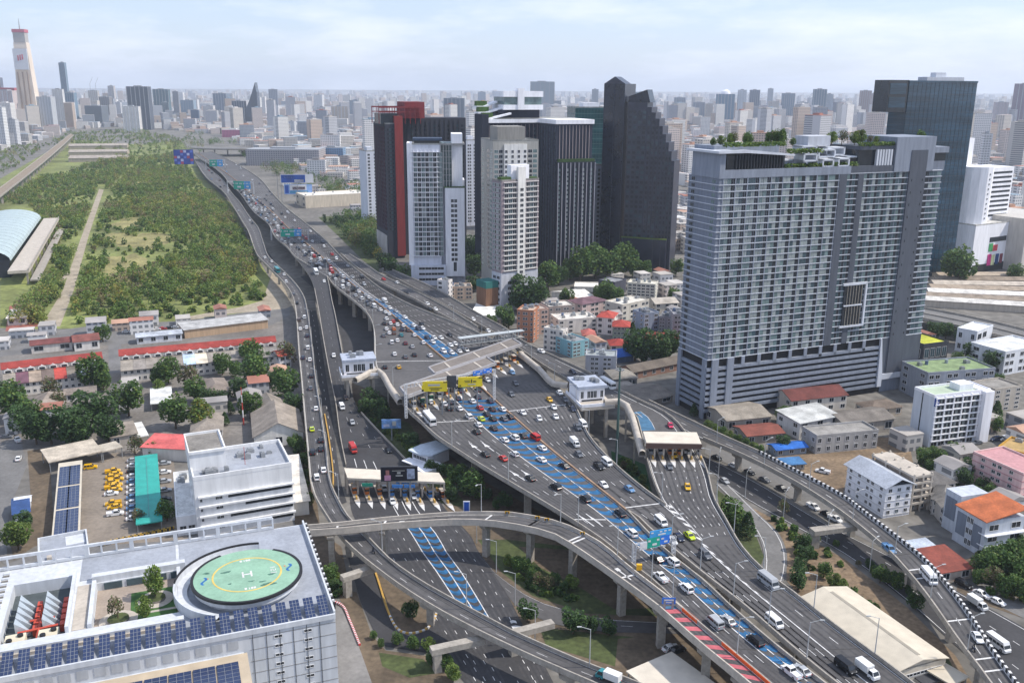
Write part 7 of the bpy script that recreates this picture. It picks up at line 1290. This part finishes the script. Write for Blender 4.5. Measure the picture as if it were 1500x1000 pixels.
TL = {'L': '18,598,46,b 50,612,34,b 54,634,40,d 76,632,44,d 108,632,48,d 140,611,50,d 140,552,40,b 152,562,26,b 189,592,42,b 79,575,30,s 84,590,24,s 151,492,21,b 247,548,33,b 233,555,22,b 258,611,40,b 297,613,38,y 326,538,26,b 366,525,33,b 375,550,40,b 418,568,38,b 367,599,33,b 281,557,32,s 286,577,30,b 305,585,22,d 423,525,31,s 432,597,28,d 349,574,27,d 338,600,16,c 330,616,16,c 324,585,18,d 234,570,18,l 160,635,36,d 120,640,34,d 30,620,34,d 8,580,30,d 345,545,20,b 398,560,20,d 390,530,18,b',
 'N': '27,790,36,l 36,768,26,d 245,752,26,b 206,760,22,s 198,655,24,s 222,662,18,b 450,734,18,b 436,655,18,b 444,676,16,b 436,648,16,b 445,700,15,d 428,650,14,b', 'E': '545,590,27,d 556,603,26,d 535,600,22,d 562,612,22,d 602,652,24,d 596,645,16,d 608,667,18,b 603,660,14,l 630,686,17,b 652,691,16,b 670,702,30,b 695,717,36,b 682,715,24,d 740,736,20,d 655,715,18,b 662,726,18,d 713,727,16,d 728,740,14,d 640,688,13,b',
 'I': '745,823,16,y 756,828,18,b 768,831,20,b 781,842,20,b 790,852,20,s 803,856,20,s 812,850,16,b 837,856,20,l 772,899,27,d 839,914,32,d 866,917,21,d 891,921,23,d 826,862,14,d', 'Q': '484,845,26,b 486,860,18,d 582,938,17,b 606,944,18,b 628,946,18,l 634,966,20,d 654,972,20,b 664,988,22,l 643,958,14,d 547,931,11,b 558,943,11,b 602,896,22,d',
 'R': '1070,755,34,b 1080,765,26,b 1094,773,31,c 1148,746,19,s 1175,798,22,d 1178,815,22,d 1172,835,22,d 1169,852,26,d 1206,838,20,b 1221,854,20,l 1235,858,14,l 1289,844,22,b 1300,848,18,b 1312,854,22,b 1341,883,23,d 1224,797,9,b 1258,826,9,s 1273,828,12,d 1330,866,12,d 1280,838,14,b', 'S': '1350,672,22,b 1375,676,24,b 1400,669,24,b 1420,690,24,d 1412,703,22,d 1450,722,18,b 1395,660,18,b 1437,712,18,d 1362,686,18,b 1365,663,14,b 1430,722,14,b 1476,738,14,b 1460,745,14,d',
 'C': '1146,610,20,b 1158,606,14,b 1146,652,20,d 1183,646,15,b 1037,624,12,l 1048,630,12,l 1058,634,12,b 1068,640,12,l 1080,645,12,b 1092,650,12,b 1103,656,12,l 1112,660,12,b 1016,603,16,c 1411,495,24,d 1368,489,22,d 1385,488,20,d 1419,522,26,d 1449,535,27,d 1419,540,22,b 1400,530,18,b 1459,603,20,c 1457,624,20,b 1401,399,44,b 1392,395,30,b 1484,404,22,b 1435,545,20,b 1350,548,18,b 1462,560,16,b 1440,560,14,l 1470,585,14,b 950,598,12,b 962,603,12,b 975,606,12,l',
 'M': '930,513,36,d 955,516,42,d 980,512,36,d 940,520,28,d 965,525,26,d 773,439,44,d 760,445,28,d 790,440,24,d 803,411,34,b 818,408,24,d 737,468,26,b 718,475,18,b 745,474,18,b 850,396,40,b 872,392,40,b 892,394,34,b 912,388,38,b 930,397,22,b 945,398,20,b 835,400,26,b 986,436,18,b 889,436,30,b 902,440,26,b 878,434,20,b 830,440,22,b 926,485,16,c 990,396,20,b 590,404,20,b 575,396,22,d 603,410,16,b 563,388,22,d 695,395,28,d 690,380,26,d 692,365,24,d 694,420,20,d',
 'X': '1440,832,34,b 1465,830,36,b 1490,842,36,b 1455,853,30,s 1485,815,34,b 1475,862,30,b 1498,870,30,b 1448,815,22,b 1498,800,26,b 1432,848,20,b 1465,812,24,b'}
KC = {'b': 'broad', 'd': 'dark', 's': 'sparse', 'l': 'light', 'c': 'cone', 'y': 'yellow'}
for z_, s in TL.items():
    for e in s.split():
        x, y, D, k = e.split(','); tpx(float(x), float(y), float(D), KC[k], B[z_][0], B[z_][1])
Mh = Matrix.Translation(HB.c) @ Matrix.Rotation(HB.rz, 4, 'Z')
for i, (x, y, hh) in enumerate(COURT): p = Mh @ Vector((x, y, 16.2)); tree(p, hh*.8, hh*.5, ['sparse', 'light', 'light'][i], 'tree growing in the roof courtyard of the helipad building', 'courtyard trees')
Mc = Matrix.Translation(CONDO.c) @ Matrix.Rotation(CONDO.rz, 4, 'Z')
for i in range(17):
    x = CONDO.w*([.03, .07, .11, .13, .15, .17, .28, .30, .32, .36, .55, .60, .63, .66, .70, .74, .97][i]); hh = [5, 6, 7, 8, 7, 8, 9, 10, 9, 5, 8, 9, 8, 9, 6, 5, 8][i]
    p = Mc @ Vector((x, CONDO.d*(.35+.3*RND.random()), CONDO.h+(11.5 if x < CONDO.w*.28 else 11))); tree(p, hh*.62, hh*.5, RND.choice(['light', 'broad', 'light', 'sparse']), 'roof garden tree on the condominium', 'roof garden trees')
# roof-garden hedges
mb = MB()
hq = []
for x0, x1, z in ((.02, .27, 12.0), (.27, .6, 3.2), (.60, .78, 11), (.28, .44, 9)):
    n = int((x1-x0)*CONDO.w*26); c = np.stack([NR.uniform(x0*CONDO.w, x1*CONDO.w, n), NR.uniform(.0, 3.0, n), CONDO.h+z+NR.uniform(0, 1.5, n)], 1); hq.append(leaf_quads(c, NR.uniform(.25, .5, n), NR))
Q = np.concatenate(hq); me = quads_mesh('hedge', Q, [LEAF[0], LEAF[2]], NR.integers(0, 2, len(Q))); o = link('hedge', me, CONDO.root); tag(o, kind='stuff')
# ---- woods: thousands of crowns, one mass
def ppolys_sample(poly, n, rng_, zmax=None):
    P = [W(x, y, 0) for x, y in poly]; xs = [p.x for p in P]; ys = [p.y for p in P]; pl = [(p.x, p.y) for p in P]; out = []
    while len(out) < n:
        x, y = rng_.uniform(min(xs), max(xs)), rng_.uniform(min(ys), max(ys))
        if inpoly(x, y, pl): out.append((x, y))
    return np.array(out)
def wood(name, lab, polys, mix, hr, holes=(), pal=LEAF):
    rg = np.random.default_rng(len(name)); allq, allm = [], []
    for poly, n in polys:
        for (x, y) in ppolys_sample(poly, n, rg):
            px, py = proj((x, y, 0))
            if any(inpoly(px, py, h_) for h_ in holes) and (inpoly(px, py, holes[0]) or rg.random() < .85): continue
            dd = math.hypot(x, y); nz = math.sin(x*.031+1.3)*math.cos(y*.017+.4)+.6*math.sin(x*.011-y*.013)+.5*math.sin(x*.09+y*.05)*math.sin(y*.06-x*.03)
            if hr[0] > 3 and nz < -.75 and rg.random() < .45: continue
            hh = rg.uniform(*hr)*float(np.clip(1+.42*nz, .45, 1.6)); cw = hh*rg.uniform(.85, 1.35); k = int(np.clip(90000/dd*(.6+.08*hh), 36, 190)); p = crown_points(k, rg, 5, .95)
            p = p*np.array([cw/2, cw/2, hh/2])+np.array([x, y, hh*.55])
            if nz > .55: w_ = mix[1]
            elif nz < -.6: w_ = mix[2]
            else: w_ = mix[0]
            main = rg.choice(5, p=w_); m = np.where(rg.random(k) < .75, main, rg.choice(5, k, p=w_)); allq.append(leaf_quads(p, rg.uniform(.28, .5, k)*(1+dd/2600), rg)); allm.append(m)
    Q = np.concatenate(allq); M = np.concatenate(allm); o = link(name, quads_mesh(name, Q, pal, M)); tag(o, lab, None, None, 'stuff'); return o
MIX = ((.50, .14, .26, .06, .04), (.32, .08, .28, .22, .10), (.46, .30, .18, .06, 0))
track = [(55, 482), (95, 415), (118, 345), (143, 270), (158, 272), (136, 345), (122, 415), (100, 480)]

wood('woodland', 'dense green scrub woodland filling the field beside the expressway', [([(98, 462), (160, 285), (205, 235), (262, 222), (285, 262), (330, 305), (355, 345), (385, 440), (270, 470), (120, 478)], 3300), ([(0, 300), (60, 262), (140, 240), (200, 235), (150, 285), (115, 345), (62, 372), (60, 318), (40, 300)], 1500), ([(60, 215), (110, 212), (195, 236), (262, 222), (268, 205), (200, 190), (100, 196)], 700), ([(72, 420), (58, 440), (30, 452), (20, 478), (58, 476), (88, 430), (108, 372), (80, 365)], 110), ([(0, 260), (60, 222), (70, 212), (30, 208), (0, 215)], 130)], MIX, (3.2, 7.5), [track]+CLEAR, SCRUB)
wood('roadside_wood', 'green trees between the expressway and the charcoal tower', [([(468, 320), (545, 312), (556, 385), (535, 376), (500, 345)], 200), ([(350, 225), (420, 232), (470, 262), (470, 285), (440, 282), (395, 255)], 130), ([(470, 262), (545, 270), (545, 300), (480, 290)], 90), ([(225, 205), (300, 196), (300, 225), (262, 222)], 60), ([(300, 205), (395, 207), (395, 212), (300, 212)], 40)], MIX, (7, 12))
wood('shrub_bank', 'low shrubs on the verges below the ramps', [([(1120, 755), (1200, 790), (1235, 830), (1180, 850), (1160, 800)], 26), ([(1235, 862), (1290, 898), (1280, 905), (1230, 875)], 24), ([(740, 835), (800, 860), (850, 880), (830, 886), (780, 868)], 36), ([(520, 590), (555, 600), (600, 650), (590, 660), (550, 625)], 30), ([(430, 650), (450, 655), (456, 735), (440, 730)], 30), ([(905, 672), (945, 695), (950, 720), (925, 705)], 16), ([(1340, 665), (1420, 660), (1440, 690), (1400, 712), (1350, 690)], 60), ([(1420, 800), (1500, 790), (1500, 890), (1440, 868)], 70), ([(480, 830), (500, 840), (496, 880), (482, 870)], 14)], MIX, (1.0, 2.4))
# ================================================================== distant city
CITYW = bpy.data.materials.new('distant_wall'); CITYW.use_nodes = True; t = CITYW.node_tree; bs = t.nodes['Principled BSDF']; bs.inputs['Roughness'].default_value = .8
at = t.nodes.new('ShaderNodeAttribute'); at.attribute_name = 'Col'; ge = t.nodes.new('ShaderNodeNewGeometry'); sp = t.nodes.new('ShaderNodeSeparateXYZ'); t.links.new(ge.outputs['Position'], sp.inputs[0])
def wave(src, per, duty):
    m1 = t.nodes.new('ShaderNodeMath'); m1.operation = 'DIVIDE'; m1.inputs[1].default_value = per; t.links.new(src, m1.inputs[0]); m2 = t.nodes.new('ShaderNodeMath'); m2.operation = 'FRACT'; t.links.new(m1.outputs[0], m2.inputs[0]); m3 = t.nodes.new('ShaderNodeMath'); m3.operation = 'LESS_THAN'; m3.inputs[1].default_value = duty; t.links.new(m2.outputs[0], m3.inputs[0]); return m3.outputs[0]
ad = t.nodes.new('ShaderNodeMath'); ad.operation = 'ADD'; t.links.new(sp.outputs['X'], ad.inputs[0]); t.links.new(sp.outputs['Y'], ad.inputs[1])
fz, fx = wave(sp.outputs['Z'], 3.3, .5), wave(ad.outputs[0], 4.0, .62); mu = t.nodes.new('ShaderNodeMath'); mu.operation = 'MULTIPLY'; t.links.new(fz, mu.inputs[0]); t.links.new(fx, mu.inputs[1])
sn = t.nodes.new('ShaderNodeSeparateXYZ'); t.links.new(ge.outputs['Normal'], sn.inputs[0]); lt = t.nodes.new('ShaderNodeMath'); lt.operation = 'LESS_THAN'; lt.inputs[1].default_value = .5; t.links.new(sn.outputs['Z'], lt.inputs[0])
m5 = t.nodes.new('ShaderNodeMath'); m5.operation = 'MULTIPLY'; t.links.new(mu.outputs[0], m5.inputs[0]); t.links.new(lt.outputs[0], m5.inputs[1]); m6 = t.nodes.new('ShaderNodeMath'); m6.operation = 'MULTIPLY'; m6.inputs[1].default_value = .75; t.links.new(m5.outputs[0], m6.inputs[0])
mxn = t.nodes.new('ShaderNodeMix'); mxn.data_type = 'RGBA'; t.links.new(m6.outputs[0], mxn.inputs[0]); t.links.new(at.outputs['Color'], mxn.inputs[6]); mxn.inputs[7].default_value = (.05, .065, .085, 1); t.links.new(mxn.outputs[2], bs.inputs['Base Color'])
WALLC = [(.68, .66, .63), (.58, .53, .47), (.48, .48, .50), (.72, .70, .68), (.46, .44, .42), (.50, .40, .33), (.30, .32, .36), (.58, .50, .46), (.7, .69, .68)]
ROOFC = [(.40, .37, .34), (.52, .49, .46), (.34, .15, .11), (.30, .28, .27), (.55, .54, .53), (.22, .30, .36), (.44, .27, .19)]
LIMX = [0, 60, 100, 200, 270, 330, 400, 440, 480, 545, 600, 700, 860, 1000, 1345, 1400, 1500]; LIMY = [222, 205, 190, 186, 192, 204, 222, 250, 262, 300, 300, 330, 360, 390, 385, 345, 345]
CB = []
rg = np.random.default_rng(11)
def ring_city(r0, r1, sp_, sz, hm, tall):
    n = int(math.radians(64)/2*(r1*r1-r0*r0)/sp_**2)
    for _ in range(n):
        r = math.sqrt(rg.uniform(r0*r0, r1*r1)); a = math.radians(rg.uniform(-32, 32)); x, y = r*math.sin(a), r*math.cos(a); px, py = proj((x, y, 0))
        if not -40 < px < 1540 or py > np.interp(px, LIMX, LIMY): continue
        if abs(px-270) < 75 and 196 < py < 230: continue
        h_ = hm*rg.lognormal(0, .5)
        if rg.random() < tall: h_ = rg.uniform(35, 95)
        s1, s2 = sz*rg.uniform(.5, 1.3), sz*rg.uniform(.4, 1.0)
        if h_ > 35: s1, s2 = min(s1, 40)*.8+8, min(s2, 35)*.7+8
        CB.append((x, y, s1, s2, h_, math.radians(20.8)+rg.choice([0, .0, .35, -.3]), rg.integers(len(WALLC)), rg.integers(len(ROOFC))))
ring_city(560, 1500, 27, 22, 8, .012); ring_city(1500, 4200, 36, 30, 11, .045); ring_city(4200, 15000, 100, 60, 17, .09)
def scr(c): d_ = math.hypot(c[0], c[1]); return (c[2]*c[4]+c[2]*c[3]*.2)/d_**2
CB.sort(key=scr, reverse=True); NEAR = CB[:270]; FAR = CB[270:]
def cbox(c):
    x, y, a, b_, h_, rz = c[:6]; cs, sn_ = math.cos(rz), math.sin(rz); K = [(x+u*a/2*cs-v*b_/2*sn_, y+u*a/2*sn_+v*b_/2*cs) for u, v in ((-1, -1), (1, -1), (1, 1), (-1, 1))]
    Q = [[(*K[i], 0), (*K[(i+1) % 4], 0), (*K[(i+1) % 4], h_), (*K[i], h_)] for i in range(4)]+[[(*k, h_) for k in K]]
    return Q
QQ, CC = [], []
for c in FAR: QQ += cbox(c); CC += [WALLC[c[6]]]*4+[ROOFC[c[7]]]
o = link('distant_city', quads_mesh('distant_city', np.array(QQ), [CITYW], None, np.array(CC))); tag(o, 'hazy mass of small distant city buildings up to the horizon', None, None, 'stuff')
cname = ['white', 'tan', 'grey', 'off-white', 'drab', 'brown', 'slate', 'beige', 'bright white']; RMAT = [mat('city_roof_%d' % i, c, .85, .2, .1) for i, c in enumerate(ROOFC)]; rname = ['grey', 'pale', 'red', 'dark', 'white', 'blue', 'rust']
def city_obj(name, c, lab, cat, group, wins=True, extra=None):
    r = empty(name, (c[0], c[1], 0), c[5], lab, cat, group); a, b_, h_ = c[2], c[3], c[4]
    Q = np.array(cbox((0, 0, a, b_, h_, 0))[:4]); col = WALLC[c[6]] if not isinstance(c[6], tuple) else c[6]; me = quads_mesh('wall', Q, [CITYW], None, np.array([col]*4)); link('wall', me, r)
    rm = RMAT[c[7]]
    if h_ < 12 and c[7] in (2, 3, 6): MB().add([(-a/2-.4, -b_/2-.4, h_), (a/2+.4, -b_/2-.4, h_), (a/2+.4, b_/2+.4, h_), (-a/2-.4, b_/2+.4, h_), (-a/2-.4, 0, h_+b_*.18), (a/2+.4, 0, h_+b_*.18)], [(0, 1, 5, 4), (2, 3, 4, 5), (0, 4, 3), (1, 2, 5)]).build('roof', rm, r)
    else:
        MB().cuboid(-a/2-.1, a/2+.1, -b_/2-.1, b_/2+.1, h_, h_+.6).build('roof', rm, r)
        if h_ > 10: MB().cuboid(-a*.2, a*.15, -b_*.2, b_*.2, h_+.6, h_+3.4).build('stair_head', rm, r)
    return r
for c in NEAR:
    px, py = proj((c[0], c[1], 0)); zone = 'left of the expressway' if px < 290 else ('behind the roadside wood' if px < 560 else ('behind the towers' if px < 1010 else 'right of the condominium'))
    ht = 'tower' if c[4] > 34 else ('block' if c[4] > 12 else 'low house'); o = city_obj('city_building', c, None, 'building', 'city buildings in the middle distance'); reg(o, '%s %s with %s roof %s' % (cname[c[6]], ht, rname[c[7]], zone), 'left')
# ---- small infill houses between the named buildings
FZ = [('among the flats below the towers', [(800, 452), (880, 405), (1000, 405), (1005, 500), (930, 560), (830, 520)], 26), ('below the condominium podium', [(1050, 640), (1160, 600), (1340, 585), (1330, 660), (1180, 690)], 22), ('right of the white hotel', [(1370, 690), (1460, 600), (1500, 590), (1500, 800), (1400, 790)], 16), ('in the housing compound', [(0, 640), (0, 570), (440, 530), (440, 640), (230, 640)], 26), ('beside the rail bridge', [(1345, 470), (1345, 520), (1500, 560), (1500, 500)], 8), ('between expressway and towers', [(700, 470), (760, 455), (800, 470), (770, 500)], 5), ('near the stacked billboards', [(410, 270), (480, 280), (545, 300), (545, 312), (470, 305)], 14), ('beside the field street', [(0, 495), (150, 480), (420, 455), (420, 470), (150, 500), (0, 515)], 12)]
for zn, poly, n in FZ:
    for (x, y) in ppolys_sample(poly, n*4, rg):
        a, b_, h_ = rg.uniform(7, 13), rg.uniform(6, 11), rg.uniform(3.2, 8)
        if n <= 0: break
        if any(math.hypot(x-q[0], y-q[1]) < q[2]*.92+6 for q in FOOT): continue
        if any(np.min(np.hypot(rd.C[:, 0]-x, rd.C[:, 1]-y)-np.linalg.norm(rd.L-rd.R, axis=1)/2) < 7 for rd in ROADS.values()): continue
        n -= 1; FOOT.append((x, y, 7)); c = (x, y, a, b_, h_, math.radians(20.8)+rg.choice([0, 1.57]), rg.integers(len(WALLC)), rg.choice([0, 1, 2, 3, 3, 6, 0])); o = city_obj('small_house', c, None, 'house', 'small infill houses'); reg(o, '%s house with %s roof %s' % (cname[c[6]], rname[c[7]], zn), 'left')
# ---- skyline towers one can pick out
SK = [(0, 12, 114, 188, 'slate blue', (.14, .18, .24)), (-4, 36, 133, 190, 'cream', (.62, .52, .50)), (0, 14, 157, 214, 'white', (.72, .72, .72)), (14, 30, 175, 213, 'pale', (.6, .6, .62)), (62, 84, 142, 192, 'pale grey', (.50, .52, .54)), (84, 99, 131, 189, 'white', (.68, .68, .67)), (99, 116, 136, 184, 'steel blue', (.16, .24, .32)), (97, 106, 92, 180, 'thin steel blue', (.18, .26, .34)), (130, 158, 155, 184, 'dark grey', (.13, .15, .18)), (134, 148, 133, 172, 'unfinished beige', (.46, .42, .38)), (163, 172, 126, 170, 'beige', (.52, .48, .46)), (150, 166, 142, 178, 'brown grey', (.24, .22, .22)), (184, 208, 156, 194, 'white', (.72, .69, .65)), (193, 225, 127, 190, 'charcoal', (.09, .10, .13)), (229, 252, 131, 178, 'dark teal', (.08, .14, .17)), (256, 264, 134, 172, 'patterned dark', (.16, .17, .20)), (268, 288, 147, 176, 'light blue', (.25, .34, .42)), (281, 293, 161, 182, 'dark blue', (.07, .11, .18)), (316, 338, 137, 172, 'slate', (.17, .21, .27)), (320, 338, 148, 172, 'grey blue', (.28, .32, .38)), (343, 362, 148, 187, 'dark slate', (.10, .12, .15)), (370, 385, 143, 185, 'white striped', (.66, .66, .64)), (395, 408, 131, 159, 'navy', (.05, .07, .12)), (401, 410, 155, 182, 'white', (.66, .66, .66)), (462, 475, 139, 168, 'white', (.68, .68, .68)), (466, 480, 157, 190, 'pale grey', (.58, .58, .58)), (486, 512, 156, 190, 'tan', (.52, .45, .38)), (480, 486, 178, 202, 'thin white', (.7, .7, .7)), (514, 532, 147, 180, 'light blue', (.30, .36, .42)), (424, 434, 178, 200, 'white', (.66, .66, .66)), (650, 682, 144, 190, 'slate glass', (.12, .16, .20)), (775, 812, 120, 180, 'pale glass', (.30, .36, .40)), (866, 876, 131, 172, 'steel', (.28, .32, .36)), (930, 948, 135, 178, 'teal', (.14, .22, .25)), (987, 1002, 143, 172, 'dark blue', (.10, .14, .2)), (978, 990, 151, 176, 'grey', (.3, .32, .36)), (1047, 1073, 138, 181, 'blue domed', (.10, .19, .28)), (1078, 1090, 132, 181, 'white ribbed', (.55, .58, .62)), (1095, 1110, 132, 178, 'dark slate', (.10, .13, .18)), (1111, 1128, 155, 180, 'plum', (.16, .11, .18)), (1134, 1141, 151, 178, 'white', (.68, .68, .68)), (1143, 1160, 137, 180, 'steel blue', (.15, .21, .28)), (1122, 1130, 130, 168, 'pale', (.34, .38, .44)), (1187, 1206, 131, 184, 'blue grey glass', (.12, .18, .24)), (1206, 1216, 138, 184, 'pale blue', (.36, .42, .48)), (1219, 1239, 150, 181, 'slate', (.15, .17, .22)), (1256, 1272, 133, 176, 'rust', (.22, .13, .12)), (1272, 1281, 137, 178, 'dusty brown', (.28, .22, .22)), (1165, 1180, 150, 182, 'pale', (.45, .46, .5)), (1032, 1042, 152, 182, 'tan', (.42, .38, .34)), (1005, 1025, 210, 258, 'bright white', (.7, .7, .7)), (1480, 1510, 123, 190, 'deep plum', (.16, .10, .15)), (1452, 1470, 150, 190, 'pale pink', (.42, .36, .38)), (1428, 1441, 196, 280, 'slim white', (.7, .7, .7)), (520, 540, 160, 186, 'pale', (.5, .5, .52)), (700, 712, 135, 172, 'pale blue', (.36, .42, .48)), (120, 130, 146, 176, 'grey', (.33, .35, .38)), (172, 180, 150, 176, 'white', (.6, .6, .6)), (240, 250, 150, 180, 'dark teal', (.09, .14, .16)), (300, 316, 155, 180, 'white', (.6, .58, .56)), (440, 452, 150, 172, 'grey', (.4, .42, .45)), (556, 572, 150, 175, 'grey', (.38, .4, .44)), (886, 900, 150, 182, 'grey', (.4, .42, .46)), (945, 958, 160, 186, 'white', (.62, .62, .62)), (1015, 1030, 150, 178, 'slate', (.18, .22, .28)), (1390, 1402, 140, 180, 'slate', (.2, .24, .3))]
RMAT.append(mat('city_roof_sk', (.30, .31, .33), .8, .1))
for (x0, x1, yt, yb, cn, col) in SK:
    p = W((x0+x1)/2, yb, 0); k = (p.y*_cp+CAMZ*_sp)/FPX; a = (x1-x0)*k*.92; h_ = htop(p, yt)
    r = city_obj('skyscraper', (p.x, p.y, a, a*.7, h_, math.radians(RND.choice([0, 8, -8])), col, 7), None, 'skyscraper', 'skyline towers'); reg(r, cn+' tower on the hazy skyline', 'left')
    if h_ > 70:
        n = 5; fm = mat('sk_fin', (.5, .52, .55), .7, .1)
        for i in range(n+1): MB().box(-a/2+a*i/n, -a*.35-.3, 0, a*.03, .8, h_).build('fin', fm if sum(col) > 1.2 else RMAT[7], r)
    if cn == 'unfinished beige':
        for sx in (-.3, .3): MB().tube((a*sx, 0, h_), (a*sx, 0, h_+30), .8).tube((a*sx, 0, h_+28), (a*sx+14, 0, h_+55), .6).build('tower_crane', RMAT[7], r)
    if cn == 'blue domed':
        V = []; N = 10
        mb = MB(); mb.tube((0, 0, h_), (0, 0, h_+10), a*.3, a*.26, 12).tube((0, 0, h_+10), (0, 0, h_+18), a*.26, a*.08, 12); mb.build('dome', WW, r)
# sail-shaped tower
p = W(370, 187, 0); k = (p.y*_cp+CAMZ*_sp)/FPX; a = 22*k; r = empty('sail_tower', p, 0, 'dark slate tower with pointed sail-shaped top', 'skyscraper'); zt = htop(p, 121); zl = htop(p, 163)
pts = [(-a/2, 0), (-a/2, zl)]+[(-a/2+a*t*.85, zl+(zt-zl)*t**1.6*.92) for t in (.2, .4, .6, .8)]+[(a*.42, zt), (a*.46, zt*.86), (a/2, zt*.8), (a/2, 0)]
V = [(x, y, z) for y in (-a*.3, a*.3) for x, z in pts]; n = len(pts); MB().add(V, [tuple(range(n)), tuple(range(2*n-1, n-1, -1))]+[(i, n+i, n+(i+1) % n, (i+1) % n) for i in range(n)]).build('wall', mat('sail_glass', (.055, .07, .095), .2, .2, .05), r)
# tallest tower with red cap
p = W(48, 192, 0); h_ = htop(p, 41); k = (p.y*_cp+CAMZ*_sp)/FPX; r = empty('tallest_tower', p, math.radians(8), 'very tall cream tower with red cap and banner', 'skyscraper'); CRT = mat('tower_cream', (.70, .60, .50), .8, .1, .02); wb_, wt_ = 29*k, 17*k
V = [(-wb_/2, -wb_*.35, 0), (wb_/2, -wb_*.35, 0), (wb_/2, wb_*.35, 0), (-wb_/2, wb_*.35, 0), (-wt_/2, -wt_*.4, h_*.86), (wt_/2, -wt_*.4, h_*.86), (wt_/2, wt_*.4, h_*.86), (-wt_/2, wt_*.4, h_*.86)]
MB().add(V, [(0, 1, 5, 4), (1, 2, 6, 5), (2, 3, 7, 6), (3, 0, 4, 7), (4, 5, 6, 7)]).build('shaft', CRT, r)
MB().cuboid(-wt_*.46, wt_*.46, -wt_*.42, wt_*.4, h_*.86, h_*.955).build('upper_stage', mat('tower_grey', (.40, .38, .36), .7, .1), r); MB().cuboid(-wt_*.5, wt_*.5, -wt_*.46, wt_*.44, h_*.955, h_*.985).build('red_cap', mat('tower_red', (.48, .12, .16), .7, .1), r); MB().tube((0, 0, h_*.985), (0, 0, h_+26), 1.6, .6).build('spire', STEEL, r)
y_ = -wb_*.45; bn = MB().cuboid(-wt_*.56, wt_*.56, -wb_*.40, -wb_*.34, h_*.60, h_*.80).build('banner', AW, r)
for i in range(3): MB().box(-6+i*6, -wb_*.40-.6, h_*.685+i*1.5, 3.2, .6, 15).build('banner_letter', mat('banner_red', (.55, .10, .14), .7, .1), bn)
for x in (-.22, .0, .22): MB().cuboid(wb_*x-1.5, wb_*x+1.5, -wb_*.405, -wb_*.34, h_*.1, h_*.58).build('window_strip', mat('tower_strip', (.30, .22, .17), .6, .1), r)
o = MB().cuboid(-wb_*.5, wb_*.5, -wb_*.6, wb_*.6, 0, h_*.22).build('podium', CRT, r)
p = W(18, 188, 0); r = empty('hotel_roof_block', p, 0, 'long red roof cap on the cream block beside the tallest tower', 'building'); k = (p.y*_cp+CAMZ*_sp)/FPX; zz = htop(p, 133); MB().cuboid(-21*k, 19*k, -16*k, 14*k, zz-1, zz+9).build('red_roof', mat('hotel_red', (.42, .10, .12), .8, .15, .02), r)
# low wide sheds in the middle city
for i, (x0, x1, yt, yb, c, lab) in enumerate(((403, 443, 197, 207, (.7, .7, .7), 'long white flat-roofed hall in the middle distance'), (366, 380, 200, 209, (.62, .14, .10), 'bright red-orange hall in the middle distance'), (328, 358, 190, 201, (.55, .16, .26), 'pink and red fronted store in the middle distance'), (368, 473, 218, 241, (.36, .34, .35), 'long grey apartment rows beyond the roadside wood'), (470, 505, 216, 238, (.20, .32, .48), 'blue clad block beyond the roadside wood'), (395, 416, 190, 198, (.08, .14, .36), 'dark blue roadside billboard block'))):
    p = W((x0+x1)/2, yb, 0); k = (p.y*_cp+CAMZ*_sp)/FPX; r = city_obj('city_hall', (p.x, p.y, (x1-x0)*k, 30 if i != 3 else 60, htop(p, yt), 0, c, 4 if i in (0, 2) else 7), lab, 'building', None)
    if i == 1: r.children[1].data.materials[0] = mat('hall_red', c, .8, .1)
# far viaduct crossing the expressway
XR = Road('XR', 'crossing_viaduct', 'far viaduct crossing over the expressway', [(280, 217.5), (330, 219), (400, 218), (470, 214)], [(280, 214.5), (330, 216), (400, 215), (470, 211.5)], 14, 20, ASPHL); XR.piers(rng(30, XR.len[-1]-20, 10), (.5,), 1.5); XR.parapet([(280, 217.5), (330, 219), (400, 218), (470, 214)], 14, 1.5, .6)
# ================================================================== haze
hz = MB().cuboid(-16000, 16000, -120, 17500, -1.0, 345); o = hz.build('haze', [], None, 'thin bluish haze over the whole city', None, None, 'stuff')
hm_ = bpy.data.materials.new('haze'); hm_.use_nodes = True; tn = hm_.node_tree; tn.nodes.clear(); ou = tn.nodes.new('ShaderNodeOutputMaterial'); pv = tn.nodes.new('ShaderNodeVolumePrincipled')
pv.inputs['Color'].default_value = (.80, .88, 1.0, 1); pv.inputs['Density'].default_value = HAZE_D; pv.inputs['Anisotropy'].default_value = .25; tn.links.new(pv.outputs[0], ou.inputs['Volume']); o.data.materials.append(hm_)
finish_labels()
